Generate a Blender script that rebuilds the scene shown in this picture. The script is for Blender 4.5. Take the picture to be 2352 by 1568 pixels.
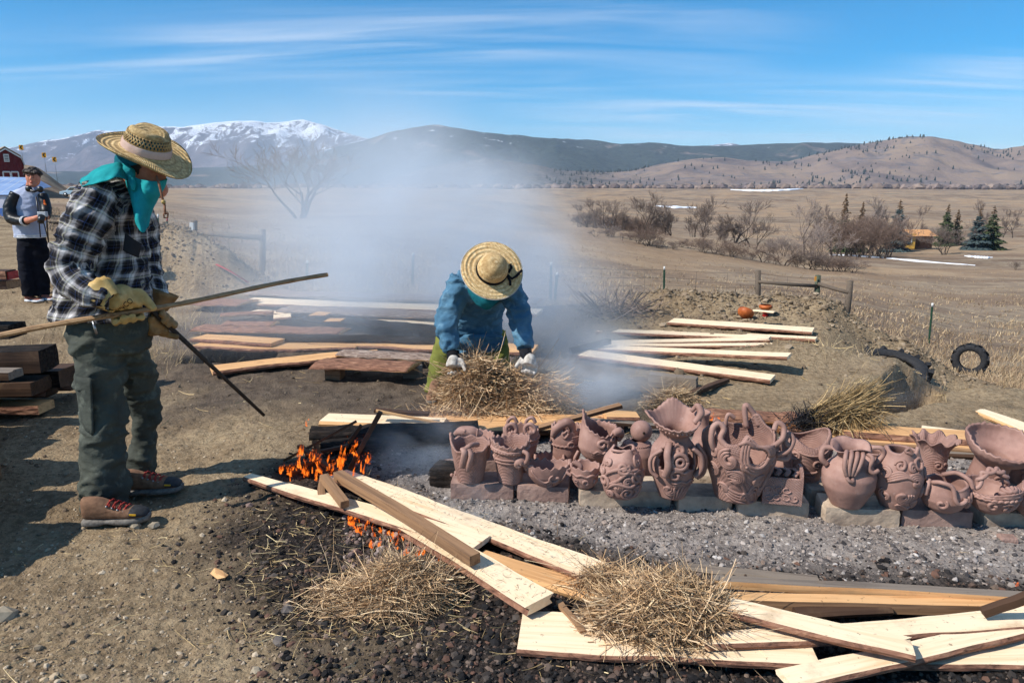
import bpy, math, random
import numpy as np
from mathutils import Vector, Matrix, kdtree
from math import radians as rad, sin, cos, pi

# ------------------------------------------------------------------ camera, sky, sun, exposure
for o in list(bpy.data.objects):
    bpy.data.objects.remove(o)
SC = bpy.context.scene
COL = SC.collection
CAMZ = 1.55
LENS = 25.0
PW, PH = 2352.0, 1568.0                # picture coordinates used for measuring the photograph
FPX = LENS / 36.0 * PW
HOR = 432.0
PITCH = math.atan((PH / 2 - HOR) / FPX)
cam_d = bpy.data.cameras.new('camera')
cam_d.lens = LENS; cam_d.sensor_width = 36.0; cam_d.clip_start = 0.05; cam_d.clip_end = 60000
cam = bpy.data.objects.new('camera', cam_d); COL.objects.link(cam)
cam.location = (0, 0, CAMZ); cam.rotation_euler = (pi / 2 - PITCH, 0, 0)
SC.camera = cam

SUN_EL = rad(44)
SUN_H = Vector((-0.92, -0.39, 0)).normalized()          # towards the sun, on the ground plane
SUN_DIR = Vector((SUN_H.x * cos(SUN_EL), SUN_H.y * cos(SUN_EL), sin(SUN_EL)))
world = bpy.data.worlds.new('World'); SC.world = world; world.use_nodes = True
wn, wl = world.node_tree.nodes, world.node_tree.links
wn.clear()
w_out = wn.new('ShaderNodeOutputWorld'); w_bg = wn.new('ShaderNodeBackground')
w_sky = wn.new('ShaderNodeTexSky'); w_sky.sky_type = 'NISHITA'; w_sky.sun_disc = False
w_sky.sun_elevation = SUN_EL; w_sky.sun_rotation = math.atan2(SUN_DIR.x, SUN_DIR.y)
w_sky.altitude = 1700; w_sky.air_density = 1.0; w_sky.dust_density = 0.3; w_sky.ozone_density = 3.5
w_bg.inputs[1].default_value = 0.115
# thin cirrus: streaks of noise projected on a high flat layer
w_tc = wn.new('ShaderNodeTexCoord'); w_sep = wn.new('ShaderNodeSeparateXYZ')
wl.new(w_tc.outputs['Generated'], w_sep.inputs[0])
def wmath(op, a, b=None, clamp=False):
    n = wn.new('ShaderNodeMath'); n.operation = op; n.use_clamp = clamp
    for i, v in enumerate((a, b)):
        if v is None: continue
        if isinstance(v, (int, float)): n.inputs[i].default_value = v
        else: wl.new(v, n.inputs[i])
    return n.outputs[0]
w_z = wmath('ADD', wmath('MAXIMUM', w_sep.outputs[2], 0.0), 0.10)
w_cx = wmath('DIVIDE', w_sep.outputs[0], w_z); w_cy = wmath('DIVIDE', w_sep.outputs[1], w_z)
w_comb = wn.new('ShaderNodeCombineXYZ'); wl.new(w_cx, w_comb.inputs[0]); wl.new(w_cy, w_comb.inputs[1])
def wnoise(rotz, scale, nscale, detail, loc=(0, 0, 0), dist=0.0):
    m = wn.new('ShaderNodeMapping'); m.inputs['Rotation'].default_value = (0, 0, rotz)
    m.inputs['Scale'].default_value = scale; m.inputs['Location'].default_value = loc
    wl.new(w_comb.outputs[0], m.inputs[0])
    n = wn.new('ShaderNodeTexNoise'); n.inputs['Scale'].default_value = nscale
    n.inputs['Detail'].default_value = detail; n.inputs['Roughness'].default_value = 0.6
    n.inputs['Distortion'].default_value = dist
    wl.new(m.outputs[0], n.inputs['Vector']); return n.outputs[0]
def wrange(v, a, b):
    n = wn.new('ShaderNodeMapRange'); n.interpolation_type = 'SMOOTHSTEP'
    n.inputs[1].default_value = a; n.inputs[2].default_value = b
    wl.new(v, n.inputs[0]); return n.outputs[0]
w_big = wrange(wnoise(rad(35), (0.55, 1.0, 1), 0.42, 2, (5.3, 2.9, 0)), 0.42, 0.66)
w_str = wrange(wnoise(rad(28), (0.35, 1.9, 1), 1.1, 7, (1.7, 2.2, 0), 0.6), 0.36, 0.78)
w_mask = wmath('MULTIPLY', w_big, w_str)
w_mask = wmath('MULTIPLY', w_mask, 0.62, True)
w_mix = wn.new('ShaderNodeMixRGB'); w_hs = wn.new('ShaderNodeHueSaturation'); w_hs.inputs['Saturation'].default_value = 1.6; w_hs.inputs['Hue'].default_value = 0.492; wl.new(w_sky.outputs[0], w_hs.inputs['Color'])
wl.new(w_mask, w_mix.inputs[0]); wl.new(w_hs.outputs[0], w_mix.inputs[1])
w_mix.inputs[2].default_value = (7.0, 7.4, 8.0, 1)
wl.new(w_mix.outputs[0], w_bg.inputs[0]); wl.new(w_bg.outputs[0], w_out.inputs[0])

sun_d = bpy.data.lights.new('sun', 'SUN'); sun_d.energy = 5.0; sun_d.angle = rad(0.53); sun_d.color = (1.0, 0.95, 0.87)
sun = bpy.data.objects.new('sun', sun_d); COL.objects.link(sun)
sun.rotation_euler = SUN_DIR.to_track_quat('Z', 'Y').to_euler()
sun.location = (-20, -12, 30)

vs = SC.view_settings
vs.view_transform = 'Standard'; vs.look = 'None'; vs.exposure = 0.34; vs.gamma = 1.0; vs.use_curve_mapping = False
SC.render.engine = 'CYCLES'
cy = SC.cycles
cy.use_denoising = True
cy.max_bounces = 6; cy.diffuse_bounces = 3; cy.glossy_bounces = 2; cy.transmission_bounces = 3
cy.transparent_max_bounces = 12; cy.volume_bounces = 3
cy.volume_max_steps = 96; cy.volume_step_rate = 1.0
cy.sample_clamp_indirect = 6.0

# ------------------------------------------------------------------ measuring helpers
def ray(px, py):
    d = Vector(((px - PW / 2) / FPX, -(py - PH / 2) / FPX, -1.0))
    return cam.rotation_euler.to_matrix() @ d
def at(px, py, z=0.0):
    d = ray(px, py); t = (z - CAMZ) / d.z
    return Vector((0, 0, CAMZ)) + d * t
def atd(px, py, Y):
    d = ray(px, py); t = Y / d.y
    return Vector((0, 0, CAMZ)) + d * t
def lin(*c):
    return tuple((v / 255 / 12.92) if v / 255 <= 0.04045 else ((v / 255 + 0.055) / 1.055) ** 2.4 for v in c)

# ------------------------------------------------------------------ numpy noise
def _h(ix, iy, iz, seed):
    n = (ix * 374761393 + iy * 668265263 + iz * 2147483647 + seed * 144269504) & 0xffffffff
    n = ((n ^ (n >> 13)) * 1274126177) & 0xffffffff
    n = ((n ^ (n >> 15)) * 2246822519) & 0xffffffff
    return ((n ^ (n >> 16)) & 0xffff) / 65535.0
def vn2(x, y, seed=0):
    x = np.asarray(x, float); y = np.asarray(y, float)
    ix = np.floor(x).astype(np.int64); iy = np.floor(y).astype(np.int64)
    fx = x - ix; fy = y - iy
    fx = fx * fx * (3 - 2 * fx); fy = fy * fy * (3 - 2 * fy)
    a = _h(ix, iy, 0, seed); b = _h(ix + 1, iy, 0, seed); c = _h(ix, iy + 1, 0, seed); d = _h(ix + 1, iy + 1, 0, seed)
    return (a + (b - a) * fx) * (1 - fy) + (c + (d - c) * fx) * fy
def vn3(x, y, z, seed=0):
    iz = np.floor(z).astype(np.int64); fz = z - iz; fz = fz * fz * (3 - 2 * fz)
    ix = np.floor(x).astype(np.int64); iy = np.floor(y).astype(np.int64)
    fx = x - ix; fy = y - iy
    fx = fx * fx * (3 - 2 * fx); fy = fy * fy * (3 - 2 * fy)
    r = 0
    for k, wz in ((0, 1 - fz), (1, fz)):
        a = _h(ix, iy, iz + k, seed); b = _h(ix + 1, iy, iz + k, seed); c = _h(ix, iy + 1, iz + k, seed); d = _h(ix + 1, iy + 1, iz + k, seed)
        r = r + wz * ((a + (b - a) * fx) * (1 - fy) + (c + (d - c) * fx) * fy)
    return r
def fbm2(x, y, o=4, seed=0, g=0.5):
    s = 0; a = 1; t = 0
    for k in range(o):
        s = s + a * (vn2(x, y, seed + k * 17) - 0.5); t += a; x = x * 2.03 + 11.7; y = y * 2.03 - 5.3; a *= g
    return s / t * 2
def fbm3(x, y, z, o=3, seed=0):
    s = 0; a = 1; t = 0
    for k in range(o):
        s = s + a * (vn3(x, y, z, seed + k * 17) - 0.5); t += a; x = x * 2.03 + 3.1; y = y * 2.03 - 5.3; z = z * 2.03 + 7.7; a *= 0.5
    return s / t * 2
def sst(a, b, x):
    t = np.clip((x - a) / (b - a), 0, 1); return t * t * (3 - 2 * t)

# ------------------------------------------------------------------ object helpers
def link(o, parent=None):
    COL.objects.link(o)
    if parent is not None: o.parent = parent
    return o
def tag(o, label=None, cat=None, group=None, kind=None):
    if label: o['label'] = label
    if cat: o['category'] = cat
    if group: o['group'] = group
    if kind or cat: o['kind'] = kind or 'thing'
    return o
def empty(name, loc=(0, 0, 0), rz=0.0, label=None, cat=None, group=None):
    o = bpy.data.objects.new(name, None); COL.objects.link(o); o.location = loc; o.rotation_euler = (0, 0, rz)
    o.empty_display_size = 0.1
    return tag(o, label, cat, group)
def np_mesh(name, V, Fc, smooth=True):
    """V (n,3), Fc (m,3|4) arrays"""
    V = np.asarray(V, np.float32); Fc = np.asarray(Fc, np.int32); k = Fc.shape[1]
    me = bpy.data.meshes.new(name)
    me.vertices.add(len(V)); me.vertices.foreach_set('co', V.ravel())
    me.loops.add(Fc.size); me.loops.foreach_set('vertex_index', Fc.ravel())
    me.polygons.add(len(Fc)); me.polygons.foreach_set('loop_start', np.arange(0, Fc.size, k, dtype=np.int32))
    me.polygons.foreach_set('use_smooth', np.full(len(Fc), smooth))
    me.update(calc_edges=True); return me
def fattr(me, name, arr):
    a = me.attributes.new(name, 'FLOAT', 'POINT'); a.data.foreach_set('value', np.asarray(arr, np.float32).ravel())
def cattr(me, name, arr):
    arr = np.asarray(arr, np.float32)
    if arr.shape[1] == 3: arr = np.hstack([arr, np.ones((len(arr), 1), np.float32)])
    a = me.attributes.new(name, 'FLOAT_COLOR', 'POINT'); a.data.foreach_set('color', arr.ravel())
def obj(name, me, mats, parent=None, loc=None):
    if not isinstance(mats, (list, tuple)): mats = [mats]
    for m in mats: me.materials.append(m)
    o = bpy.data.objects.new(name, me); link(o, parent)
    if loc is not None: o.location = loc
    return o
class MB:
    """collects simple shapes into one mesh"""
    def __init__(s): s.v = []; s.f = []; s.m = []; s.sm = []
    def add(s, V, Fs, mi=0, smooth=True):
        b = len(s.v); s.v.extend([tuple(p) for p in V])
        for f in Fs: s.f.append([i + b for i in f]); s.m.append(mi); s.sm.append(smooth)
    def box(s, c, size, rot=None, mi=0, jit=0.0, rnd=None):
        hx, hy, hz = size[0] / 2, size[1] / 2, size[2] / 2
        V = [Vector((x, y, z)) for x in (-hx, hx) for y in (-hy, hy) for z in (-hz, hz)]
        if jit: V = [p + Vector((rnd.uniform(-jit, jit), rnd.uniform(-jit, jit), rnd.uniform(-jit, jit))) for p in V]
        if rot is not None: V = [rot @ p for p in V]
        V = [p + Vector(c) for p in V]
        s.add(V, [(0, 1, 3, 2), (4, 6, 7, 5), (0, 4, 5, 1), (2, 3, 7, 6), (0, 2, 6, 4), (1, 5, 7, 3)], mi, False)
    def tube(s, pts, rad_, seg=8, mi=0, cap=True, flat=1.0, smooth=True):
        pts = [Vector(p) for p in pts]; n = len(pts)
        if not isinstance(rad_, (list, tuple, np.ndarray)): rad_ = [rad_] * n
        up = None; V = []
        for i in range(n):
            t = (pts[min(i + 1, n - 1)] - pts[max(i - 1, 0)])
            if t.length < 1e-9: t = Vector((0, 0, 1))
            t.normalize()
            if up is None:
                up = t.orthogonal().normalized()
                if abs(t.z) < 0.9: up = (Vector((0, 0, 1)) - t * t.z).normalized()
            else:
                up = up - t * up.dot(t)
                up = up.normalized() if up.length > 1e-6 else t.orthogonal().normalized()
            sd = t.cross(up)
            for k in range(seg):
                a = 2 * pi * k / seg
                V.append(pts[i] + (sd * cos(a) + up * sin(a) * flat) * rad_[i])
        Fs = [(i * seg + k, i * seg + (k + 1) % seg, (i + 1) * seg + (k + 1) % seg, (i + 1) * seg + k) for i in range(n - 1) for k in range(seg)]
        if cap: Fs += [tuple(range(seg))[::-1], tuple((n - 1) * seg + k for k in range(seg))]
        s.add(V, Fs, mi, smooth)
    def lathe(s, prof, seg=24, mi=0, mat=None, close=False):
        """prof: list of (r,z)"""
        V = []; n = len(prof)
        for r, z in prof:
            for k in range(seg):
                a = 2 * pi * k / seg; p = Vector((r * cos(a), r * sin(a), z)); V.append(mat @ p if mat else p)
        Fs = [(i * seg + k, i * seg + (k + 1) % seg, (i + 1) * seg + (k + 1) % seg, (i + 1) * seg + k) for i in range(n - 1) for k in range(seg)]
        if close: Fs += [tuple(range(seg))[::-1], tuple((n - 1) * seg + k for k in range(seg))]
        s.add(V, Fs, mi)
    def sphere(s, c, r, seg=12, rings=8, mi=0, mat=None):
        V = []; r = r if isinstance(r, (tuple, list)) else (r, r, r)
        for i in range(rings + 1):
            ph = pi * i / rings
            for k in range(seg):
                a = 2 * pi * k / seg
                p = Vector((r[0] * sin(ph) * cos(a), r[1] * sin(ph) * sin(a), r[2] * cos(ph)))
                V.append((mat @ p if mat else p) + Vector(c))
        Fs = [(i * seg + k, (i + 1) * seg + k, (i + 1) * seg + (k + 1) % seg, i * seg + (k + 1) % seg) for i in range(rings) for k in range(seg)]
        s.add(V, Fs, mi)
    def poly(s, pts, mi=0): s.add(pts, [tuple(range(len(pts)))], mi, False)
    def prism(s, outline, d, mi=0):
        """extrude closed outline by vector d"""
        n = len(outline); d = Vector(d)
        V = [Vector(p) for p in outline] + [Vector(p) + d for p in outline]
        s.add(V, [tuple(range(n))[::-1], tuple(range(n, 2 * n))] + [(i, (i + 1) % n, n + (i + 1) % n, n + i) for i in range(n)], mi, False)
    def mesh(s, name):
        me = bpy.data.meshes.new(name); me.from_pydata(s.v, [], s.f)
        me.polygons.foreach_set('material_index', s.m); me.polygons.foreach_set('use_smooth', s.sm); me.update(); return me
    def build(s, name, mats, parent=None, loc=None): return obj(name, s.mesh(name), mats, parent, loc)
def bevel(o, w, seg=2):
    m = o.modifiers.new('bevel', 'BEVEL'); m.width = w; m.segments = seg; m.limit_method = 'ANGLE'; return o
def copy_tree(o, parent=None):
    c = o.copy(); COL.objects.link(c); c.parent = parent
    for ch in o.children: copy_tree(ch, c)
    return c
def spline(pts, n):
    """catmull-rom through points, n samples"""
    P = [np.array(p, float) for p in pts]; P = [2 * P[0] - P[1]] + P + [2 * P[-1] - P[-2]]
    m = len(P) - 3; out = []
    for i in range(n):
        t = i / (n - 1) * m; k = min(int(t), m - 1); t -= k
        a, b, c, d = P[k:k + 4]
        out.append(0.5 * ((2 * b) + (c - a) * t + (2 * a - 5 * b + 4 * c - d) * t * t + (3 * b - a - 3 * c + d) * t ** 3))
    return out

# ------------------------------------------------------------------ material helpers
class NT:
    def __init__(s, name):
        s.m = bpy.data.materials.new(name); s.m.use_nodes = True; s.n = s.m.node_tree.nodes; s.l = s.m.node_tree.links
        s.n.clear(); s.out = s.n.new('ShaderNodeOutputMaterial'); s.b = s.n.new('ShaderNodeBsdfPrincipled')
        s.l.new(s.b.outputs[0], s.out.inputs[0]); s.tc = None
    def set(s, node, key, v):
        if v is None: return
        if hasattr(v, 'is_linked') or hasattr(v, 'links'): s.l.new(v, node.inputs[key])
        elif isinstance(v, (tuple, list)) and len(v) == 3 and node.inputs[key].type == 'RGBA': node.inputs[key].default_value = (*v, 1)
        else: node.inputs[key].default_value = v
    def coord(s, kind='Object'):
        if s.tc is None: s.tc = s.n.new('ShaderNodeTexCoord')
        return s.tc.outputs[kind]
    def map(s, v, scale=(1, 1, 1), loc=(0, 0, 0), rot=(0, 0, 0)):
        m = s.n.new('ShaderNodeMapping'); s.l.new(v, m.inputs[0]); m.inputs['Scale'].default_value = scale
        m.inputs['Location'].default_value = loc; m.inputs['Rotation'].default_value = rot; return m.outputs[0]
    def noise(s, v, scale, detail=4, rough=0.55, dist=0.0, out=0):
        n = s.n.new('ShaderNodeTexNoise'); s.l.new(v, n.inputs['Vector']); n.inputs['Scale'].default_value = scale
        n.inputs['Detail'].default_value = detail; n.inputs['Roughness'].default_value = rough; n.inputs['Distortion'].default_value = dist
        return n.outputs[out]
    def voro(s, v, scale, feat='F1', out='Distance', rnd=1.0):
        n = s.n.new('ShaderNodeTexVoronoi'); n.feature = feat; s.l.new(v, n.inputs['Vector']); n.inputs['Scale'].default_value = scale
        n.inputs['Randomness'].default_value = rnd
        return n.outputs[out]
    def wave(s, v, scale, dist=2, detail=2, typ='BANDS', dirn='X', dscale=1.0):
        n = s.n.new('ShaderNodeTexWave'); n.wave_type = typ
        if typ == 'BANDS': n.bands_direction = dirn
        else: n.rings_direction = dirn
        s.l.new(v, n.inputs['Vector']); n.inputs['Scale'].default_value = scale; n.inputs['Distortion'].default_value = dist
        n.inputs['Detail'].default_value = detail; n.inputs['Detail Scale'].default_value = dscale; return n.outputs['Fac']
    def ramp(s, v, stops, interp='LINEAR'):
        n = s.n.new('ShaderNodeValToRGB'); n.color_ramp.interpolation = interp; e = n.color_ramp.elements
        while len(e) < len(stops): e.new(0.5)
        for el, (p, c) in zip(e, stops): el.position = p; el.color = (*c, 1) if len(c) == 3 else c
        s.l.new(v, n.inputs[0]); return n.outputs[0]
    def rng(s, v, a, b, c=0.0, d=1.0):
        n = s.n.new('ShaderNodeMapRange'); n.interpolation_type = 'SMOOTHSTEP'; s.l.new(v, n.inputs[0])
        for i, q in enumerate((a, b, c, d)): n.inputs[i + 1].default_value = q
        return n.outputs[0]
    def mix(s, f, a, b, mode='MIX'):
        n = s.n.new('ShaderNodeMixRGB'); n.blend_type = mode
        s.set(n, 0, f); s.set(n, 1, a if not (isinstance(a, tuple) and len(a) == 3) else (*a, 1)); s.set(n, 2, b if not (isinstance(b, tuple) and len(b) == 3) else (*b, 1))
        return n.outputs[0]
    def math(s, op, a, b=None, clamp=False):
        n = s.n.new('ShaderNodeMath'); n.operation = op; n.use_clamp = clamp; s.set(n, 0, a); s.set(n, 1, b); return n.outputs[0]
    def attr(s, name, out='Fac'):
        n = s.n.new('ShaderNodeAttribute'); n.attribute_name = name; return n.outputs[out]
    def rnd(s): return s.n.new('ShaderNodeObjectInfo').outputs['Random']
    def bump(s, h, strength=0.3, dist=0.01, prev=None):
        n = s.n.new('ShaderNodeBump'); s.l.new(h, n.inputs['Height']); n.inputs['Strength'].default_value = strength
        n.inputs['Distance'].default_value = dist
        if prev is not None: s.l.new(prev, n.inputs['Normal'])
        return n.outputs[0]
    def fin(s, col, rough=0.8, nrm=None, spec=0.25, metal=0.0, emit=None, es=0.0):
        s.set(s.b, 'Base Color', col); s.set(s.b, 'Roughness', rough); s.b.inputs['Specular IOR Level'].default_value = spec
        s.b.inputs['Metallic'].default_value = metal
        if nrm is not None: s.l.new(nrm, s.b.inputs['Normal'])
        if emit is not None: s.set(s.b, 'Emission Color', emit); s.b.inputs['Emission Strength'].default_value = es
        return s.m
def simple(name, c1, c2=None, scale=20.0, rough=0.8, bump=0.25, bdist=0.004, stretch=(1, 1, 1), spec=0.25, metal=0.0, vary=0.0):
    t = NT(name); v = t.map(t.coord(), stretch); n = t.noise(v, scale, 5)
    if c2 is None: c2 = tuple(x * 0.7 for x in c1)
    col = t.ramp(n, [(0.3, c2), (0.7, c1)])
    if vary:
        f = t.math('ADD', t.math('MULTIPLY', t.rnd(), vary * 2), 1 - vary)
        cb = t.n.new('ShaderNodeCombineXYZ')
        for i in range(3): t.l.new(f, cb.inputs[i])
        col = t.mix(1.0, col, cb.outputs[0], 'MULTIPLY')
    nb = t.noise(v, scale * 3.1, 5)
    return t.fin(col, rough, t.bump(nb, bump, bdist) if bump else None, spec, metal)
# ================================================================== GROUND
def uof(px): return (px - PW / 2) / FPX
def zrow(*rows):
    """rows of (distance, picture row) -> (distance, height)"""
    return [(Y, CAMZ - (r - HOR) * Y / FPX) for Y, r in rows]
P0 = [(0.3, 0), (8.5, 0)]
FAR_ = [(1500, -1.0), (1900, -9), (2600, -14), (14000, -20)]
COLS = [
    (-900, P0 + zrow((15, 560), (30, 500), (70, 462), (110, 448), (150, 345), (220, 355), (500, 425), (1200, 433)) + FAR_),
    (0,    P0 + zrow((14, 605), (25, 505), (40, 478), (70, 460), (110, 449), (150, 366), (220, 372), (500, 431), (1200, 433)) + FAR_),
    (110,  P0 + zrow((14, 605), (25, 508), (40, 480), (70, 463), (110, 450), (150, 390), (220, 402), (500, 431), (1200, 433)) + FAR_),
    (185,  P0 + zrow((14, 607), (25, 520), (40, 484), (70, 465), (110, 451), (150, 441), (220, 440), (500, 435), (1200, 433)) + FAR_),
    (300,  P0 + zrow((14, 618), (20, 585), (40, 520), (80, 482), (150, 461), (300, 449), (600, 440), (1200, 433)) + FAR_),
    (600,  [(0.3, 0), (10, 0)] + zrow((20, 620), (40, 545), (70, 515), (100, 500), (200, 470), (300, 458), (600, 443), (1200, 433)) + FAR_),
    (1000, [(0.3, 0), (9.8, 0)] + zrow((20, 645), (40, 560), (70, 520), (120, 490), (200, 470), (300, 460), (600, 445), (1200, 433)) + FAR_),
    (1300, [(0.3, 0), (9.4, 0)] + zrow((22, 678), (40, 610), (70, 555), (100, 521), (150, 530), (210, 520), (300, 503), (500, 478), (900, 447), (1250, 433)) + FAR_),
    (1600, [(0.3, 0), (9.0, 0.0)] + zrow((22, 690), (40, 640), (70, 592), (100, 549), (140, 585), (170, 566), (210, 550), (260, 536), (350, 515), (500, 486), (800, 455), (1250, 433)) + FAR_),
    (1900, [(0.3, 0), (8.6, 0.0)] + zrow((11, 790), (22, 714), (40, 655), (70, 622), (115, 600), (150, 590), (180, 576), (210, 560), (260, 542), (350, 518), (500, 490), (800, 459), (1250, 433)) + FAR_),
    (2080, [(0.3, 0), (6.4, 0.0)] + zrow((10, 835), (14, 800), (22, 745), (40, 676), (70, 633), (120, 604), (160, 587), (200, 568), (260, 545), (350, 520), (500, 492), (800, 461), (1250, 434)) + FAR_),
    (2230, [(0.3, 0), (5.0, 0.0)] + zrow((8, 898), (13, 862), (18, 810), (24, 768), (40, 690), (70, 640), (120, 605), (160, 587), (200, 568), (260, 545), (350, 520), (500, 492), (800, 462), (1250, 436)) + FAR_),
    (2700, [(0.3, 0), (4.2, 0.0)] + zrow((7, 925), (13, 872), (24, 775), (40, 692), (70, 640), (120, 605), (160, 587), (200, 568), (260, 545), (350, 520), (500, 492), (800, 462), (1250, 436)) + FAR_),
    (3800, [(0.3, 0), (4.2, 0.0)] + zrow((7, 925), (13, 872), (24, 775), (40, 692), (70, 640), (120, 605), (160, 587), (200, 568), (260, 545), (350, 520), (500, 492), (800, 462), (1250, 436)) + FAR_),
]
CU = np.array([uof(c[0]) for c in COLS])
CLY = [np.log(np.array([q[0] for q in c[1]])) for c in COLS]
CZ = [np.array([q[1] for q in c[1]]) for c in COLS]
def base_z(u, Y):
    ly = np.log(np.maximum(Y, 0.3))
    Z = np.stack([np.interp(ly, a, b) for a, b in zip(CLY, CZ)])
    k = np.clip(np.searchsorted(CU, u) - 1, 0, len(CU) - 2)
    t = np.clip((u - CU[k]) / (CU[k + 1] - CU[k]), 0, 1); t = t * t * (3 - 2 * t) * 0.6 + t * 0.4
    ii = np.indices(u.shape)
    return Z[(k, *ii)] * (1 - t) + Z[(k + 1, *ii)] * t
def gauss(x, y, cx, cy_, sx, sy, a=0.0):
    dx, dy = x - cx, y - cy_; c, s = cos(a), sin(a)
    return np.exp(-(((dx * c + dy * s) / sx) ** 2 + ((-dx * s + dy * c) / sy) ** 2))
def W2(pts, z=0.0): return [(at(a, b, z).x, at(a, b, z).y) for a, b in pts]
def sdist(x, y, poly):
    """signed distance to polygon (positive inside)"""
    x = np.asarray(x, float); y = np.asarray(y, float)
    best = np.full(x.shape, 1e9); ins = np.zeros(x.shape, bool); n = len(poly)
    for i in range(n):
        (ax, ay), (bx, by) = poly[i], poly[(i + 1) % n]
        ex, ey = bx - ax, by - ay; t = np.clip(((x - ax) * ex + (y - ay) * ey) / (ex * ex + ey * ey + 1e-12), 0, 1)
        best = np.minimum(best, (x - ax - t * ex) ** 2 + (y - ay - t * ey) ** 2)
        c = ((ay > y) != (by > y)) & (x < (bx - ax) * (y - ay) / (by - ay + 1e-12) + ax); ins ^= c
    return np.where(ins, 1, -1) * np.sqrt(best)
COAL = W2([(590, 1135), (720, 1040), (850, 985), (1000, 975), (2600, 985), (3000, 1700), (300, 2200), (700, 1610), (780, 1500), (590, 1430), (520, 1340), (450, 1240)])
ASH = W2([(860, 1070), (1000, 1000), (2700, 990), (2800, 1330), (1800, 1335), (1520, 1290), (1250, 1225), (1000, 1150)])
DAMP = W2([(330, 760), (480, 690), (1300, 690), (1460, 800), (1480, 900), (1330, 960), (760, 985), (600, 945), (380, 960)])
TRENCH = [(-3.0, 6.35), (-3.1, 8.4), (-2.6, 9.3), (0.6, 9.3), (0.9, 8.0), (0.5, 6.6)]
PIT = W2([(1975, 905), (2010, 868), (2075, 842), (2150, 826), (2185, 850), (2150, 905), (2095, 940), (2010, 940)])
def masks(x, y):
    n1 = fbm2(x * 1.3, y * 1.3, 4, 3); n2 = fbm2(x * 4.0, y * 4.0, 4, 8)
    coal = sst(-0.22, 0.26, sdist(x, y, COAL) + n1 * 0.30 + n2 * 0.12)
    ash = sst(-0.16, 0.22, sdist(x, y, ASH) + n1 * 0.16 + n2 * 0.14)
    damp = sst(-0.3, 0.35, sdist(x, y, DAMP) + n1 * 0.4 + n2 * 0.15)
    u = x / np.maximum(y, 0.3)
    edge = np.interp(u, [uof(p) for p in (-300, 60, 200, 330, 600, 1000, 1300, 1600, 1900, 2080, 2230, 2400)], [24, 26, 17, 12.8, 11.0, 10.4, 10.2, 10.4, 10.6, 9.6, 8.8, 8.0])
    grass = sst(-0.7, 0.9, y - edge + n1 * 0.9 + n2 * 0.3)
    return coal, ash, damp, grass
def near_z(x, y):
    m = np.where(y < 40, 1.0, 0.0)
    z = 0.95 * gauss(x, y, -5.45, 11.6, 1.0, 1.1, 0.2) + 0.45 * gauss(x, y, -4.5, 10.9, 0.8, 0.7) + 0.35 * gauss(x, y, -6.9, 11.5, 1.0, 1.0)
    lump = fbm2(x * 1.1, y * 1.1, 4, 21); rough = fbm2(x * 5.5, y * 5.5, 4, 33, 0.6)
    mound = np.clip(z, 0, 1)
    berm = 0.32 * gauss(x, y, 3.3, 9.1, 1.5, 0.42, -0.12) + 0.3 * gauss(x, y, 4.7, 8.3, 0.75, 0.5, -0.5) + 0.16 * gauss(x, y, 1.9, 9.3, 0.5, 0.4)
    z = z + berm
    tr = sst(-0.12, 0.22, sdist(x, y, TRENCH) + lump * 0.18)
    z = z - 0.42 * tr
    z = z - 0.62 * sst(-0.03, 0.16, sdist(x, y, PIT) + rough * 0.09 + lump * 0.08)
    z = z + 0.14 * gauss(x, y, 2.7, 6.5, 0.5, 0.35) + 0.16 * gauss(x, y, 4.15, 5.7, 0.55, 0.45)
    z = z - 0.16 * gauss(x, y, 1.35, 7.4, 0.5, 0.9)                      # hollow right of the bending person
    wob = 0.035 * lump + (0.020 + 0.10 * mound + 0.16 * np.clip(berm, 0, 0.3) + 0.05 * tr) * rough
    fine = fbm2(x * 17, y * 17, 4, 41, 0.6)
    wob = wob + 0.011 * fine * (1 + 2.4 * np.clip(mound + berm * 3, 0, 1))
    z = z + wob * np.where(y < 14, 1, 0.6)
    return z * m
def T(x, y):
    s = np.ndim(x) == 0
    x = np.atleast_1d(np.asarray(x, float)); y = np.atleast_1d(np.asarray(y, float))
    u = x / np.maximum(y, 0.3)
    z = base_z(u, y) + near_z(x, y)
    f = sst(14, 60, y)
    z = z + f * (0.35 * fbm2(x / 9, y / 9, 3, 51) + np.clip(y / 500, 0, 1) * 5.0 * fbm2(x / 75, y / 150, 4, 61)) * (1 - sst(1000, 1200, y) * (1 - sst(1300, 1500, y)) * 0.7)
    return float(z[0]) if s else z
def Tv(x, y, dz=0.0): return Vector((x, y, T(x, y) + dz))
def hit(px, py, Y0=2.0, Y1=1500.0):
    """point of the ground seen at a picture position"""
    Ys = np.exp(np.linspace(math.log(Y0), math.log(Y1), 1500)); d = ray(px, py)
    X = d.x / d.y * Ys; Zr = CAMZ + d.z / d.y * Ys; Zg = T(X, Ys)
    k = np.argmax(Zr <= Zg)
    if Zr[k] > Zg[k]: k = len(Ys) - 1
    return Vector((X[k], Ys[k], Zg[k]))

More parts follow.
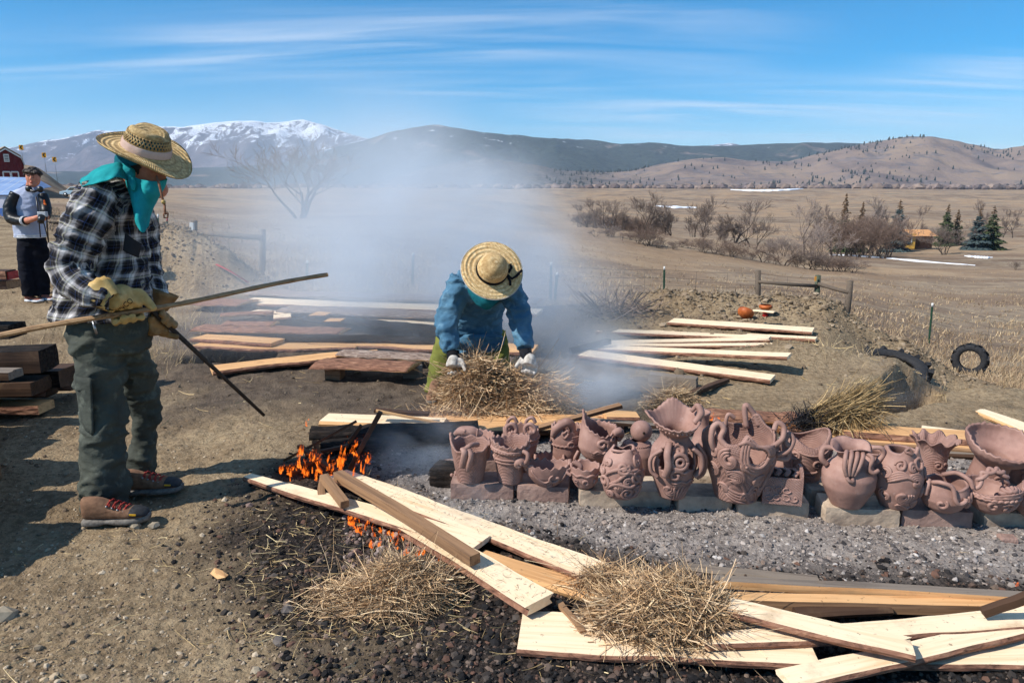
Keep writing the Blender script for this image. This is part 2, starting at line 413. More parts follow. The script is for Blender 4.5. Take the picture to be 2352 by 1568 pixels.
def build_ground():
    uc = np.concatenate([np.linspace(-2.2, -0.84, 22)[:-1], np.linspace(-0.84, 0.84, 640), np.linspace(0.84, 2.2, 22)[1:]])
    near = 1.0 / np.linspace(1 / 1.15, 1 / 14.0, 560); far = np.exp(np.linspace(math.log(14.0), math.log(14000), 230))[1:]
    Yr = np.concatenate([[0.3, 0.7], near, far])
    U, Y = np.meshgrid(uc, Yr); X = U * Y
    Z = T(X, Y)
    V = np.stack([X, Y, Z], -1).reshape(-1, 3); nu, ny = len(uc), len(Yr)
    i = np.arange(nu - 1)[None, :] + np.arange(ny - 1)[:, None] * nu
    Fc = np.stack([i, i + 1, i + nu + 1, i + nu], -1).reshape(-1, 4)
    me = np_mesh('ground', V, Fc)
    coal, ash, damp, grass = masks(X, Y)
    fattr(me, 'coal', coal); fattr(me, 'ash', ash); fattr(me, 'damp', damp); fattr(me, 'grass', grass)
    t = NT('ground_soil'); co = t.coord('Object')
    nb = t.noise(co, 1.7, 6, 0.6); nf = t.noise(co, 26, 6, 0.65); nm = t.noise(co, 7, 5, 0.6)
    dirt = t.ramp(nb, [(0.30, lin(126, 107, 84)), (0.5, lin(154, 134, 107)), (0.72, lin(172, 152, 122))])
    dirt = t.mix(t.rng(nf, 0.35, 0.62), t.mix(1.0, dirt, (0.62, 0.6, 0.58), 'MULTIPLY'), dirt)
    dampc = t.ramp(nm, [(0.3, lin(72, 62, 54)), (0.7, lin(112, 98, 84))])
    coalc = t.ramp(t.noise(co, 42, 5, 0.7), [(0.36, lin(24, 22, 22)), (0.56, lin(60, 53, 49)), (0.70, lin(100, 87, 78))])
    v1 = t.voro(co, 55, 'F1', 'Color')
    ashn = t.math('ADD', t.math('MULTIPLY', nf, 0.6), t.math('MULTIPLY', nm, 0.4))
    ashc = t.ramp(ashn, [(0.34, lin(62, 58, 58)), (0.46, lin(134, 125, 119)), (0.58, lin(160, 150, 142)), (0.72, lin(186, 177, 168))])
    gb = t.map(co, (1, 1, 1)); g1 = t.noise(gb, 0.11, 6, 0.62); g2 = t.noise(t.map(co, (1, 0.35, 1)), 1.6, 6, 0.6); g3 = t.noise(co, 0.012, 5, 0.6)
    gcol = t.ramp(g2, [(0.28, lin(104, 90, 78)), (0.46, lin(142, 125, 105)), (0.6, lin(164, 147, 121)), (0.74, lin(188, 171, 142))])
    gcol = t.mix(t.rng(g1, 0.40, 0.60), gcol, t.mix(1.0, gcol, lin(190, 170, 160), 'MULTIPLY')); gcol = t.mix(t.rng(t.noise(t.map(co, (1, 2.2, 1)), 0.035, 5, 0.65), 0.45, 0.62), gcol, t.mix(1.0, gcol, lin(224, 208, 192), 'MULTIPLY'))
    gfar = t.ramp(g3, [(0.3, lin(110, 99, 86)), (0.46, lin(142, 125, 107)), (0.56, lin(164, 138, 109)), (0.64, lin(132, 119, 102)), (0.8, lin(116, 110, 95))])
    gcol = t.mix(t.rng(g3, 0.35, 0.6, 0.35, 0.75), gcol, gfar)
    c = t.mix(t.attr('damp'), dirt, dampc); c = t.mix(t.attr('coal'), c, coalc); c = t.mix(t.attr('ash'), c, ashc); c = t.mix(t.attr('grass'), c, gcol)
    n1 = t.bump(t.noise(co, 34, 6, 0.72), 0.75, 0.03); n2 = t.bump(t.voro(co, 70), 0.35, 0.012, n1)
    t.fin(c, 0.95, n2, 0.1)
    o = obj('ground', me, t.m); tag(o, kind='structure'); return o
build_ground()

# ================================================================== HILLS
def hills(name, sky, Yc, Y0, mat, seed, nu=420, ny=70, rough=0.16, zb=-20, backY=1.25, rs=1.0):
    px = np.array([p[0] for p in sky], float); py = np.array([p[1] for p in sky], float)
    cols = np.linspace(px[0], px[-1], nu)
    row = np.interp(cols, px, py)
    row = row + fbm2(cols / 26.0, cols * 0 + seed, 4, seed) * 2.2
    u = (cols - PW / 2) / FPX
    zc = CAMZ + (HOR - row) * Yc / FPX
    tt = np.concatenate([np.linspace(0, 1, ny), np.linspace(1, backY, 10)[1:]])
    Uu, Tt = np.meshgrid(u, tt); Zc = np.broadcast_to(zc, Uu.shape)
    Yy = Y0 + (Yc - Y0) * np.minimum(Tt, 1) + np.maximum(Tt - 1, 0) * Yc
    Xx = Uu * Yy
    L = (Yc - Y0) * 0.5 * rs
    r1 = 1 - np.abs(fbm2(Xx / L * 2.2, Yy / L * 1.0, 5, seed + 5)) * 2
    s = np.where(Tt <= 1, sst(-0.08, 1.06, Tt) ** 1.15, 1 - (Tt - 1) * 2.2)
    s = s / s.max()
    env = np.sin(np.clip(Tt, 0, 1) * pi) ** 0.8
    Zz = zb + (Zc - zb) * s * (1 + rough * r1 * env) + env * (Zc - zb) * rough * 0.5 * fbm2(Xx / L * 5, Yy / L * 3, 4, seed + 9)
    ceil_ = CAMZ + (Zc - CAMZ) / Yc * Yy - 1.0                    # the crest stays the skyline
    Zz = np.where(Tt < 1, np.minimum(Zz, np.maximum(ceil_ * 0.985, zb)), Zz)
    V = np.stack([Xx, Yy, Zz], -1).reshape(-1, 3); n = len(tt)
    i = np.arange(nu - 1)[None, :] + np.arange(n - 1)[:, None] * nu
    Fc = np.stack([i, i + 1, i + nu + 1, i + nu], -1).reshape(-1, 4)
    me = np_mesh(name, V, Fc)
    fattr(me, 'up', np.clip((Zz - zb) / (np.max(zc) - zb), 0, 1))
    o = obj(name, me, mat); tag(o, kind='structure')
    o['_grid'] = 0
    return o, (Xx, Yy, Zz)

def hill_mats():
    t = NT('snowy_rock'); co = t.coord('Object'); up = t.attr('up')
    a = t.noise(t.map(co, (1, 0.45, 1)), 0.006, 9, 0.78, 0.8); b = t.noise(co, 0.0016, 4, 0.6)
    geo = t.n.new('ShaderNodeNewGeometry').outputs['Normal']
    sep = t.n.new('ShaderNodeSeparateXYZ'); t.l.new(geo, sep.inputs[0])
    lvl = t.math('ADD', t.math('MULTIPLY', up, 1.1), t.math('MULTIPLY', t.math('SUBTRACT', b, 0.5), 0.8))
    lvl = t.math('ADD', lvl, t.math('MULTIPLY', t.math('SUBTRACT', a, 0.5), 2.6))
    sn = t.rng(lvl, 0.66, 0.82)
    rock = t.ramp(a, [(0.35, lin(72, 68, 74)), (0.6, lin(116, 103, 104))])
    c = t.mix(sn, rock, lin(236, 238, 244))
    m1 = t.fin(c, 0.95, t.bump(a, 0.6, 90), 0.05)
    t = NT('forest_slope'); co = t.coord('Object')
    f = t.noise(co, 0.035, 6, 0.7); g = t.noise(co, 0.0031, 5, 0.6)
    c = t.ramp(f, [(0.32, lin(34, 44, 44)), (0.62, lin(62, 72, 66))])
    bare = t.rng(g, 0.60, 0.68); c = t.mix(bare, c, t.ramp(f, [(0.35, lin(92, 84, 78)), (0.6, lin(134, 118, 106))]))
    s2 = t.noise(t.map(co, (1, 1, 2.5)), 0.0075, 6, 0.7); up = t.attr('up')
    sn = t.math('MULTIPLY', t.rng(s2, 0.605, 0.65), t.rng(up, 0.45, 0.75)); c = t.mix(sn, c, lin(232, 235, 242))
    m2 = t.fin(c, 1.0, t.bump(f, 0.8, 14), 0.03)
    t = NT('foothill_grass'); co = t.coord('Object')
    f = t.noise(co, 0.05, 6, 0.65); g = t.noise(co, 0.0045, 5, 0.62); h = t.noise(co, 0.014, 5, 0.6)
    c = t.ramp(g, [(0.34, lin(94, 85, 84)), (0.5, lin(130, 113, 102)), (0.66, lin(142, 123, 105))])
    c = t.mix(t.rng(h, 0.52, 0.64, 0, 0.75), c, t.ramp(f, [(0.4, lin(84, 82, 84)), (0.6, lin(122, 112, 110))]))
    sx = t.n.new('ShaderNodeSeparateXYZ'); t.l.new(co, sx.inputs[0]); wd = t.math('ADD', sx.outputs[0], t.math('MULTIPLY', t.math('SUBTRACT', h, 0.5), 1400.0)); c = t.mix(t.rng(wd, 150, 520, 0.85, 0), c, t.ramp(f, [(0.4, lin(58, 62, 62)), (0.62, lin(104, 100, 96))]))
    m3 = t.fin(c, 1.0, t.bump(f, 0.7, 8), 0.03)
    return m1, m2, m3
M_SNOWROCK, M_FOREST, M_FOOTHILL = hill_mats()
G_SNOW = hills('mountain_range', [(-1500, 330), (-700, 345), (-300, 352), (0, 341), (60, 345), (120, 334), (200, 321), (260, 306), (330, 312), (395, 299), (450, 300), (520, 291), (600, 287), (640, 291), (680, 290), (715, 284), (745, 291), (790, 306), (830, 318), (860, 326), (960, 350), (1200, 375), (1600, 340), (1660, 334), (1720, 345), (2000, 380), (2600, 400), (3600, 400)], 9500, 5600, M_SNOWROCK, 5, nu=620, ny=90, rough=0.34, rs=0.75)
G_FOREST = hills('forested_ridge', [(-1500, 380), (-600, 390), (200, 396), (420, 389), (560, 386), (660, 379), (730, 364), (790, 342), (850, 328), (920, 308), (960, 300), (1010, 296), (1060, 304), (1110, 312), (1200, 319), (1290, 326), (1340, 327), (1420, 337), (1480, 332), (1560, 340), (1650, 341), (1740, 336), (1850, 333), (1930, 335), (2060, 345), (2200, 345), (2300, 350), (2600, 345), (3600, 350)], 5200, 3000, M_FOREST, 12, nu=520, ny=70, rough=0.22)
G_FOOT = hills('foothills', [(-1500, 430), (500, 428), (840, 427), (900, 415), (980, 390), (1050, 374), (1120, 367), (1200, 377), (1280, 392), (1380, 398), (1440, 394), (1520, 378), (1560, 370), (1640, 364), (1700, 372), (1790, 375), (1860, 357), (1960, 336), (2010, 327), (2060, 319), (2110, 322), (2160, 330), (2220, 342), (2255, 350), (2290, 344), (2352, 333), (2500, 322), (2800, 330), (3600, 350)], 2900, 1750, M_FOOTHILL, 23, nu=520, ny=70, rough=0.22)

# ================================================================== WOOD, BRICKS
def wood_mat(name, c1, c2, c3, knots=True, dirt=0.25, rough=0.75):
    t = NT(name); co = t.coord('Object')
    rv = t.rnd(); off = t.n.new('ShaderNodeCombineXYZ'); t.l.new(t.math('MULTIPLY', rv, 37.0), off.inputs[0]); t.l.new(t.math('MULTIPLY', rv, 11.0), off.inputs[2])
    va = t.n.new('ShaderNodeVectorMath'); va.operation = 'ADD'; t.l.new(co, va.inputs[0]); t.l.new(off.outputs[0], va.inputs[1]); v = va.outputs[0]
    g = t.noise(t.map(v, (0.7, 16, 16)), 3.0, 5, 0.6, 0.4); g2 = t.noise(t.map(v, (2.0, 60, 60)), 3.0, 4, 0.6)
    w = t.noise(v, 2.2, 4, 0.6)
    col = t.ramp(g, [(0.3, c2), (0.52, c1), (0.75, c1)])
    col = t.mix(t.rng(w, 0.45, 0.7, 0, 0.5), col, c3)
    col = t.mix(t.rng(g2, 0.58, 0.72, 0, 0.35), col, c2)
    if knots:
        k = t.voro(t.map(v, (2.4, 7, 2.0)), 1.0); kk = t.rng(k, 0.05, 0.11, 0.75, 0)
        col = t.mix(kk, col, lin(150, 100, 60))
    sp = t.noise(v, 48, 3, 0.6); col = t.mix(t.rng(sp, 0.64, 0.72, 0, dirt * 2.4), col, lin(70, 52, 38)); dp = t.noise(v, 5.5, 6, 0.7); col = t.mix(t.rng(dp, 0.54, 0.74, 0, dirt * 2.0), col, lin(160, 130, 98))
    burn = t.attr('burn'); bn = t.math('ADD', burn, t.math('MULTIPLY', t.math('SUBTRACT', t.noise(v, 9, 5, 0.7), 0.5), 0.9))
    col = t.mix(t.rng(bn, 0.35, 0.55), col, lin(120, 72, 38)); col = t.mix(t.rng(bn, 0.45, 0.75), col, lin(26, 23, 22))
    return t.fin(col, rough, t.bump(t.mix(0.5, g, g2), 0.35, 0.006), 0.2)
def bark_mat(name, c1, c2, c3):
    t = NT(name); co = t.coord('Object')
    rv = t.rnd(); off = t.n.new('ShaderNodeCombineXYZ'); t.l.new(t.math('MULTIPLY', rv, 37.0), off.inputs[0])
    va = t.n.new('ShaderNodeVectorMath'); va.operation = 'ADD'; t.l.new(co, va.inputs[0]); t.l.new(off.outputs[0], va.inputs[1]); v = va.outputs[0]
    a = t.noise(t.map(v, (5, 16, 16)), 2.4, 6, 0.7, 0.8); b = t.voro(t.map(v, (6, 20, 20)), 2.0)
    col = t.ramp(a, [(0.3, c2), (0.5, c1), (0.72, c3)])
    burn = t.attr('burn'); bn = t.math('ADD', burn, t.math('MULTIPLY', t.math('SUBTRACT', t.noise(v, 9, 5, 0.7), 0.5), 0.8))
    col = t.mix(t.rng(bn, 0.4, 0.7), col, lin(24, 22, 21))
    return t.fin(col, 0.95, t.bump(b, 0.8, 0.012, t.bump(a, 0.8, 0.012)), 0.1)
M_PINE = wood_mat('sawn_pine', lin(240, 216, 182), lin(222, 190, 150), lin(232, 204, 166))
M_PINE_O = wood_mat('golden_pine', lin(214, 168, 118), lin(176, 126, 80), lin(196, 146, 96))
M_WEATH = wood_mat('weathered_wood', lin(150, 116, 86), lin(104, 78, 58), lin(128, 100, 76), dirt=0.1)
M_GREYW = wood_mat('grey_wood', lin(128, 116, 104), lin(86, 76, 68), lin(110, 100, 90), dirt=0.1)
M_DARKW = wood_mat('dark_wood', lin(78, 57, 43), lin(48, 35, 28), lin(64, 47, 37), knots=False, dirt=0.1)
M_BARK = bark_mat('pine_bark', lin(134, 96, 78), lin(72, 52, 44), lin(172, 132, 106))
M_BARK_G = bark_mat('grey_bark', lin(140, 120, 108), lin(70, 58, 52), lin(196, 180, 166))
M_CHAR_SHADE = bark_mat('charred_and_shade_wood', lin(38, 34, 32), lin(18, 16, 16), lin(70, 58, 50))

def frame_between(A, B, roll=0.0):
    x = (B - A).normalized(); z = Vector((0, 0, 1)); z = (z - x * z.dot(x)).normalized(); y = z.cross(x)
    R = Matrix((x, y, z)).transposed().to_4x4() @ Matrix.Rotation(roll, 4, 'X')
    return Matrix.Translation(A) @ R
def slab_mesh(L, wA, wB, th, seed, live=0.12, wane=0.35, bark_up=False, n=34, sag=0.0, burn=(0, 0), ragged=0.0, taper_tip=0.0, bow=0.0):
    """board along local x, top face sawn (material 0), edges and underside bark (material 1)"""
    r = random.Random(seed); ss = np.linspace(0, 1, n)
    e1 = fbm2(ss * L * 2.6 + seed, ss * 0 + seed * 1.3, 4, seed) * live
    e2 = fbm2(ss * L * 2.6 - seed, ss * 0 + seed * 2.7, 4, seed + 3) * live
    w = wA + (wB - wA) * ss
    if taper_tip: w = w * (1 - sst(1 - taper_tip, 1.0, ss) * 0.85)
    yl = w * (0.5 + e1); yr = -w * (0.5 + e2)
    bw = bow * 4 * ss * (1 - ss) + fbm2(ss * 2 + seed, ss * 0, 2, seed + 8) * 0.01
    yl = yl + bw; yr = yr + bw
    zz = sag * 4 * ss * (1 - ss) + fbm2(ss * L * 1.5, ss * 0 + seed, 3, seed + 5) * th * 0.12
    V = []; k = 10
    for i in range(n):
        x = ss[i] * L
        if i in (0, n - 1) and ragged: pass
        a, b = yl[i], yr[i]; c = (a + b) / 2; h = (a - b) / 2; z = zz[i]
        if bark_up:
            cs = [(c + h * q, z + th * (math.sqrt(max(0, 1 - (abs(q) * 0.97) ** 2)) - 0.12) + (vn2(x * 14 + seed, q * 3.0 + i * .01, seed) - 0.5) * th * 0.4) for q in (1, 0.72, 0.38, 0, -0.38, -0.72, -1)]
            cs = cs + [(c - h * 0.9, z - th * 0.1), (c, z - th * 0.12), (c + h * 0.9, z - th * 0.1)]
        else:
            wn_ = wane * th * 1.2
            cs = [(a, z), (c + h * 0.5, z + th * 0.015), (c, z + th * 0.02), (c - h * 0.5, z + th * 0.015), (b, z),
                  (b - wn_ * (0.6 + 0.5 * vn2(x * 9, seed * 1.0, seed)), z - th * 0.45), (b - wn_ * 0.4, z - th), (c, z - th * 1.05), (a + wn_ * 0.4, z - th), (a + wn_ * (0.6 + 0.5 * vn2(x * 9, seed * 2.0, seed + 1)), z - th * 0.45)]
        rg = 0.0
        for j, (yy, z2) in enumerate(cs):
            xr = x
            if ragged and i in (0, n - 1): xr += (vn2(yy * 60, seed * 1.0, seed) - 0.5) * ragged * (1 if i else -1)
            V.append((xr, yy, z2))
    Fs = []; mi = []
    for i in range(n - 1):
        for j in range(k):
            j2 = (j + 1) % k
            Fs.append((i * k + j, i * k + j2, (i + 1) * k + j2, (i + 1) * k + j))
            mi.append((1 if j < 6 else 0) if bark_up else (0 if j < 4 else 1))
    Fs.append(tuple(range(k))[::-1]); mi.append(0); Fs.append(tuple((n - 1) * k + j for j in range(k))); mi.append(0)
    me = bpy.data.meshes.new('board'); me.from_pydata(V, [], Fs)
    me.polygons.foreach_set('material_index', mi)
    me.polygons.foreach_set('use_smooth', [bark_up] * len(Fs)); me.update()
    bu = np.repeat(burn[0] + (burn[1] - burn[0]) * ss, k); fattr(me, 'burn', bu)
    return me
def board(label, tl, bl, tr, br, zA=0.05, zB=None, th=0.03, mats=None, name='plank', group=None, roll=0.0, seed=None, cat='plank', **kw):
    """corners in picture coordinates on planes zA (left end) and zB (right end)"""
    zB = zA if zB is None else zB
    a1, a2, b1, b2 = at(*tl, zA), at(*bl, zA), at(*tr, zB), at(*br, zB)
    A = (a1 + a2) / 2; B = (b1 + b2) / 2; d = (B - A).normalized(); sd = Vector((-d.y, d.x, 0)).normalized()
    wA = abs((a1 - a2).dot(sd)); wB = abs((b1 - b2).dot(sd))
    seed = seed if seed is not None else int(abs(tl[0] * 7 + tl[1] * 13 + tr[0])) % 1000
    me = slab_mesh((B - A).length, wA, wB, th, seed, **kw)
    o = obj(name, me, mats or [M_PINE, M_BARK]); o.matrix_world = frame_between(A, B, roll)
    return tag(o, label, cat, group)
def beam(label, a, b, zA, zB, w, h=None, mats=None, name='beam', group=None, seed=None, roll=0.0, cat='beam', **kw):
    A, B = at(*a, zA), at(*b, zB); h = h or w
    seed = seed if seed is not None else int(a[0] * 3 + a[1] * 5 + b[0]) % 1000
    kw.setdefault('live', 0.04); kw.setdefault('wane', 0.02)
    me = slab_mesh((B - A).length, w, w, h, seed, n=16, **kw)
    o = obj(name, me, mats or [M_WEATH, M_WEATH]); o.matrix_world = frame_between(A, B, roll)
    return tag(o, label, cat, group)

G1 = 'pale slabs in the front heap'
board('wide pale square-ended slab lying lowest at the front, straw on it', (1195, 1400), (1195, 1488), (1870, 1436), (1850, 1520), 0.045, 0.06, 0.022, group=G1, live=0.11, n=44, seed=11)
board('wavy pale slab at lower right passing under the short diagonal board', (1607, 1450), (1612, 1482), (2420, 1388), (2420, 1432), 0.085, 0.09, 0.022, group=G1, live=0.16, n=50, seed=23, bow=-0.015)
board('pale slab at the lower right corner, end cut off by the frame', (2030, 1487), (2030, 1522), (2460, 1462), (2470, 1530), 0.04, 0.05, 0.022, group=G1, live=0.1, seed=31)
board('pale slab slanting up to the right at the bottom edge', (1790, 1530), (1822, 1582), (2330, 1424), (2350, 1452), 0.075, 0.085, 0.022, group=G1, live=0.14, n=44, seed=47)
board('short pale splintered board laid diagonally on top of the front slabs', (1694, 1378), (1668, 1404), (2092, 1464), (2086, 1502), 0.125, 0.13, 0.022, group=G1, live=0.05, ragged=0.03, seed=53)
beam('long grey-topped square beam at the back of the front heap', (1640, 1327), (2420, 1366), 0.11, 0.10, 0.045, 0.03, [M_GREYW, M_PINE_O], group='beams in the front heap')
beam('long tan square beam just in front of the grey-topped one', (1650, 1368), (2450, 1386), 0.09, 0.08, 0.055, 0.04, [M_PINE_O, M_WEATH], group='beams in the front heap')
board('dark brown weathered board end below the tan beam', (1825, 1394), (1832, 1410), (2040, 1384), (2050, 1400), 0.07, 0.07, 0.025, [M_DARKW, M_DARKW], live=0.05)
beam('short brown stick poking in at the right edge over the beams', (2256, 1396), (2390, 1350), 0.13, 0.22, 0.028, mats=[M_DARKW, M_DARKW], name='stick', cat='stick', ragged=0.02)
beam('small tan stick lying across the corner of the front slab', (1285, 1376), (1342, 1448), 0.06, 0.055, 0.024, 0.014, name='stick', cat='stick')
board('thin tan lath half buried behind the straw heap', (1560, 1290), (1560, 1300), (1880, 1322), (1880, 1335), 0.03, 0.03, 0.02, [M_GREYW, M_GREYW], name='lath')
G2 = 'slabs beside the burning sticks'
board('pale half-round slab with a cut end pointing at the front heap', (955, 1192), (915, 1210), (1279, 1362), (1200, 1394), 0.075, 0.10, 0.036, group=G2, live=0.10, wane=-0.5, seed=61)
board('pale slab running left from the fire with a pointed left end', (572, 1083), (566, 1096), (1130, 1230), (1075, 1262), 0.06, 0.085, 0.022, group=G2, live=0.12, n=44, seed=77)
board('long pale slab behind the square beam, straw scattered over it', (812, 1082), (740, 1090), (1420, 1304), (1330, 1318), 0.075, 0.075, 0.022, group=G2, live=0.14, n=44, seed=83)
board('golden plank edge under the long pale slab by the straw', (1110, 1262), (1090, 1285), (1420, 1352), (1392, 1380), 0.05, 0.05, 0.03, [M_PINE_O, M_PINE_O], group=G2, live=0.06, seed=85)
beam('square brown beam lying over the pale slabs by the fire', (776, 1080), (1092, 1272), 0.15, 0.155, 0.05, 0.042, name='beam')
beam('short tan block of beam leaning from the fire', (746, 1088), (792, 1150), 0.16, 0.12, 0.042, 0.035)
beam('small upright tan stub leaning against the slab at the fire', (741, 1092), (739, 1164), 0.13, 0.03, 0.035, 0.025, name='stick', cat='stick')
FS = [((652, 1054), (815, 966), 0.03, 0.30, 0.02, 'long thin blackened stick rising to the right out of the fire'),
      ((776, 1044), (826, 974), 0.04, 0.22, 0.028, 'short black stick leaning beside the dark board at the fire'),
      ((800, 1072), (869, 944), 0.02, 0.34, 0.035, 'flat grey-brown stick propped steeply behind the flames'),
      ((640, 1070), (770, 1050), 0.04, 0.08, 0.03, 'charred stick lying low in the left of the fire'),
      ((690, 1020), (780, 1085), 0.12, 0.10, 0.028, 'charred stick pointing down through the fire'),
      ((720, 1010), (760, 1110), 0.14, 0.05, 0.028, 'black stick standing in the middle of the fire'),
      ((660, 1085), (760, 1060), 0.02, 0.05, 0.03, 'brown stick at the foot of the fire'),
      ((700, 1040), (800, 1020), 0.10, 0.12, 0.024, 'thin charred stick crossing the middle of the flames')]
for a, b, z1, z2, w, lb in FS:
    beam(lb, a, b, z1, z2, w, w * 0.7, [M_DARKW, M_DARKW], 'stick', 'sticks in the fire', burn=(0.5, 0.2), cat='stick')
beam('dark brown plank resting level above the pale board', (861, 938), (985, 947), 0.16, 0.14, 0.05, 0.02, [M_DARKW, M_DARKW], 'plank', cat='plank')
beam('thin light stick slanting down to the right behind the fire', (864, 940), (1092, 985), 0.17, 0.06, 0.014, None, [M_PINE_O, M_PINE_O], 'stick', cat='stick')
board('pale board behind the fire with a square left end', (746, 948), (744, 966), (1020, 960), (1020, 978), 0.07, 0.07, 0.04, [M_PINE, M_PINE_O], live=0.05)
board('charred black log lying between fire and pots', (712, 990), (716, 1012), (1098, 975), (1098, 997), 0.07, 0.07, 0.055, [M_CHAR_SHADE, M_CHAR_SHADE], name='log', cat='log', bark_up=True, live=0.25)
board('second charred log in front of the black one', (735, 1016), (740, 1034), (1060, 1000), (1060, 1014), 0.045, 0.045, 0.04, [M_CHAR_SHADE, M_CHAR_SHADE], name='log', cat='log', bark_up=True, live=0.25)
board('golden scorched board behind the leftmost pots', (1050, 972), (1046, 988), (1330, 968), (1330, 990), 0.06, 0.06, 0.03, [M_PINE_O, M_DARKW], live=0.06, burn=(0.1, 0.5))
board('scorched reddish slab under the armful of straw', (972, 950), (968, 974), (1428, 952), (1428, 976), 0.05, 0.05, 0.03, [M_PINE_O, M_BARK], live=0.08, burn=(0.2, 0.45))
beam('brown plank leaning up to the right behind the fish-mouthed pots', (1195, 990), (1426, 928), 0.08, 0.20, 0.055, 0.022, [M_WEATH, M_DARKW], 'plank', cat='plank', burn=(0.1, 0.15))
beam('grey-brown plank lying behind the round-headed bottle', (1350, 962), (1640, 985), 0.10, 0.06, 0.055, 0.02, [M_GREYW, M_DARKW], 'plank', cat='plank')
board('small split piece with a pale rounded end behind the pots', (1390, 940), (1388, 958), (1465, 945), (1465, 958), 0.09, 0.08, 0.035, [M_PINE_O, M_BARK], bark_up=False, live=0.12)
G3 = 'scorched boards behind the pots'
board('dark scorched log behind the big scrolled bucket', (1610, 950), (1610, 966), (1860, 958), (1860, 978), 0.07, 0.07, 0.06, [M_PINE_O, M_BARK], name='log', cat='log', bark_up=True, group=G3, burn=(0.35, 0.45))
board('golden burnt beam running off the right edge behind the pots', (1930, 972), (1930, 990), (2470, 1000), (2470, 1024), 0.10, 0.09, 0.06, [M_PINE_O, M_BARK], group=G3, burn=(0.1, 0.42), live=0.05)
board('tan board in front of the golden burnt beam', (1868, 990), (1868, 1004), (2300, 1020), (2300, 1036), 0.06, 0.06, 0.03, [M_PINE_O, M_WEATH], group=G3, burn=(0.2, 0.0), live=0.05)
board('brown weathered plank low at right behind the jagged dish', (2080, 1020), (2080, 1036), (2470, 1034), (2470, 1054), 0.04, 0.04, 0.03, [M_GREYW, M_DARKW], group=G3, live=0.05)
board('charred plank with bright bare patch near the straw whisk', (1780, 968), (1780, 984), (2070, 972), (2070, 988), 0.07, 0.07, 0.03, [M_PINE_O, M_BARK], group=G3, burn=(0.55, 0.2), live=0.08)
board('clean pale board lying on the slope at the right edge', (2236, 928), (2232, 940), (2440, 998), (2420, 1020), -0.02, 0.02, 0.025, [M_PINE, M_PINE_O], live=0.05)
board('small pale board tip beyond the golden beam', (2118, 976), (2116, 982), (2240, 990), (2236, 1004), 0.05, 0.05, 0.025, [M_PINE, M_PINE_O], live=0.05)
G4 = 'pale boards laid out on the right bank'
RB = [((1541, 735), (1868, 757), 11, 'farthest pale board on the right bank'), ((1376, 757), (1767, 775), 8, 'pale board second farthest on the right bank, starting furthest left'),
      ((1486, 757), (1875, 776), 6, 'thin pale board reaching furthest right in the middle of the right bank'), ((1383, 785), (1762, 777), 7, 'thin pale board tilting up to the right on the right bank'),
      ((1380, 791), (1776, 790), 6, 'thin level pale board on the right bank'), ((1360, 796), (1813, 815), 11, 'pale board second nearest on the right bank'),
      ((1340, 810), (1776, 866), 15, 'nearest and steepest pale board on the right bank')]
for i, (a, b, w, lb) in enumerate(RB):
    za, zb = T(at(*a).x, at(*a).y) + 0.05, T(at(*b).x, at(*b).y) + 0.05
    board(lb, (a[0], a[1] - w / 2), (a[0], a[1] + w / 2), (b[0], b[1] - w / 2), (b[0], b[1] + w / 2), za, zb, 0.03, [M_PINE, M_BARK], group=G4, live=0.08, seed=200 + i)
G5 = 'slabs laid across the trench'
QB = [((578, 672), (1240, 692), 14, 1, 'farthest grey barked slab over the trench'), ((561, 689), (1240, 715), 14, 0, 'brightest pale board at the back of the trench'),
      ((452, 694), (572, 697), 18, 2, 'short reddish bark slab at the back left of the trench'), ((656, 710), (1200, 733), 17, 1, 'grey barked slab just in front of the brightest board'),
      ((584, 713), (1004, 744), 6, 0, 'thin pale strip crossing the dark of the trench'), ((508, 725), (628, 719), 5, 2, 'thin reddish bark strip at the left of the trench'),
      ((628, 727), (668, 723), 9, 0, 'little pale offcut lying on the dark slabs'), ((519, 745), (632, 746), 10, 2, 'short dark bark slab left of the offcut'),
      ((700, 730), (1100, 765), 16, 3, 'dark slab deep in the middle of the trench'), ((457, 754), (792, 763), 18, 2, 'broad reddish bark slab in the middle left'),
      ((640, 775), (1100, 785), 14, 3, 'dark barked slab behind the golden slab'), ((458, 772), (640, 782), 14, 4, 'golden slab end peeping out at the far left'),
      ((472, 783), (820, 796), 26, 4, 'broad golden slab with a square left end'), ((729, 780), (1230, 800), 20, 4, 'golden slab running right behind the bending person'),
      ((485, 846), (866, 803), 13, 4, 'narrow golden slab tilted up to the right at the front of the trench'), ((785, 812), (1180, 832), 16, 1, 'grey barked slab right of the tilted golden one'),
      ((738, 834), (952, 845), 26, 2, 'rough barked slab nearest to the viewer resting on two blocks')]
for i, (a, b, w, k, lb) in enumerate(QB):
    mt = [[M_PINE, M_BARK], [M_PINE_O, M_BARK_G], [M_PINE_O, M_BARK], [M_DARKW, M_CHAR_SHADE], [M_PINE_O, M_BARK]][k]
    z = 0.05 + 0.012 * (i % 4) + (0.06 if i == 16 else 0)
    board(lb, (a[0], a[1] - w / 2), (a[0], a[1] + w / 2), (b[0], b[1] - w / 2), (b[0], b[1] + w / 2), z, z + 0.01, 0.035, mt, name='slab', cat='slab', group=G5, live=0.16, bark_up=k in (1, 2, 3), seed=300 + i, taper_tip=0.35 if i in (10, 12, 14) else 0.0)
for (px, py, lb) in [(718, 720, 'curled bark chip on the dark trench slabs, left one'), (752, 733, 'curled bark chip on the dark trench slabs, right one')]:
    board(lb, (px, py - 4), (px, py + 4), (px + 36, py - 3), (px + 36, py + 4), 0.13, 0.13, 0.012, [M_PINE_O, M_BARK], name='bark_chip', cat='bark chip', live=0.3)

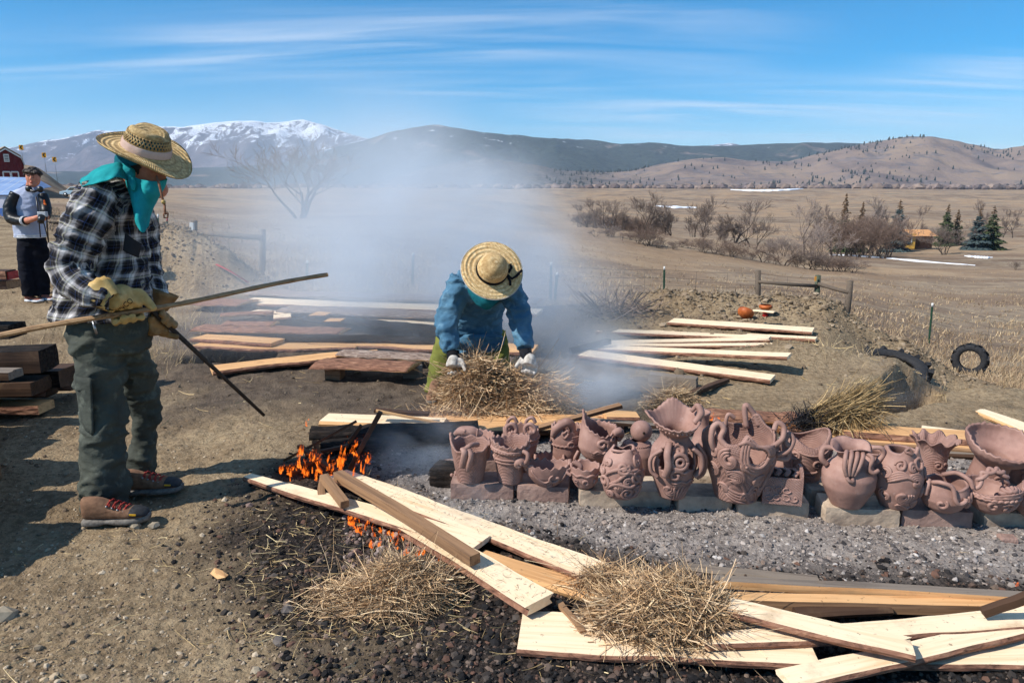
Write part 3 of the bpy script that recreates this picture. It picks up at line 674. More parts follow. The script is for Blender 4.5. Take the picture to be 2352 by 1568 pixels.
def brick_mat(name, c1, c2, c3):
    t = NT(name); co = t.coord('Object'); rv = t.rnd(); off = t.n.new('ShaderNodeCombineXYZ'); t.l.new(t.math('MULTIPLY', rv, 23.0), off.inputs[0])
    va = t.n.new('ShaderNodeVectorMath'); va.operation = 'ADD'; t.l.new(co, va.inputs[0]); t.l.new(off.outputs[0], va.inputs[1]); v = va.outputs[0]
    a = t.noise(v, 7, 6, 0.65); b = t.noise(v, 60, 5, 0.7); c = t.noise(v, 3.0, 4, 0.6)
    col = t.ramp(a, [(0.3, c2), (0.55, c1), (0.75, c3)]); col = t.mix(t.rng(c, 0.52, 0.7, 0, 0.6), col, lin(104, 97, 93))
    col = t.mix(t.rng(b, 0.6, 0.72, 0, 0.5), col, c2)
    return t.fin(col, 0.92, t.bump(b, 0.5, 0.006, t.bump(a, 0.35, 0.01)), 0.15)
M_BRICK = brick_mat('fire_brick', lin(184, 164, 142), lin(130, 113, 100), lin(202, 184, 162))
M_BRICK_P = brick_mat('sooty_pink_brick', lin(156, 128, 116), lin(108, 86, 80), lin(174, 150, 136))
def brick_mesh(L, D, H, seed):
    """bevelled, slightly chipped block"""
    r = random.Random(seed); nx, nyy, nz = 14, 6, 5; V = []; idx = {}; Fs = []
    def vid(i, j, k):
        key = (i, j, k)
        if key not in idx:
            p = np.array([(i / nx - 0.5) * L, (j / nyy - 0.5) * D, k / nz * H])
            edges = (i in (0, nx)) + (j in (0, nyy)) + (k in (0, nz))
            c = np.array([0, 0, H / 2])
            if edges >= 2: p = p + (c - p) / np.linalg.norm(c - p) * (0.0035 if edges == 2 else 0.006) * (0.6 + 1.2 * vn3(np.array(p[0] * 30), np.array(p[1] * 30), np.array(p[2] * 30), seed))
            p = p + (np.array([r.random(), r.random(), r.random()]) - 0.5) * 0.0022
            idx[key] = len(V); V.append(tuple(float(q) for q in p))
        return idx[key]
    for i in range(nx):
        for j in range(nyy):
            Fs.append((vid(i, j, nz), vid(i + 1, j, nz), vid(i + 1, j + 1, nz), vid(i, j + 1, nz))); Fs.append((vid(i, j, 0), vid(i, j + 1, 0), vid(i + 1, j + 1, 0), vid(i + 1, j, 0)))
        for k in range(nz):
            Fs.append((vid(i, 0, k), vid(i + 1, 0, k), vid(i + 1, 0, k + 1), vid(i, 0, k + 1))); Fs.append((vid(i, nyy, k), vid(i, nyy, k + 1), vid(i + 1, nyy, k + 1), vid(i + 1, nyy, k)))
    for j in range(nyy):
        for k in range(nz):
            Fs.append((vid(0, j, k), vid(0, j, k + 1), vid(0, j + 1, k + 1), vid(0, j + 1, k))); Fs.append((vid(nx, j, k), vid(nx, j + 1, k), vid(nx, j + 1, k + 1), vid(nx, j, k + 1)))
    me = bpy.data.meshes.new('brick'); me.from_pydata(V, [], Fs); me.update(); return me
BRK = 0.085
def brick(label, a, b, depth=0.17, H=BRK, mat=None, cat='brick', name='fire_brick', group='bricks under the pots', sink=0.012, z0=0.0):
    """a, b: lower front corners in the picture"""
    A, B = at(*a, z0), at(*b, z0); d = (B - A); L = d.length; d.normalize(); nrm = Vector((-d.y, d.x, 0))
    o = obj(name, brick_mesh(L, depth, H + sink, int(a[0])), mat or M_BRICK)
    c = (A + B) / 2 + nrm * depth / 2; o.location = (c.x, c.y, z0 - sink); o.rotation_euler = (0, 0, math.atan2(d.y, d.x))
    return tag(o, label, cat, group)
brick('leftmost front brick, sooty pink, under the flared bucket pot', (1034, 1146), (1180, 1148), mat=M_BRICK_P)
brick('second front brick from the left, pinkish, under the boat dish', (1186, 1150), (1306, 1156), mat=M_BRICK_P)
brick('longest front brick, beige, under the cup and the egg-shaped vase', (1330, 1163), (1542, 1166), depth=0.2)
brick('beige front brick left of the square planter', (1556, 1176), (1682, 1178))
brick('grey-streaked front brick under the square planter', (1693, 1186), (1858, 1194))
brick('long beige front brick under the smooth jug', (1893, 1203), (2066, 1212))
brick('reddish brown front brick under the bowl with snake handles', (2068, 1208), (2233, 1216), mat=M_BRICK_P)
brick('last front brick, cut by the right edge of the picture', (2256, 1214), (2440, 1222))
back = [((985, 1112), (1042, 1118), M_CHAR_SHADE, 'sooty timber block left of the flared bucket pot'), ((1262, 1118), (1330, 1122), M_BRICK_P, 'pink brick behind the boat dish'),
        ((1560, 1125), (1690, 1130), M_BRICK, 'back row brick under the big scrolled bucket'), ((1856, 1160), (1912, 1162), M_BRICK, 'back row brick left of the smooth jug'),
        ((2010, 1168), (2090, 1170), M_BRICK, 'back row brick between the jug and the scroll vase'), ((2100, 1165), (2240, 1172), M_BRICK_P, 'back row brick behind the snake-handled bowl'),
        ((1700, 1140), (1850, 1146), M_BRICK_P, 'back row brick behind the square planter'), ((1360, 1108), (1545, 1114), M_BRICK_P, 'back row brick behind the egg-shaped vase'),
        ((1060, 1092), (1200, 1094), M_BRICK_P, 'back row brick behind the two bucket pots'), ((2250, 1170), (2420, 1178), M_BRICK, 'back row brick near the right edge')]
for a, b, m, lb in back: brick(lb, a, b, depth=0.16, mat=m, group='bricks under the back row')
brick('sooty brick fragment left behind the timber block', (1008, 1086), (1060, 1090), depth=0.1, H=0.05, mat=M_BRICK_P, group='bricks under the back row')
brick('loose brick fragment lying in the ash at the right edge', (2298, 1252), (2340, 1256), depth=0.06, H=0.035, mat=M_BRICK_P, name='brick_fragment')
brick('short wooden block holding up the nearest slab, left one', (745, 872), (782, 873), depth=0.14, H=0.11, mat=M_WEATH, name='wooden_block', cat='block', group='blocks at the trench')
brick('pale wooden block holding up the nearest slab, right one', (925, 871), (964, 872), depth=0.14, H=0.10, mat=M_GREYW, name='wooden_block', cat='block', group='blocks at the trench')
o = brick('long grey wooden block lying behind the pots on the right bank', (1487, 884), (1599, 896), depth=0.1, H=0.09, mat=M_GREYW, name='wooden_block', cat='block', group='blocks at the trench')
beam('dark stick lying on the right bank beside the grey block', (1551, 912), (1670, 868), 0.05, 0.05, 0.05, 0.03, [M_DARKW, M_DARKW], 'stick', cat='stick')
beam('charred branch lying at the left end of the right bank boards', (1310, 800), (1400, 778), 0.06, 0.12, 0.06, 0.05, [M_CHAR_SHADE, M_CHAR_SHADE], 'stick', cat='stick')

# ---- timber stack at the left edge
def timber(label, right_px, Y, L, w, h, z, mats, ang=0.0, seed=0, roll=0.0, bark_up=False, dz=0.0):
    R = atd(*right_px, Y); R.z = z if z is not None else R.z
    A = R + Vector((-cos(ang) * L, -sin(ang) * L, dz))
    me = slab_mesh(L, w, w, h, seed, live=0.05, wane=0.05, n=18, bark_up=bark_up, ragged=0.02)
    o = obj('timber', me, mats); o.matrix_world = frame_between(A, R, roll)
    return tag(o, label, 'timber', 'timber stack at the left edge')
TS = [((180, 888), 5.2, 2.2, 0.20, 0.07, [M_BARK, M_BARK], 0.03, 'reddish slab lowest in the stack touching the trousers', True),  # dark and charred woods put the stack's shade into the timber colours
      ((104, 925), 4.7, 1.8, 0.16, 0.06, [M_PINE_O, M_BARK], 0.02, 'golden sawn timber at the bottom front of the stack', False),
      ((118, 905), 4.9, 1.9, 0.15, 0.07, [M_DARKW, M_BARK], -0.02, 'barked log end just above the golden timber', True),
      ((92, 870), 4.7, 2.0, 0.22, 0.09, [M_DARKW, M_DARKW], 0.05, 'brown timber in the middle of the stack', False),
      ((156, 845), 4.95, 2.2, 0.24, 0.12, [M_DARKW, M_CHAR_SHADE], 0.0, 'shade-darkened board reaching furthest right in the stack', False),
      ((110, 800), 4.75, 1.8, 0.24, 0.15, [M_CHAR_SHADE, M_DARKW], 0.12, 'thick squared beam end high in the stack', False),
      ((33, 850), 4.4, 1.6, 0.14, 0.05, [M_GREYW, M_DARKW], 0.0, 'grey board end at the front of the stack', False),
      ((36, 742), 5.3, 1.8, 0.2, 0.1, [M_CHAR_SHADE, M_CHAR_SHADE], 0.0, 'shade-darkened square timber end on top of the stack', False),
      ((26, 622), 5.2, 1.6, 0.14, 0.06, [M_DARKW, M_BARK], 0.06, 'log end with a red painted tip at the left edge', False),
      ((27, 642), 5.25, 1.6, 0.16, 0.06, [M_WEATH, M_BARK], 0.02, 'tan log end just under the red-tipped one', False)]
for i, (p, Y, L, w, h, mt, a, lb, bu) in enumerate(TS): timber(lb, p, Y, L, w, h, None, mt, a, 400 + i, bark_up=bu)
red_end = MB(); red_end.box((0, 0, 0), (0.05, 0.12, 0.055)); rp = atd(24, 624, 5.19)
M_RED = simple('red_paint', lin(178, 40, 36), lin(130, 26, 24), 30, 0.5)
rt = [o for o in bpy.data.objects if o.get('label', '').startswith('log end with a red')][0]
ro = red_end.build('painted_tip', M_RED, rt); ro.location = (1.585, 0, -0.03)
r = random.Random(5)
for i in range(15):                                          # the same stack goes on outside the picture and shades the ground
    Y = 2.75 + (i % 5) * 0.36; lv = i // 5
    R = Vector((-(0.735 * Y) - 0.22 - r.uniform(0, 0.25), Y + r.uniform(-.06, .06), 0.16 + lv * 0.17)); L = 1.5
    me = slab_mesh(L, 0.3, 0.3, 0.15, 500 + i, live=0.05, wane=0.05, n=10)
    o = obj('timber', me, [M_WEATH, M_BARK]); o.matrix_world = frame_between(R + Vector((-L, r.uniform(-.2, .2), 0)), R)
    tag(o, 'thick brown timber of the stack just outside the left edge', 'timber', 'timber stack beyond the left edge')
# ================================================================== CLAY POTS
def clay_mat(name, tex=0.0):
    t = NT(name); co = t.coord('Object')
    a = t.noise(co, 9, 5, 0.6); b = t.noise(co, 70, 5, 0.6); c = t.noise(co, 3, 3, 0.5)
    col = t.ramp(a, [(0.3, lin(126, 94, 84)), (0.5, lin(148, 114, 103)), (0.75, lin(164, 131, 119))])
    col = t.mix(t.rng(c, 0.5, 0.7, 0, 0.35), col, lin(120, 92, 85)); col = t.mix(t.rng(b, 0.62, 0.74, 0, 0.3), col, lin(100, 74, 66))
    wp = t.n.new('ShaderNodeNewGeometry').outputs['Position']; wa = t.noise(wp, 3.2, 2, 0.5); wb = t.noise(wp, 11, 5, 0.65); wc = t.noise(wp, 30, 4, 0.7)
    col = t.mix(t.rng(wa, 0.38, 0.62), col, t.mix(1.0, col, (1.16, 1.18, 1.18), 'MULTIPLY')); col = t.mix(t.rng(wb, 0.56, 0.72, 0, 0.45), col, lin(104, 80, 74)); col = t.mix(t.rng(wc, 0.60, 0.72, 0, 0.35), col, lin(182, 156, 146))
    n = t.bump(b, 0.25, 0.003)
    if tex:
        w1 = t.wave(t.map(co, (1, 1, 1), rot=(0.6, 0.5, 0.3)), 62, 0.6, 1, 'BANDS', 'DIAGONAL'); w2 = t.wave(t.map(co, (1, 1, 1), rot=(-0.6, 0.4, 1.2)), 62, 0.6, 1, 'BANDS', 'DIAGONAL')
        n = t.bump(t.math('MULTIPLY', w1, w2), tex, 0.006, n)
    return t.fin(col, 0.62, n, 0.28)
M_CLAY = clay_mat('raw_clay'); M_CLAYT = clay_mat('combed_clay', 0.5)
class Pot:
    def __init__(s, name, label, base_px, prof, z=BRK, Y=None, scale=1.0, rot=0.0, tilt=(0, 0), rim=None, th=0.012, ell=1.0, mat=None, nt=72, nh=40, holes=(), warp=None, group='raw clay pots waiting for the fire', cat='pot'):
        p = at(*base_px, z) if Y is None else atd(*base_px, Y)
        s.E = empty(name, (p.x, p.y, z if Y is None else p.z), 0, label, cat, group); s.E.rotation_euler = (tilt[0], tilt[1], rot)
        H = np.array([q[0] for q in prof], float) * scale; R = np.array([q[1] for q in prof], float) * scale
        s.top = H[-1]; s.mat = mat or M_CLAY; s.ell = ell; s.rim = rim; s.scale = scale; s.warp = warp
        hh = np.linspace(0, s.top, 120)
        # smooth the profile a little
        rr = np.interp(hh, H, R); k = np.array([1, 2, 3, 4, 5, 4, 3, 2, 1.]); k /= k.sum()
        pad = np.concatenate([[2 * rr[0] - q for q in rr[4:0:-1]], rr, [2 * rr[-1] - q for q in rr[-2:-6:-1]]])
        s.hh = hh; s.rr = np.convolve(pad, k, 'valid')
        s.base_rot = rot
        s.body(nt, nh, th, holes)
    def P(s, th, h, off=0.0):
        th = np.asarray(th, float); h = np.asarray(h, float)
        r = np.interp(h, s.hh, s.rr) + off
        hz = h.copy() if isinstance(h, np.ndarray) else h
        if s.rim is not None:
            f = sst(0.72, 1.0, h / s.top); dh, dr = s.rim(th); hz = hz + dh * f; r = r + dr * f
        x = r * np.cos(th); y = r * np.sin(th) * s.ell
        if s.warp is not None: x, y, hz = s.warp(x, y, hz)
        return np.stack([x, y, hz], -1)
    def body(s, nt, nh, thk, holes):
        th = np.linspace(0, 2 * pi, nt, endpoint=False); h = np.linspace(0, s.top, nh)
        A, B = np.meshgrid(th, h)
        out = s.P(A, B); wob = fbm3(out[..., 0] * 14, out[..., 1] * 14, out[..., 2] * 14, 2, 4) * 0.0022
        out = s.P(A, B, wob); inn = s.P(A, np.clip(B + np.where(B < 1e-6, thk, 0), 0, s.top), -thk)
        V = np.concatenate([out.reshape(-1, 3), inn.reshape(-1, 3)]); N = nt * nh
        Fs = []
        def hole(t, q):
            for (t0, h0, rt, rh) in holes:
                d = (t - t0 + pi) % (2 * pi) - pi
                if (d / rt) ** 2 + ((q - h0 * s.scale) / (rh * s.scale)) ** 2 < 1: return True
            return False
        cell = [[hole(th[j] + pi / nt, (h[i] + h[min(i + 1, nh - 1)]) / 2) for j in range(nt)] for i in range(nh - 1)] if holes else None
        for i in range(nh - 1):
            for j in range(nt):
                if cell and cell[i][j]: continue
                j2 = (j + 1) % nt; a, b, c, d = i * nt + j, i * nt + j2, (i + 1) * nt + j2, (i + 1) * nt + j
                Fs.append((a, b, c, d)); Fs.append((N + a, N + d, N + c, N + b))
                if cell:
                    if cell[i][j2]: Fs.append((b, N + b, N + c, c))
                    if cell[i][j - 1]: Fs.append((a, d, N + d, N + a))
                    if i + 1 < nh - 1 and cell[i + 1][j]: Fs.append((d, c, N + c, N + d))
                    if i > 0 and cell[i - 1][j]: Fs.append((a, N + a, N + b, b))
        for j in range(nt):
            j2 = (j + 1) % nt; a, b = (nh - 1) * nt + j, (nh - 1) * nt + j2
            Fs.append((a, b, N + b, N + a))
        Fs.append(tuple(range(nt))[::-1]); Fs.append(tuple(N + k for k in range(nt)))
        me = bpy.data.meshes.new('body'); me.from_pydata([tuple(v) for v in V.tolist()], [], Fs)
        me.polygons.foreach_set('use_smooth', [True] * len(Fs)); me.update()
        obj('body', me, s.mat, s.E)
    # angle facing the camera is -pi/2 (in the pot's own frame)
    def coil(s, pts, rad=0.008, name='coil', lift=0.25, seg=6, flat=1.0, taper=True):
        """pts: (theta, h) on the surface"""
        rad = rad * 1.15; pts = np.array(pts, float); pts[:, 1] = np.clip(pts[:, 1], rad * .8, s.top / s.scale - rad * .3); q = s.P(pts[:, 0], pts[:, 1] * s.scale, rad * lift)
        n = len(q); rr = np.full(n, rad)
        if taper: rr = rad * (0.55 + 0.45 * np.clip(np.minimum(np.arange(n), np.arange(n)[::-1]) / 5.0, 0, 1))
        b = MB(); b.tube([tuple(v) for v in q], list(rr), seg, flat=flat); return b.build(name, M_CLAY, s.E)
    def spiral(s, t0, h0, size, turns=1.6, dirn=1, a0=0.0, rad=0.008, tail=None, name='scroll', inner=0.18):
        h0s = h0; R = max(np.interp(h0 * s.scale, s.hh, s.rr), 0.02) / s.scale
        n = int(22 * turns) + 4; pts = []
        for i in range(n):
            f = i / (n - 1); a = a0 + dirn * 2 * pi * turns * (1 - f); rr = size * (inner + (1 - inner) * (1 - f)) 
            pts.append((t0 + rr * cos(a) / R, h0s + rr * sin(a)))
        if tail:
            pre = spline([(tail[0][0], tail[0][1])] + [(q[0], q[1]) for q in tail[1:]] + [pts[0]], 14)
            pts = [tuple(q) for q in pre[:-1]] + pts
        return s.coil(pts, rad, name)
    def wavy(s, h, rad=0.006, amp=0.006, freq=18, t0=0, t1=2 * pi, name='rope_band', n=None):
        n = n or int(freq * 6); th = np.linspace(t0, t1, n)
        return s.coil([(a, h + amp * math.sin(a * freq)) for a in th], rad, name, taper=False, seg=5)
    def ring(s, t0, h0, r, rad=0.006, name='ring'):
        R = np.interp(h0 * s.scale, s.hh, s.rr) / s.scale
        return s.coil([(t0 + r * cos(a) / R, h0 + r * sin(a)) for a in np.linspace(0, 2 * pi, 20)], rad, name, taper=False)
    def beads(s, t0, t1, h0, h1, n, rad=0.006, name='bead_row'):
        b = MB()
        for i in range(n):
            f = i / (n - 1); p = s.P(np.array(t0 + (t1 - t0) * f), np.array((h0 + (h1 - h0) * f) * s.scale)); b.sphere(tuple(p), rad, 7, 5)
        return b.build(name, M_CLAY, s.E)
    def free(s, pts, rad=0.01, name='handle', seg=8, n=24, flat=1.0):
        q = spline([tuple(c * s.scale for c in p) for p in pts], n); b = MB(); b.tube([tuple(v) for v in q], rad if not isinstance(rad, (list, tuple)) else list(np.interp(np.linspace(0, 1, n), np.linspace(0, 1, len(rad)), rad)), seg, flat=flat)
        return b.build(name, M_CLAY, s.E)
    def blob(s, c, r, name='knob'):
        b = MB(); b.sphere(tuple(q * s.scale for q in c), r, 12, 8); return b.build(name, M_CLAY, s.E)
FR = -pi / 2
def serr(n, amp, dr=0.0, wave=None, sharp=1.5, seed=0):
    def f(th):
        w = np.abs(((th * n / (2 * pi)) % 1.0) - 0.5) * 2
        a = amp * (1 - w) ** sharp * (0.7 + 0.6 * vn2(th * n / 2, th * 0 + seed, seed)); d = dr * np.ones_like(th)
        if wave is not None:
            e, g = wave(th); a = a + e; d = d + g
        return a, d
    return f
def gbump(th, c, w): d = (th - c + pi) % (2 * pi) - pi; return np.exp(-(d / w) ** 2)

# --- left group
p = Pot('bucket_pot', 'flared bucket pot at the far left with a folded strap over its rim', (1081, 1100), [(0, .066), (.05, .076), (.12, .089), (.185, .102), (.2, .106)], mat=M_CLAYT,
        rim=lambda th: (.05 * gbump(th, pi, .35) - .025 * gbump(th, FR, .8) + .006 * np.sin(th * 9), .0 * th))
p.free([(-.03, -.10, .205), (-.02, -.122, .19), (-.03, -.122, .14), (-.035, -.115, .11)], .017, 'strap', flat=.6)
p.free([(.0, -.10, .20), (.012, -.12, .175), (.0, -.118, .12), (-.005, -.108, .09)], .015, 'strap', flat=.6)
p.free([(-.02, -.10, .2), (.01, -.08, .215), (.04, -.03, .2)], .013, 'strap')
p = Pot('creature_pot', 'low serrated pot with a lizard-like head behind the flared bucket', (1095, 1078), [(0, .06), (.1, .08), (.17, .09), (.2, .10)], Y=3.75, rim=serr(16, .018))
p.free([(-.12, 0, .21), (-.08, -.02, .235), (-.02, -.03, .235), (.03, -.03, .21)], [.012, .026, .03, .02], 'creature_head')
p.blob((-.06, -.045, .245), .011, 'eye')
p.free([(.0, -.06, .17), (.012, -.06, .26)], .006, 'spike')
b = MB(); rr = random.Random(2)
for i in range(16): b.sphere((rr.uniform(-.035, .035), rr.uniform(-.02, .02), .012 + rr.uniform(0, .03)), rr.uniform(.008, .016), 8, 6)
q = at(1053, 1098, .06); o = b.build('clay_lump', M_CLAY, None, (q.x, q.y, q.z)); tag(o, 'small crumbly clay lump left of the flared bucket pot', 'clay lump')
p = Pot('bucket_pot', 'upright bucket pot with crinkled rim, rope bands and a ring handle', (1172, 1103), [(0, .062), (.05, .068), (.1, .076), (.15, .088), (.2, .099), (.215, .103)], mat=M_CLAYT, rim=serr(18, .014, wave=lambda th: (.012 * np.sin(th * 2 + 1), 0 * th)))
p.wavy(.185, .007, .0, 2); p.wavy(.178, .006, .003, 40); p.wavy(.14, .006, 0, 2, pi, 1.85 * pi); p.wavy(.122, .006, 0, 2, pi, 1.85 * pi); p.beads(pi * 1.02, pi * 1.75, .131, .131, 20, .0035)
p.ring(pi * 1.12, .138, .014, .006); p.free([(.06, -.075, .19), (.085, -.095, .18), (.085, -.10, .15), (.066, -.075, .115)], .011); p.ring(pi * 1.73, .115, .012, .007)
p = Pot('horned_pot', 'dark-sided pot with curled horns behind the crinkled bucket', (1196, 1080), [(0, .06), (.1, .085), (.2, .098), (.24, .1)], Y=3.72, rim=serr(18, .014))
for sx in (-1, 1):
    c0 = (.05 * sx, -.06)
    p.free([(c0[0] - .02, c0[1], .22), (c0[0] - .028, c0[1], .27), (c0[0], c0[1] - .01, .295), (c0[0] + .026, c0[1] - .012, .27), (c0[0] + .016, c0[1] - .014, .246), (c0[0] - .004, c0[1] - .014, .252)], .011, 'horn')
    p.free([(c0[0] - .012, c0[1] + .05, .24), (c0[0] - .02, c0[1] + .05, .29), (c0[0] + .01, c0[1] + .04, .315), (c0[0] + .03, c0[1] + .04, .285)], .010, 'horn')
p.wavy(.2, .006, .002, 30); p.wavy(.17, .006, 0, 2)
def boat(x, y, z): return x * 1.4, y, z + 1.1 * x * x * 1.6
p = Pot('boat_dish', 'boat-shaped dish with a toothed rim and a snout at the left', (1258, 1112), [(0, .04), (.015, .052), (.05, .075), (.085, .084), (.1, .086)], rim=serr(17, .02, sharp=1.3), warp=boat, ell=.8)
p.free([(-.105, -.02, .115), (-.14, -.03, .135), (-.155, -.03, .12), (-.14, -.035, .105)], [.018, .024, .02, .012], 'snout'); p.ring(pi * 1.09, .085, .012, .005, 'eye')
for k in range(4): p.coil([(pi * 1.25 + .07 * k + f * .9, .085 - .012 * k - .055 * math.sin(f * 2.4)) for f in np.linspace(0, 1, 18)], .006, 'coil')
p.spiral(FR + .35, .05, .026, 1.0, -1, 2.0, .007); p.coil([(FR + .7 + .2 * f, .03 + .06 * f) for f in np.linspace(0, 1, 10)], .007, 'coil'); p.free([(.13, -.02, .13), (.16, -.03, .11), (.155, -.03, .08)], .014, 'tail')
p = Pot('crowned_pot', 'dark pot with a spiky crowned creature above the boat dish', (1300, 1072), [(0, .06), (.1, .085), (.18, .09), (.23, .085)], Y=3.72, rim=serr(14, .022))
p.free([(-.08, -.05, .2), (-.06, -.07, .25), (-.01, -.075, .285), (.02, -.07, .27), (.03, -.065, .23)], [.014, .022, .026, .022, .016], 'creature_head'); p.ring(FR - .15, .215, .016, .006, 'eye'); p.ring(FR + .2, .16, .015, .006, 'ring')
p.wavy(.15, .006, .002, 26); p.free([(.02, -.085, .2), (.07, -.06, .205)], .006, 'spike'); p.free([(.02, -.085, .185), (.07, -.06, .19)], .006, 'spike')
p = Pot('toothed_bowl', 'small toothed bowl squeezed behind the boat dish', (1262, 1092), [(0, .05), (.06, .07), (.1, .085)], Y=3.62, rim=serr(16, .018)); p.wavy(.07, .005, .002, 24)
# fish pot
p = Pot('fish_pot', 'round fish pot gaping up to the left with a toothed lip', (1372, 1072), [(0, .07), (.018, .062), (.04, .05), (.075, .085), (.12, .105), (.17, .102), (.21, .095), (.225, .1)], Y=3.6,
        rim=serr(20, .014, wave=lambda th: (.085 * gbump(th, pi - .2, .75) - .03 * gbump(th, FR + .3, .6), -.012 * gbump(th, pi, .8))), mat=M_CLAY)
p.spiral(FR + .1, .165, .035, 1.3, -1, .6, .009); p.wavy(.12, .006, .006, 14, FR - .5, FR + .8); p.wavy(.108, .005, .006, 14, FR - .45, FR + .7); p.free([(.07, -.075, .215), (.1, -.06, .22), (.11, -.03, .19), (.1, -.05, .17)], [.018, .026, .024, .014], 'snout')
p.ring(FR + .75, .19, .014, .006, 'eye'); p.free([(-.105, -.02, .1), (-.125, -.03, .06), (-.12, -.02, .03)], .009, 'fin')
p = Pot('cup', 'small plain cup with a twisted cord and little curls', (1343, 1118), [(0, .03), (.012, .048), (.05, .066), (.1, .073), (.118, .075)], rim=lambda th: (.004 * np.sin(th * 11) + .004 * np.sin(th * 5), 0 * th))
p.wavy(.085, .006, .004, 9, pi * 1.05, 1.95 * pi); p.ring(FR - .05, .05, .012, .006); p.blob((-.002, -.062, .05), .006); p.spiral(FR + .75, .052, .014, 1.1, 1, 0, .006); p.spiral(FR - .8, .05, .013, 1.0, -1, 0, .006)
p.free([(-.075, 0, .1), (-.092, -.01, .085), (-.07, -.02, .07)], .009)
p = Pot('scroll_vase', 'egg-shaped vase covered with broad wave scrolls', (1427, 1134), [(0, .07), (.02, .085), (.08, .1), (.14, .101), (.19, .09), (.225, .062), (.235, .055)], rim=lambda th: (.012 * np.sin(th * 3) + .014 * gbump(th, FR + .6, .3), .006 * np.sin(th * 4)))
for k in range(3): p.spiral(FR - .35, .075 + .0, .036 - .011 * k, 1.1, 1, 2.2, .0075)
p.spiral(FR - .1, .17, .03, 1.5, 1, 3.5, .009, tail=[(FR - 1.0, .12), (FR - .7, .15)]); p.spiral(FR + .6, .12, .042, 1.4, -1, 1.6, .009, tail=[(FR - .9, .08), (FR - .4, .105), (FR + .2, .15)]); p.spiral(FR - 1.1, .09, .034, 1.3, -1, .5, .009); p.spiral(FR + .15, .045, .032, 1.7, 1, 1.2, .008, tail=[(FR + .9, .02)])
p.coil([(FR - .9 + f * 1.6, .055 + .06 * f + .02 * math.sin(f * 6)) for f in np.linspace(0, 1, 24)], .009, 'coil'); p.coil([(FR - .95 + f * 1.7, .125 + .06 * f + .02 * math.sin(f * 5)) for f in np.linspace(0, 1, 24)], .009, 'coil'); p.coil([(FR + .5 + .5 * f, .02 + .05 * f) for f in np.linspace(0, 1, 10)], .009, 'coil')
p.free([(-.055, -.02, .236), (-.03, -.048, .24), (.02, -.05, .238), (.052, -.02, .236)], .007, 'rim_fold')
for tt, hh_, sz, dr in ((-.95, .185, .026, 1), (.75, .19, .026, -1), (-.75, .03, .026, 1), (.75, .05, .03, 1), (.1, .105, .024, -1), (1.15, .12, .03, 1), (-1.25, .14, .028, -1)):
    for k in range(2): p.spiral(FR + tt, hh_, sz - .011 * k, 1.1, dr, tt * 3 + .3 * k, .007)
p = Pot('round_headed_bottle', 'bottle topped by a pierced clay ball behind the egg-shaped vase', (1460, 1100), [(0, .09), (.08, .1), (.16, .1), (.2, .08), (.225, .04)], Y=3.62); p.wavy(.207, .004, .002, 40)
p.beads(FR - .1, FR + .1, .19, .05, 12, .004); b = MB(); b.sphere((0.02, 0, .275), .058, 28, 20); b.build('ball', M_CLAY, p.E); b = MB(); b.sphere((.024, -.057, .283), .007, 10, 8); b.build('hole', simple('painted_hole_dark', (.02, .012, .01), None, 20, .9), p.E); p.blob((-.07, -.06, .2), .014)  # solid near-black bead paints the dark inside of the ball's hole
p.coil([(FR - 1.0 + .03 * k, .195) for k in range(12)], .01, 'coil')
# tall fish-mouth vase
h_ = [(FR - .62, .205, .30, .055), (FR + .62, .2, .26, .05), (FR + .05, .20, .2, .03)]
p = Pot('fish_mouth_vase', 'tallest vase, jaw-like toothed mouth over a body with oval cut-outs', (1543, 1136), [(0, .058), (.05, .075), (.1, .096), (.17, .108), (.23, .1), (.275, .066), (.30, .058), (.33, .085), (.365, .108)], nh=56, holes=h_, scale=1.07,
        rim=serr(26, .008, wave=lambda th: (.075 * gbump(th, pi / 2, .8) + .03 * gbump(th, 0.1, .6) + .035 * gbump(th, pi, .4) - .02 * gbump(th, FR, .9), .035 * gbump(th, pi, .4) + .03 * gbump(th, FR, .9) - .025 * gbump(th, pi / 2, .9))))
p.free([(-.07, -.08, .25), (-.115, -.07, .21), (-.115, -.07, .15), (-.085, -.08, .12)], .017, 'strut', flat=.6); p.free([(.06, -.085, .26), (.1, -.085, .22), (.105, -.075, .16), (.08, -.07, .12)], .02, 'strut', flat=.6); p.free([(.09, -.05, .26), (.128, -.05, .2), (.125, -.04, .13), (.1, -.03, .1)], .02, 'strut', flat=.6); p.free([(-.04, -.075, .28), (-.055, -.11, .24), (-.05, -.115, .18), (-.06, -.1, .13)], .017, 'strut', flat=.6)
p.ring(FR + .02, .2, .034, .010); p.ring(FR + .04, .198, .016, .008); p.spiral(FR + .02, .248, .026, 1.1, 1, 2.5, .009); p.spiral(FR - .1, .135, .03, 1.2, -1, 1.6, .009, tail=[(FR + .5, .16)])
for k in range(3): p.spiral(FR - .42, .058, .034 - .01 * k, 1.0, 1, .4 * k, .007)
for k in range(5): p.coil([(FR - .1 + .13 * k + .10 * k * f, .004 + .075 * f) for f in np.linspace(0, 1, 10)], .007, 'coil')
p.wavy(.1, .006, .005, 12, FR - .3, FR + .95); p.wavy(.088, .005, .005, 12, FR - .2, FR + .95)
th = np.linspace(FR - 1.3, FR + 1.2, 15); p.beads(FR - 1.2, FR + .5, .34, .345, 12, .007); p.ring(.1 - .3, .34, .013, .006, 'eye')
p.free([(.07, -.05, .36), (.1, -.04, .40), (.09, -.02, .43), (.07, 0, .4)], [.014, .018, .014, .01], 'snout')
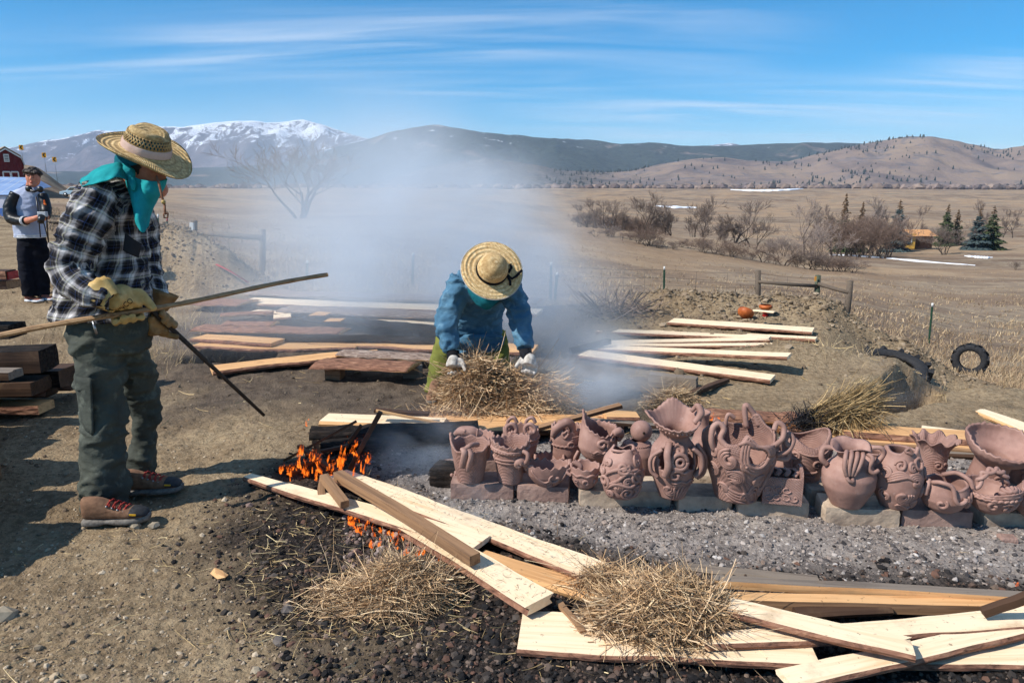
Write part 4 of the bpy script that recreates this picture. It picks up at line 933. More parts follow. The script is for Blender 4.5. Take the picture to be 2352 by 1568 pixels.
p = Pot('spouted_vase', 'dark tall vase with a snorkel spout behind the tallest vase', (1618, 1105), [(0, .06), (.1, .085), (.2, .08), (.27, .05), (.33, .03), (.37, .034), (.40, .045)], Y=3.66, rim=lambda th: (.03 * gbump(th, pi / 2 + .6, .9), .0 * th), tilt=(0, -.08))
p.spiral(FR + .5, .29, .03, 1.2, 1, 0, .012); p.spiral(FR - .1, .25, .03, 1.1, -1, 1, .012); p.free([(.05, -.04, .3), (.07, -.05, .35), (.045, -.05, .37)], .014, 'knob'); p.spiral(FR + .6, .18, .04, 1.3, 1, 2, .012)
# big scrolled bucket
hb = [(FR + .22, .235, .30, .034)]
p = Pot('scrolled_bucket', 'largest bucket, wide at the top, carved all over with flowing scrolls', (1690, 1137), [(0, .092), (.06, .108), (.13, .132), (.2, .152), (.25, .158), (.285, .15)], nt=96, nh=48, holes=hb, mat=M_CLAYT, scale=1.1,
        rim=serr(9, .012, wave=lambda th: (.06 * gbump(th, pi + .25, .22) + .04 * gbump(th, FR - .1, .16) + .07 * gbump(th, .75, .22) + .045 * gbump(th, -.35, .22) - .015 * gbump(th, FR + .6, .3), .01 * np.sin(th * 5))))
for k in range(3): p.ring(FR + .22, .235, .05 + .012 * k, .008)
for k in range(3): p.spiral(FR - .55, .215, .052 - .013 * k, 1.1, -1, 2.2, .010)
for k in range(4): p.spiral(FR - .35, .13, .046 - .011 * k, 1.0, 1, 2.6 + .1 * k, .0075, tail=[(FR - .9, .165 + .012 * k), (FR - .75, .19 + .008 * k)] if k < 2 else None)
for k in range(3): p.spiral(FR + .42, .115, .034 - .011 * k, 1.0, -1, .6 + .15 * k, .0075)
for k in range(5): p.coil([(FR - .75 + f * 1.1 + .05 * k, .165 - .013 * k - .13 * f + .03 * math.sin(f * 5)) for f in np.linspace(0, 1, 26)], .006, 'coil')
for k in range(4): p.coil([(FR - .85 + f * 1.0, .10 - .014 * k - .06 * f - .012 * math.sin(f * 4)) for f in np.linspace(0, 1, 22)], .006, 'coil')
p.beads(FR - .35, FR + .45, .165, .05, 26, .004); p.ring(FR - .12, .195, .016, .007); p.blob((-.016, -.158, .195), .007); p.ring(FR + .22, .17, .017, .007)
for k in range(3): p.coil([(FR + .1 + .5 * f, .012 + .02 * k + .05 * math.sin(f * 3)) for f in np.linspace(0, 1, 18)], .006, 'coil')
for k in range(4): p.coil([(FR + .7 + .35 * f + .05 * k, .03 + .2 * f) for f in np.linspace(0, 1, 18)], .008, 'coil')
p.free([(-.13, -.08, .24), (-.15, -.09, .29), (-.145, -.085, .345), (-.12, -.08, .36), (-.10, -.09, .34), (-.115, -.1, .3), (-.09, -.12, .27)], .014, 'crest_scroll')
p.free([(.1, -.1, .26), (.145, -.1, .3), (.155, -.08, .345), (.13, -.07, .36), (.115, -.08, .33)], .013, 'crest_scroll'); p.free([(.13, -.08, .22), (.175, -.09, .24), (.2, -.08, .285), (.185, -.07, .31), (.165, -.08, .285), (.18, -.085, .262)], .013, 'crest_scroll'); p.free([(.14, -.06, .2), (.185, -.07, .2), (.195, -.06, .24)], .013, 'crest_scroll'); p.free([(.06, .1, .28), (.05, .11, .38), (.09, .11, .345), (.115, .1, .29)], .014, 'crest_scroll'); p.free([(-.03, .12, .28), (-.02, .12, .335), (.01, .12, .32)], .010, 'crest_scroll')
p.coil([(FR - .35 + .55 * f, .285 - .02 * math.sin(f * 3)) for f in np.linspace(0, 1, 18)], .011, 'rim_coil')
for tt, hh_, sz, dr in ((-.8, .07, .03, 1), (.05, .035, .028, -1), (.75, .2, .036, 1), (.95, .12, .034, -1), (.7, .05, .026, 1), (-1.1, .15, .036, 1), (-1.0, .24, .03, -1), (1.2, .22, .03, 1)):
    for k in range(3): p.spiral(FR + tt, hh_, sz - .010 * k, 1.0, dr, tt * 4 + .2 * k, .0065)
p = Pot('dark_urn', 'dark round urn in shadow behind the big scrolled bucket', (1655, 1105), [(0, .06), (.07, .1), (.14, .11), (.2, .08)], Y=3.72)
p = Pot('dark_urn', 'dark round urn in shadow behind the square planter', (1800, 1112), [(0, .06), (.07, .09), (.14, .1), (.2, .08), (.22, .085)], Y=3.8)
# square planter
b = MB(); W_, D_, H_, t_ = .165, .13, .135, .013
for c, sz in (((0, -D_ / 2, H_ / 2), (W_, t_, H_)), ((0, D_ / 2, H_ / 2), (W_, t_, H_)), ((0, 0, .007), (W_ - .002, D_, t_))): b.box(c, sz)
E = empty('square_planter', at(1790, 1145, BRK), rad(-12), 'small square planter with arched ends and curly relief', 'pot', 'raw clay pots waiting for the fire')
bevel(b.build('trough', M_CLAYT, E), .004)
for sx in (-1, 1):
    b = MB(); out = [(0, -D_ / 2 - .006, 0), (0, D_ / 2 + .006, 0), (0, D_ / 2 + .006, .13)] + [(0, D_ / 2 * 1.05 * cos(a), .13 + .05 * sin(a)) for a in np.linspace(0, pi, 10)] + [(0, -D_ / 2 - .006, .13)]
    b.prism([(sx * W_ / 2 - .007, q[1], q[2]) for q in out], (.014, 0, 0)); bevel(b.build('end_wall', M_CLAYT, E), .004)
rr = random.Random(8)
for k in range(7):
    x0, z0 = -.06 + (k % 4) * .038, .035 + (k // 4) * .042; pts = [(x0 + .022 * (1 - f * .6) * cos(a + k), -D_ / 2 - .008, z0 + .018 * (1 - f * .6) * sin(a + k)) for f, a in zip(np.linspace(0, 1, 14), np.linspace(0, 5.0 * (1 if k % 2 else -1), 14))]
    b = MB(); b.tube(pts, .004, 6); b.build('curl', M_CLAY, E)
for k in range(4):
    pts = spline([(-.07 + k * .04, -.05, H_ + .004), (-.05 + k * .04, -.01, H_ + .012), (-.07 + k * .045, .05, H_ + .002)], 10); b = MB(); b.tube([tuple(v) for v in pts], .012, 7, flat=.6); b.build('rim_fold', M_CLAY, E)
p = Pot('tall_vase', 'tall smooth vase with a dipped rim and a few fine curls', (1840, 1128), [(0, .062), (.05, .072), (.15, .098), (.24, .117), (.28, .116), (.3, .106)], Y=3.47, scale=1.05, mat=M_CLAYT, rim=lambda th: (.03 * np.cos(2 * th) - .012 * gbump(th, FR, .6) , .004 * np.cos(2 * th)))
p.spiral(FR + .2, .185, .026, 1.6, 1, 3.6, .006, tail=[(FR - .5, .13), (FR - .1, .135), (FR + .3, .145)], name='scroll'); p.coil([(FR - .5 + f * .75, .125 - .014 * math.sin(f * 2.6)) for f in np.linspace(0, 1, 16)], .006, 'coil'); p.coil([(FR - .45 + f * .7, .115 - .012 * math.sin(f * 2.6)) for f in np.linspace(0, 1, 16)], .005, 'coil')
p.spiral(FR - .75, .225, .022, 1.4, -1, .4, .007, tail=[(FR - .95, .14), (FR - .95, .19)]); p.coil([(FR + 1.0 + .05 * math.sin(f * 3), .12 + .13 * f) for f in np.linspace(0, 1, 14)], .010, 'coil'); p.coil([(FR - .9 + f * 1.7, .262 - .028 * math.sin(f * pi)) for f in np.linspace(0, 1, 24)], .004, 'groove_line')
# jug
p = Pot('handled_jug', 'smooth round-bellied jug with finger-like handles and a spout', (1943, 1156), [(0, .062), (.03, .078), (.09, .106), (.14, .11), (.18, .092), (.205, .062), (.225, .052), (.25, .06), (.265, .082)], nh=50, scale=1.1,
        rim=lambda th: (.03 * gbump(th, pi / 2, .5) + .012 * np.sin(th * 3), .012 * gbump(th, pi, .7) + .006 * np.sin(th * 4)))
for k in range(4): p.free([(-.05 + .022 * k, -.06, .262), (-.07 + .024 * k, -.095, .25), (-.075 + .02 * k, -.105, .21), (-.06 + .01 * k, -.1, .17)], .010, 'handle')
p.free([(-.06, -.095, .18), (-.055, -.105, .155), (-.035, -.105, .145), (-.035, -.1, .16)], .009, 'curl'); p.free([(.03, -.07, .258), (.045, -.09, .24), (.035, -.09, .2), (.05, -.095, .18), (.075, -.09, .19)], .010, 'handle')
p.free([(.08, -.01, .26), (.115, -.02, .26), (.125, -.02, .23), (.1, -.02, .195)], .011, 'handle'); p.free([(-.08, 0, .255), (-.115, .01, .25), (-.125, .0, .21), (-.1, .0, .18)], .014, 'handle')
p = Pot('dark_jar', 'dark looped jar half hidden between the jug and the scroll vase', (1996, 1120), [(0, .06), (.08, .09), (.16, .09), (.2, .07), (.22, .08)], Y=3.6); p.free([(.06, -.05, .2), (.1, -.06, .23), (.09, -.06, .16)], .012)
p = Pot('scroll_vase', 'egg-shaped vase with concentric whorls and pointed rim near the right', (2054, 1158), [(0, .06), (.03, .076), (.09, .1), (.15, .103), (.2, .09), (.24, .07), (.255, .066)], scale=1.08, rim=lambda th: (.035 * gbump(th, FR - .1, .25) + .03 * gbump(th, FR + .9, .25) + .02 * gbump(th, pi, .3), .0 * th))
for k in range(4): p.spiral(FR - .2, .075, .042 - .010 * k, 1.0, 1, .3 + .2 * k, .007)
for k in range(4): p.spiral(FR + .9, .085, .036 - .009 * k, 1.0, -1, .3, .007)
for k in range(4): p.spiral(FR + .25, .145, .04 - .009 * k, 1.0, 1, 2.5, .007, tail=[(FR - .9, .135 + .009 * k), (FR - .4, .16 + .009 * k)])
p.beads(FR - .7, FR + .4, .165, .185, 18, .0035); p.spiral(FR - .45, .21, .022, 1.5, 1, 0, .007); p.ring(FR + .5, .215, .02, .007); p.ring(FR - .05, .252, .014, .006)
p.coil([(FR - .5 + .9 * f, .025 + .01 * math.sin(f * 6)) for f in np.linspace(0, 1, 18)], .006, 'coil')
for tt, hh_, sz, dr in ((-.95, .07, .03, -1), (-1.0, .17, .03, 1), (.55, .03, .024, 1), (1.1, .17, .03, 1), (.1, .2, .022, -1)):
    for k in range(2): p.spiral(FR + tt, hh_, sz - .011 * k, 1.1, dr, tt * 4 + .3 * k, .0068)
p = Pot('fluted_vase', 'plain vase with a wavy fluted mouth behind the whorled vase', (2132, 1122), [(0, .07), (.1, .07), (.18, .07), (.23, .075), (.265, .09), (.285, .112)], Y=3.52, rim=lambda th: (.012 * np.sin(th * 9), .010 * np.sin(th * 9 + 1)), mat=M_CLAYT)
p.spiral(FR - .1, .155, .025, 1.4, 1, 0, .006); p.spiral(FR + .4, .15, .022, 1.2, -1, 0, .006)
p = Pot('snake_bowl', 'squat bowl with snaking handles and raised curls', (2163, 1168), [(0, .05), (.02, .078), (.06, .1), (.1, .102), (.13, .094), (.14, .094)], rim=lambda th: (.008 * np.sin(th * 2 + 1) + .004 * np.sin(th * 5), 0 * th))
p.free([(-.085, -.04, .15), (-.07, -.08, .165), (-.03, -.1, .15), (-.02, -.115, .1), (0, -.115, .075), (.03, -.11, .085), (.035, -.105, .1)], .010, 'handle'); p.free([(-.09, -.02, .155), (-.105, -.04, .13), (-.11, -.04, .09)], .011, 'handle'); p.free([(.02, .06, .145), (.06, .02, .17), (.09, -.03, .155), (.1, -.045, .12)], .011, 'handle')
p.spiral(FR - .6, .06, .026, 1.1, 1, .3, .007); p.coil([(FR + .6 + .5 * f, .1 - .06 * math.sin(f * 2.6)) for f in np.linspace(0, 1, 16)], .010, 'coil'); p.coil([(FR + .95 + .06 * math.sin(f * 6), .03 + .08 * f) for f in np.linspace(0, 1, 12)], .010, 'coil')
# jagged pedestal dish
p = Pot('pedestal_dish', 'wide jagged-edged dish on a thick stem at the right', (2252, 1120), [(0, .085), (.08, .082), (.16, .08), (.2, .09), (.225, .13), (.26, .158), (.29, .165)], Y=3.42, tilt=(.30, .05), nh=46, rim=serr(30, .014, wave=lambda th: (.015 * gbump(th, .6, .3) + .02 * gbump(th, pi - .2, .3), 0 * th)), mat=M_CLAY)
p.spiral(FR + .1, .12, .03, 1.2, 1, 2, .008)
p = Pot('handled_basket', 'round basket pot with a twisted handle and wavy rope band', (2271, 1172), [(0, .045), (.02, .07), (.06, .098), (.1, .115), (.12, .118)], rim=lambda th: (.003 * np.sin(th * 34) + .012 * np.cos(th * 2 + 2.4), .003 * np.sin(th * 34)))
p.wavy(.092, .006, .004, 30); p.wavy(.108, .006, 0, 2); p.spiral(FR - .45, .06, .024, 1.1, -1, 2, .007); p.spiral(FR + .15, .055, .03, 1.1, 1, 2, .008); p.coil([(FR + .5 + .5 * f, .02 + .06 * f) for f in np.linspace(0, 1, 12)], .009, 'coil')
for ph in (0, pi):
    c0 = spline([(-.085, -.02, .12), (-.06, -.01, .18), (0, 0, .2), (.05, 0, .175), (.075, .02, .12)], 40)
    p.free([(q[0] + .007 * cos(i * .5 + ph), q[1] + .009 * sin(i * .5 + ph), q[2] + .007 * sin(i * .5 + ph)) for i, q in enumerate(c0)], .010, 'handle', n=80)
    c0 = spline([(-.02, -.085, .13), (.02, -.095, .145), (.07, -.07, .13)], 24); p.free([(q[0] + .006 * cos(i * .6 + ph), q[1] + .008 * sin(i * .6 + ph), q[2] + .006 * sin(i * .6 + ph)) for i, q in enumerate(c0)], .010, 'handle', n=50)
p = Pot('scrolled_pot', 'dark-mouthed scrolled pot cut by the right edge', (2346, 1140), [(0, .07), (.08, .095), (.16, .1), (.22, .095), (.25, .1)], Y=3.42, rim=serr(16, .012)); p.spiral(FR - .5, .14, .04, 1.4, 1, 0, .010); p.spiral(FR + .2, .17, .04, 1.3, -1, 0, .010); p.spiral(FR - .2, .06, .035, 1.3, -1, 0, .010)
p = Pot('round_bowl', 'open-mouthed round bowl tipped toward the viewer at the right edge', (2362, 1172), [(0, .05), (.03, .078), (.08, .092), (.12, .08), (.14, .072)], tilt=(.45, 0)); p.wavy(.135, .006, 0, 2)
# ================================================================== PEOPLE
class Body(MB):
    """lofted pieces that are fused into one continuous skin; keeps cloth coordinates of the pieces"""
    def __init__(s): super().__init__(); s.pts = []; s.uv = []
    def limb(s, pts, radii, seg=18, n=None, flat=1.0, uvoff=0.0):
        n = n or max(8, len(pts) * 7)
        q = spline([tuple(p) for p in pts], n); rr = np.interp(np.linspace(0, 1, n), np.linspace(0, 1, len(radii)), radii)
        b0 = len(s.v); s.tube([tuple(v) for v in q], list(rr), seg, flat=flat)
        L = 0
        for i in range(n):
            if i: L += float(np.linalg.norm(q[i] - q[i - 1]))
            for k in range(seg): s.pts.append(s.v[b0 + i * seg + k]); s.uv.append((uvoff + 2 * pi * k / seg * float(np.mean(radii)), L))
    def loft(s, secs, seg=28, n=None, pw=2.3):
        """secs: (centre, half-axis a, half-axis b)"""
        n = n or len(secs) * 5; arr = [np.concatenate([np.array(c), np.array(a), np.array(b)]) for c, a, b in secs]; q = spline(arr, n)
        V = []; L = 0
        for i in range(n):
            c, a, b = q[i][:3], q[i][3:6], q[i][6:9]
            if i: L += float(np.linalg.norm(q[i][:3] - q[i - 1][:3]))
            for k in range(seg):
                t = 2 * pi * k / seg; ct, st = cos(t), sin(t)
                x = math.copysign(abs(ct) ** (2 / pw), ct); y = math.copysign(abs(st) ** (2 / pw), st)
                p = c + a * x + b * y; V.append(tuple(p)); s.pts.append(tuple(p)); s.uv.append((t * (np.linalg.norm(a) + np.linalg.norm(b)) / 2, L))
        Fs = [(i * seg + k, i * seg + (k + 1) % seg, (i + 1) * seg + (k + 1) % seg, (i + 1) * seg + k) for i in range(n - 1) for k in range(seg)]
        Fs += [tuple(range(seg))[::-1], tuple((n - 1) * seg + k for k in range(seg))]
        s.add(V, Fs)
    def fuse(s, name, mat, parent, voxel=0.012, smooth=6, wr=0.0, wf=9.0, wstretch=(1, 1, 2.0), seed=1, uv=False, fine=0.0):
        me = s.mesh(name); tmp = bpy.data.objects.new('tmp', me); COL.objects.link(tmp)
        m = tmp.modifiers.new('r', 'REMESH'); m.mode = 'VOXEL'; m.voxel_size = voxel; m.use_smooth_shade = True
        if smooth: k = tmp.modifiers.new('s', 'SMOOTH'); k.factor = 0.5; k.iterations = smooth
        dg = bpy.context.evaluated_depsgraph_get(); dg.update()
        out = bpy.data.meshes.new_from_object(tmp.evaluated_get(dg)); bpy.data.objects.remove(tmp)
        out.name = name; n = len(out.vertices); co = np.empty(n * 3, np.float32); out.vertices.foreach_get('co', co); co = co.reshape(-1, 3).astype(float)
        if wr or fine:
            nr = np.empty(n * 3, np.float32); out.vertex_normals.foreach_get('vector', nr); nr = nr.reshape(-1, 3)
            x, y, z = co[:, 0] * wf * wstretch[0], co[:, 1] * wf * wstretch[1], co[:, 2] * wf * wstretch[2]
            wx = fbm3(x * .5, y * .5, z * .5, 2, seed + 40) * 0.9
            a = 1 - np.abs(fbm3(x + wx, y + wx, z + wx * 2, 2, seed)) * 2.4; a = np.where(a > 0, a ** 1.6, a * .5); b = fbm3(x * 2.1, y * 2.1, z * 2.6, 2, seed + 7)
            d = wr * (a * 0.75 + 0.45 * b) + fine * fbm3(x * 4, y * 4, z * 4, 2, seed + 3)
            d = d - d.mean() - .45 * d.std(); co = co + nr * d[:, None]; out.vertices.foreach_set('co', co.astype(np.float32).ravel()); out.update()
        if uv:
            kd = kdtree.KDTree(len(s.pts))
            for i, p in enumerate(s.pts): kd.insert(p, i)
            kd.balance(); U = np.empty(n); Vv = np.empty(n)
            for i in range(n):
                _, j, _ = kd.find(co[i]); U[i], Vv[i] = s.uv[j]
            # smooth the looked-up coordinates along the surface
            e = np.empty(len(out.edges) * 2, np.int32); out.edges.foreach_get('vertices', e); e = e.reshape(-1, 2)
            for A in (U, Vv):
                for _ in range(3):
                    acc = A.copy(); cnt = np.ones(n); d = np.abs(A[e[:, 0]] - A[e[:, 1]]) < 0.05; f = e[d]
                    np.add.at(acc, f[:, 0], A[f[:, 1]]); np.add.at(acc, f[:, 1], A[f[:, 0]]); np.add.at(cnt, f[:, 0], 1); np.add.at(cnt, f[:, 1], 1); A[:] = acc / cnt
            fattr(out, 'pu', U); fattr(out, 'pv', Vv)
        out.polygons.foreach_set('use_smooth', [True] * len(out.polygons))
        out.materials.clear()
        return obj(name, out, mat, parent)
def patch(name, rows, mat, parent, nu=24, nv=24, th=0.004, wr=0.0, seed=0, off=(0, 0, 0)):
    """cloth sheet through a grid of points"""
    R = [spline([tuple(p) for p in r_], nu) for r_ in rows]; C = [spline([R[i][j] for i in range(len(R))], nv) for j in range(nu)]
    P = np.array(C)                                                  # nu,nv,3
    if wr:
        a = 1 - np.abs(fbm3(P[..., 0] * 16, P[..., 1] * 16, P[..., 2] * 9, 2, seed)) * 2; P = P + np.stack([a * 0.3, -a, a * 0.2], -1) * wr
    V = P.reshape(-1, 3); i = np.arange(nu - 1)[:, None] * nv + np.arange(nv - 1)[None, :]
    Fc = np.stack([i, i + 1, i + nv + 1, i + nv], -1).reshape(-1, 4)
    o = obj(name, np_mesh(name, V, Fc), mat, parent); m = o.modifiers.new('solid', 'SOLIDIFY'); m.thickness = th; m.offset = 0
    return o
def cloth(name, c1, c2=None, rough=0.9, weave=400, bump=0.25, spec=0.1, worn=None, sheen=0.0):
    t = NT(name); co = t.coord('Object'); a = t.noise(co, 6, 4, 0.6); b = t.noise(co, weave, 2, 0.5)
    col = t.ramp(a, [(0.32, c2 or tuple(x * 0.72 for x in c1)), (0.68, c1)])
    if worn: col = t.mix(t.rng(t.noise(co, 14, 5, 0.65), 0.52, 0.7, 0, 0.6), col, worn)
    w = t.noise(t.map(co, (1, 1, 1.6)), 26, 4, 0.6)
    return t.fin(col, rough, t.bump(w, bump, 0.012, t.bump(b, 0.15, 0.001)), spec)
def straw_mat(name, c1, c2, c3, ring_scale=42, wavez=True):
    t = NT(name); co = t.coord('Object'); sp = t.n.new('ShaderNodeSeparateXYZ'); t.l.new(co, sp.inputs[0])
    rr = t.math('SQRT', t.math('ADD', t.math('POWER', sp.outputs[0], 2.0), t.math('POWER', sp.outputs[1], 2.0)))
    cr = t.math('ADD', rr, t.math('MULTIPLY', sp.outputs[2], 1.0))
    ang = t.math('ARCTAN2', sp.outputs[1], sp.outputs[0])
    ring = t.math('SINE', t.math('MULTIPLY', cr, ring_scale * 2 * pi)); zig = t.math('SINE', t.math('ADD', t.math('MULTIPLY', ang, 120.0), t.math('MULTIPLY', cr, ring_scale * pi)))
    n = t.noise(co, 60, 4, 0.6); big = t.noise(co, 8, 3, 0.5)
    col = t.ramp(n, [(0.3, c2), (0.55, c1), (0.75, c3)]); col = t.mix(t.rng(ring, -1.0, -0.45, 0.55, 0), col, c2); col = t.mix(t.rng(big, 0.45, 0.7, 0, 0.3), col, c2)
    h = t.math('ADD', ring, t.math('MULTIPLY', zig, 0.6))
    return t.fin(col, 0.6, t.bump(h, 0.7, 0.003), 0.3)
M_STRAWHAT = straw_mat('woven_straw', lin(206, 176, 122), lin(150, 116, 70), lin(232, 208, 160))
M_STRAWHAT2 = straw_mat('pale_straw_braid', lin(228, 196, 142), lin(180, 140, 88), lin(246, 224, 180), 36)
M_SKIN = simple('skin', lin(206, 142, 116), lin(176, 108, 84), 30, 0.55, 0.1, 0.002)
M_HAIR = simple('dark_hair', lin(62, 46, 37), lin(26, 18, 15), 90, 0.5, 0.6, 0.006, spec=0.4)
M_TEAL = cloth('teal_cotton', lin(38, 158, 160), lin(22, 118, 124), 0.85, 300, 0.35)
M_TEALD = cloth('teal_fleece', lin(30, 112, 124), lin(16, 78, 92), 0.95, 160, 0.5)
M_TROUSER = cloth('grey_green_canvas', lin(80, 83, 75), lin(58, 61, 57), 0.9, 350, 0.5, worn=lin(102, 106, 96))
M_LEATHER = simple('yellow_leather', lin(206, 174, 112), lin(168, 134, 78), 22, 0.6, 0.3, 0.004)
M_LEATHER2 = simple('tan_leather', lin(160, 128, 86), lin(112, 86, 54), 22, 0.6, 0.3, 0.004)
M_BAND = cloth('dusty_pink_band', lin(204, 178, 164), lin(170, 142, 130), 0.9)
M_CORD = simple('brown_cord', lin(142, 98, 72), lin(106, 70, 50), 60, 0.7)
M_SUEDE = simple('brown_suede', lin(140, 106, 82), lin(104, 76, 58), 40, 0.9, 0.3)
M_SOLE = simple('grey_rubber_sole', lin(132, 126, 118), lin(92, 86, 80), 60, 0.85, 0.5)
M_TOE = simple('black_rubber', lin(58, 58, 60), lin(36, 36, 38), 60, 0.7, 0.3)
M_LACE = simple('red_lace', lin(176, 60, 50), lin(120, 40, 36), 80, 0.8)
M_YEL = simple('yellow_mark', lin(224, 170, 40), None, 40, 0.7)
M_BLACK = cloth('black_cloth', lin(30, 31, 36), lin(18, 18, 22), 0.8, 300, 0.3)
M_METAL = simple('steel', lin(170, 172, 176), lin(120, 122, 126), 60, 0.35, 0.1, metal=0.9)
M_BLUE = cloth('blue_denim_shirt', lin(84, 122, 146), lin(60, 96, 122), 0.9, 400, 0.6, worn=lin(116, 150, 170))
M_GREEN = cloth('olive_trousers', lin(126, 128, 64), lin(90, 94, 46), 0.9, 400, 0.4)
M_WGLOVE = simple('white_work_glove', lin(206, 200, 192), lin(150, 142, 132), 40, 0.9)
def plaid_mat():
    t = NT('plaid_flannel'); u = t.attr('pu'); v = t.attr('pv')
    def band(x, per, off):
        f = t.math('FRACT', t.math('ADD', t.math('MULTIPLY', x, 1 / per), off))
        a = t.ramp(f, [(0.0, (0.0,) * 3), (0.06, (0.02,) * 3), (0.26, (0.02,) * 3), (0.32, (.45,) * 3), (0.36, (0.1,) * 3), (0.46, (0.30,) * 3), (0.52, (0.95,) * 3), (0.60, (0.55,) * 3), (0.66, (1.0,) * 3), (0.78, (1.0,) * 3), (0.84, (0.5,) * 3), (0.92, (0.3,) * 3), (1.0, (0.0,) * 3)])
        b = t.rng(t.math('ABSOLUTE', t.math('SUBTRACT', f, 0.16)), 0.0, 0.025, 1, 0)
        y = t.rng(t.math('ABSOLUTE', t.math('SUBTRACT', f, 0.56)), 0.0, 0.022, 1, 0)
        return a, b, y
    a1, b1, y1 = band(u, 0.085, 0.12); a2, b2, y2 = band(v, 0.092, 0.3)
    m = t.math('ADD', t.math('MULTIPLY', a1, 0.5), t.math('MULTIPLY', a2, 0.5))
    col = t.ramp(m, [(0.02, lin(20, 20, 24)), (0.3, lin(62, 60, 62)), (0.55, lin(138, 134, 134)), (0.85, lin(186, 182, 182)), (1.0, lin(214, 210, 208))])
    col = t.mix(t.math('MULTIPLY', t.math('ADD', b1, b2, True), 0.5), col, lin(70, 86, 128)); col = t.mix(t.math('MULTIPLY', t.math('ADD', y1, y2, True), 0.45), col, lin(196, 194, 140))
    co = t.coord('Object'); w = t.noise(t.map(co, (1, 1, 1.5)), 24, 4, 0.6)
    return t.fin(col, 0.92, t.bump(w, 0.45, 0.014, t.bump(t.noise(co, 400, 2), 0.15, 0.001)), 0.1)
M_PLAID = plaid_mat()

def glove(parent, wrist, grip, axis, back, mat, name='glove', R=0.03, size=1.0, cuff=True, thumb_dir=1, cuff_dir=None):
    """hand closed on a bar: grip point, bar axis, direction from bar to back of hand"""
    a = axis.normalized(); nb = (back - a * back.dot(a)).normalized(); b = a.cross(nb)
    if (wrist - grip).dot(b) < 0: b = -b                                  # b points to the wrist side
    B = Body(); g = grip
    palm0 = g + nb * (R + 0.012 * size) + b * 0.055 * size
    B.limb([wrist, (wrist * 0.45 + palm0 * 0.55), palm0, g + nb * (R + .016 * size) + b * 0.012 * size], [0.034 * size, 0.036 * size, 0.042 * size, 0.036 * size], 16)
    for j, so in enumerate((-0.042, -0.014, 0.014, 0.042)):
        c = g + a * so * size; rr = R + 0.012 * size; ln = (250, 285, 280, 240)[j]
        pts = [palm0 + a * so * 0.75 * size]
        for k in range(6):
            th = math.radians(55 - k * ln / 5.0); pts.append(c + (nb * sin(th) + b * cos(th)) * rr)
        rads = [0.016 * size] + [0.0145 * size * q for q in (1.05, 1.0, .98, .95, .92, .8)]
        B.limb(pts, rads, 10, n=22)
    td = a * thumb_dir
    B.limb([palm0 + td * 0.02 * size, palm0 + td * 0.055 * size + b * 0.0 - nb * 0.01, g + td * 0.078 * size + nb * 0.018 + b * 0.015, g + td * 0.09 * size - b * 0.02 + nb * 0.02], [0.02 * size, 0.019 * size, 0.016 * size, 0.012 * size], 10, n=18)
    o = B.fuse(name, mat, parent, 0.0058, 4, wr=0.0016, wf=34, seed=3)
    if cuff:
        d = (wrist - palm0).normalized() if cuff_dir is None else cuff_dir.normalized(); c = Body(); R0 = Matrix.Translation(wrist + d * 0.005) @ d.to_track_quat('Z', 'Y').to_matrix().to_4x4()
        m = MB(); prof = [(0.036 * size, -0.02), (0.041 * size, 0.0), (0.054 * size, 0.045 * size), (0.058 * size, 0.062 * size), (0.054 * size, 0.062 * size), (0.040 * size, 0.0)]
        m.lathe(prof, 26, 0, R0)
        for i, v in enumerate(m.v):
            k = i % 26; f = 1 + 0.05 * (1 if k % 2 else -1); cc = R0.translation + d * (Vector(v) - R0.translation).dot(d); m.v[i] = tuple(cc + (Vector(v) - cc) * f)
        m.build('cuff', mat, o)
    return o
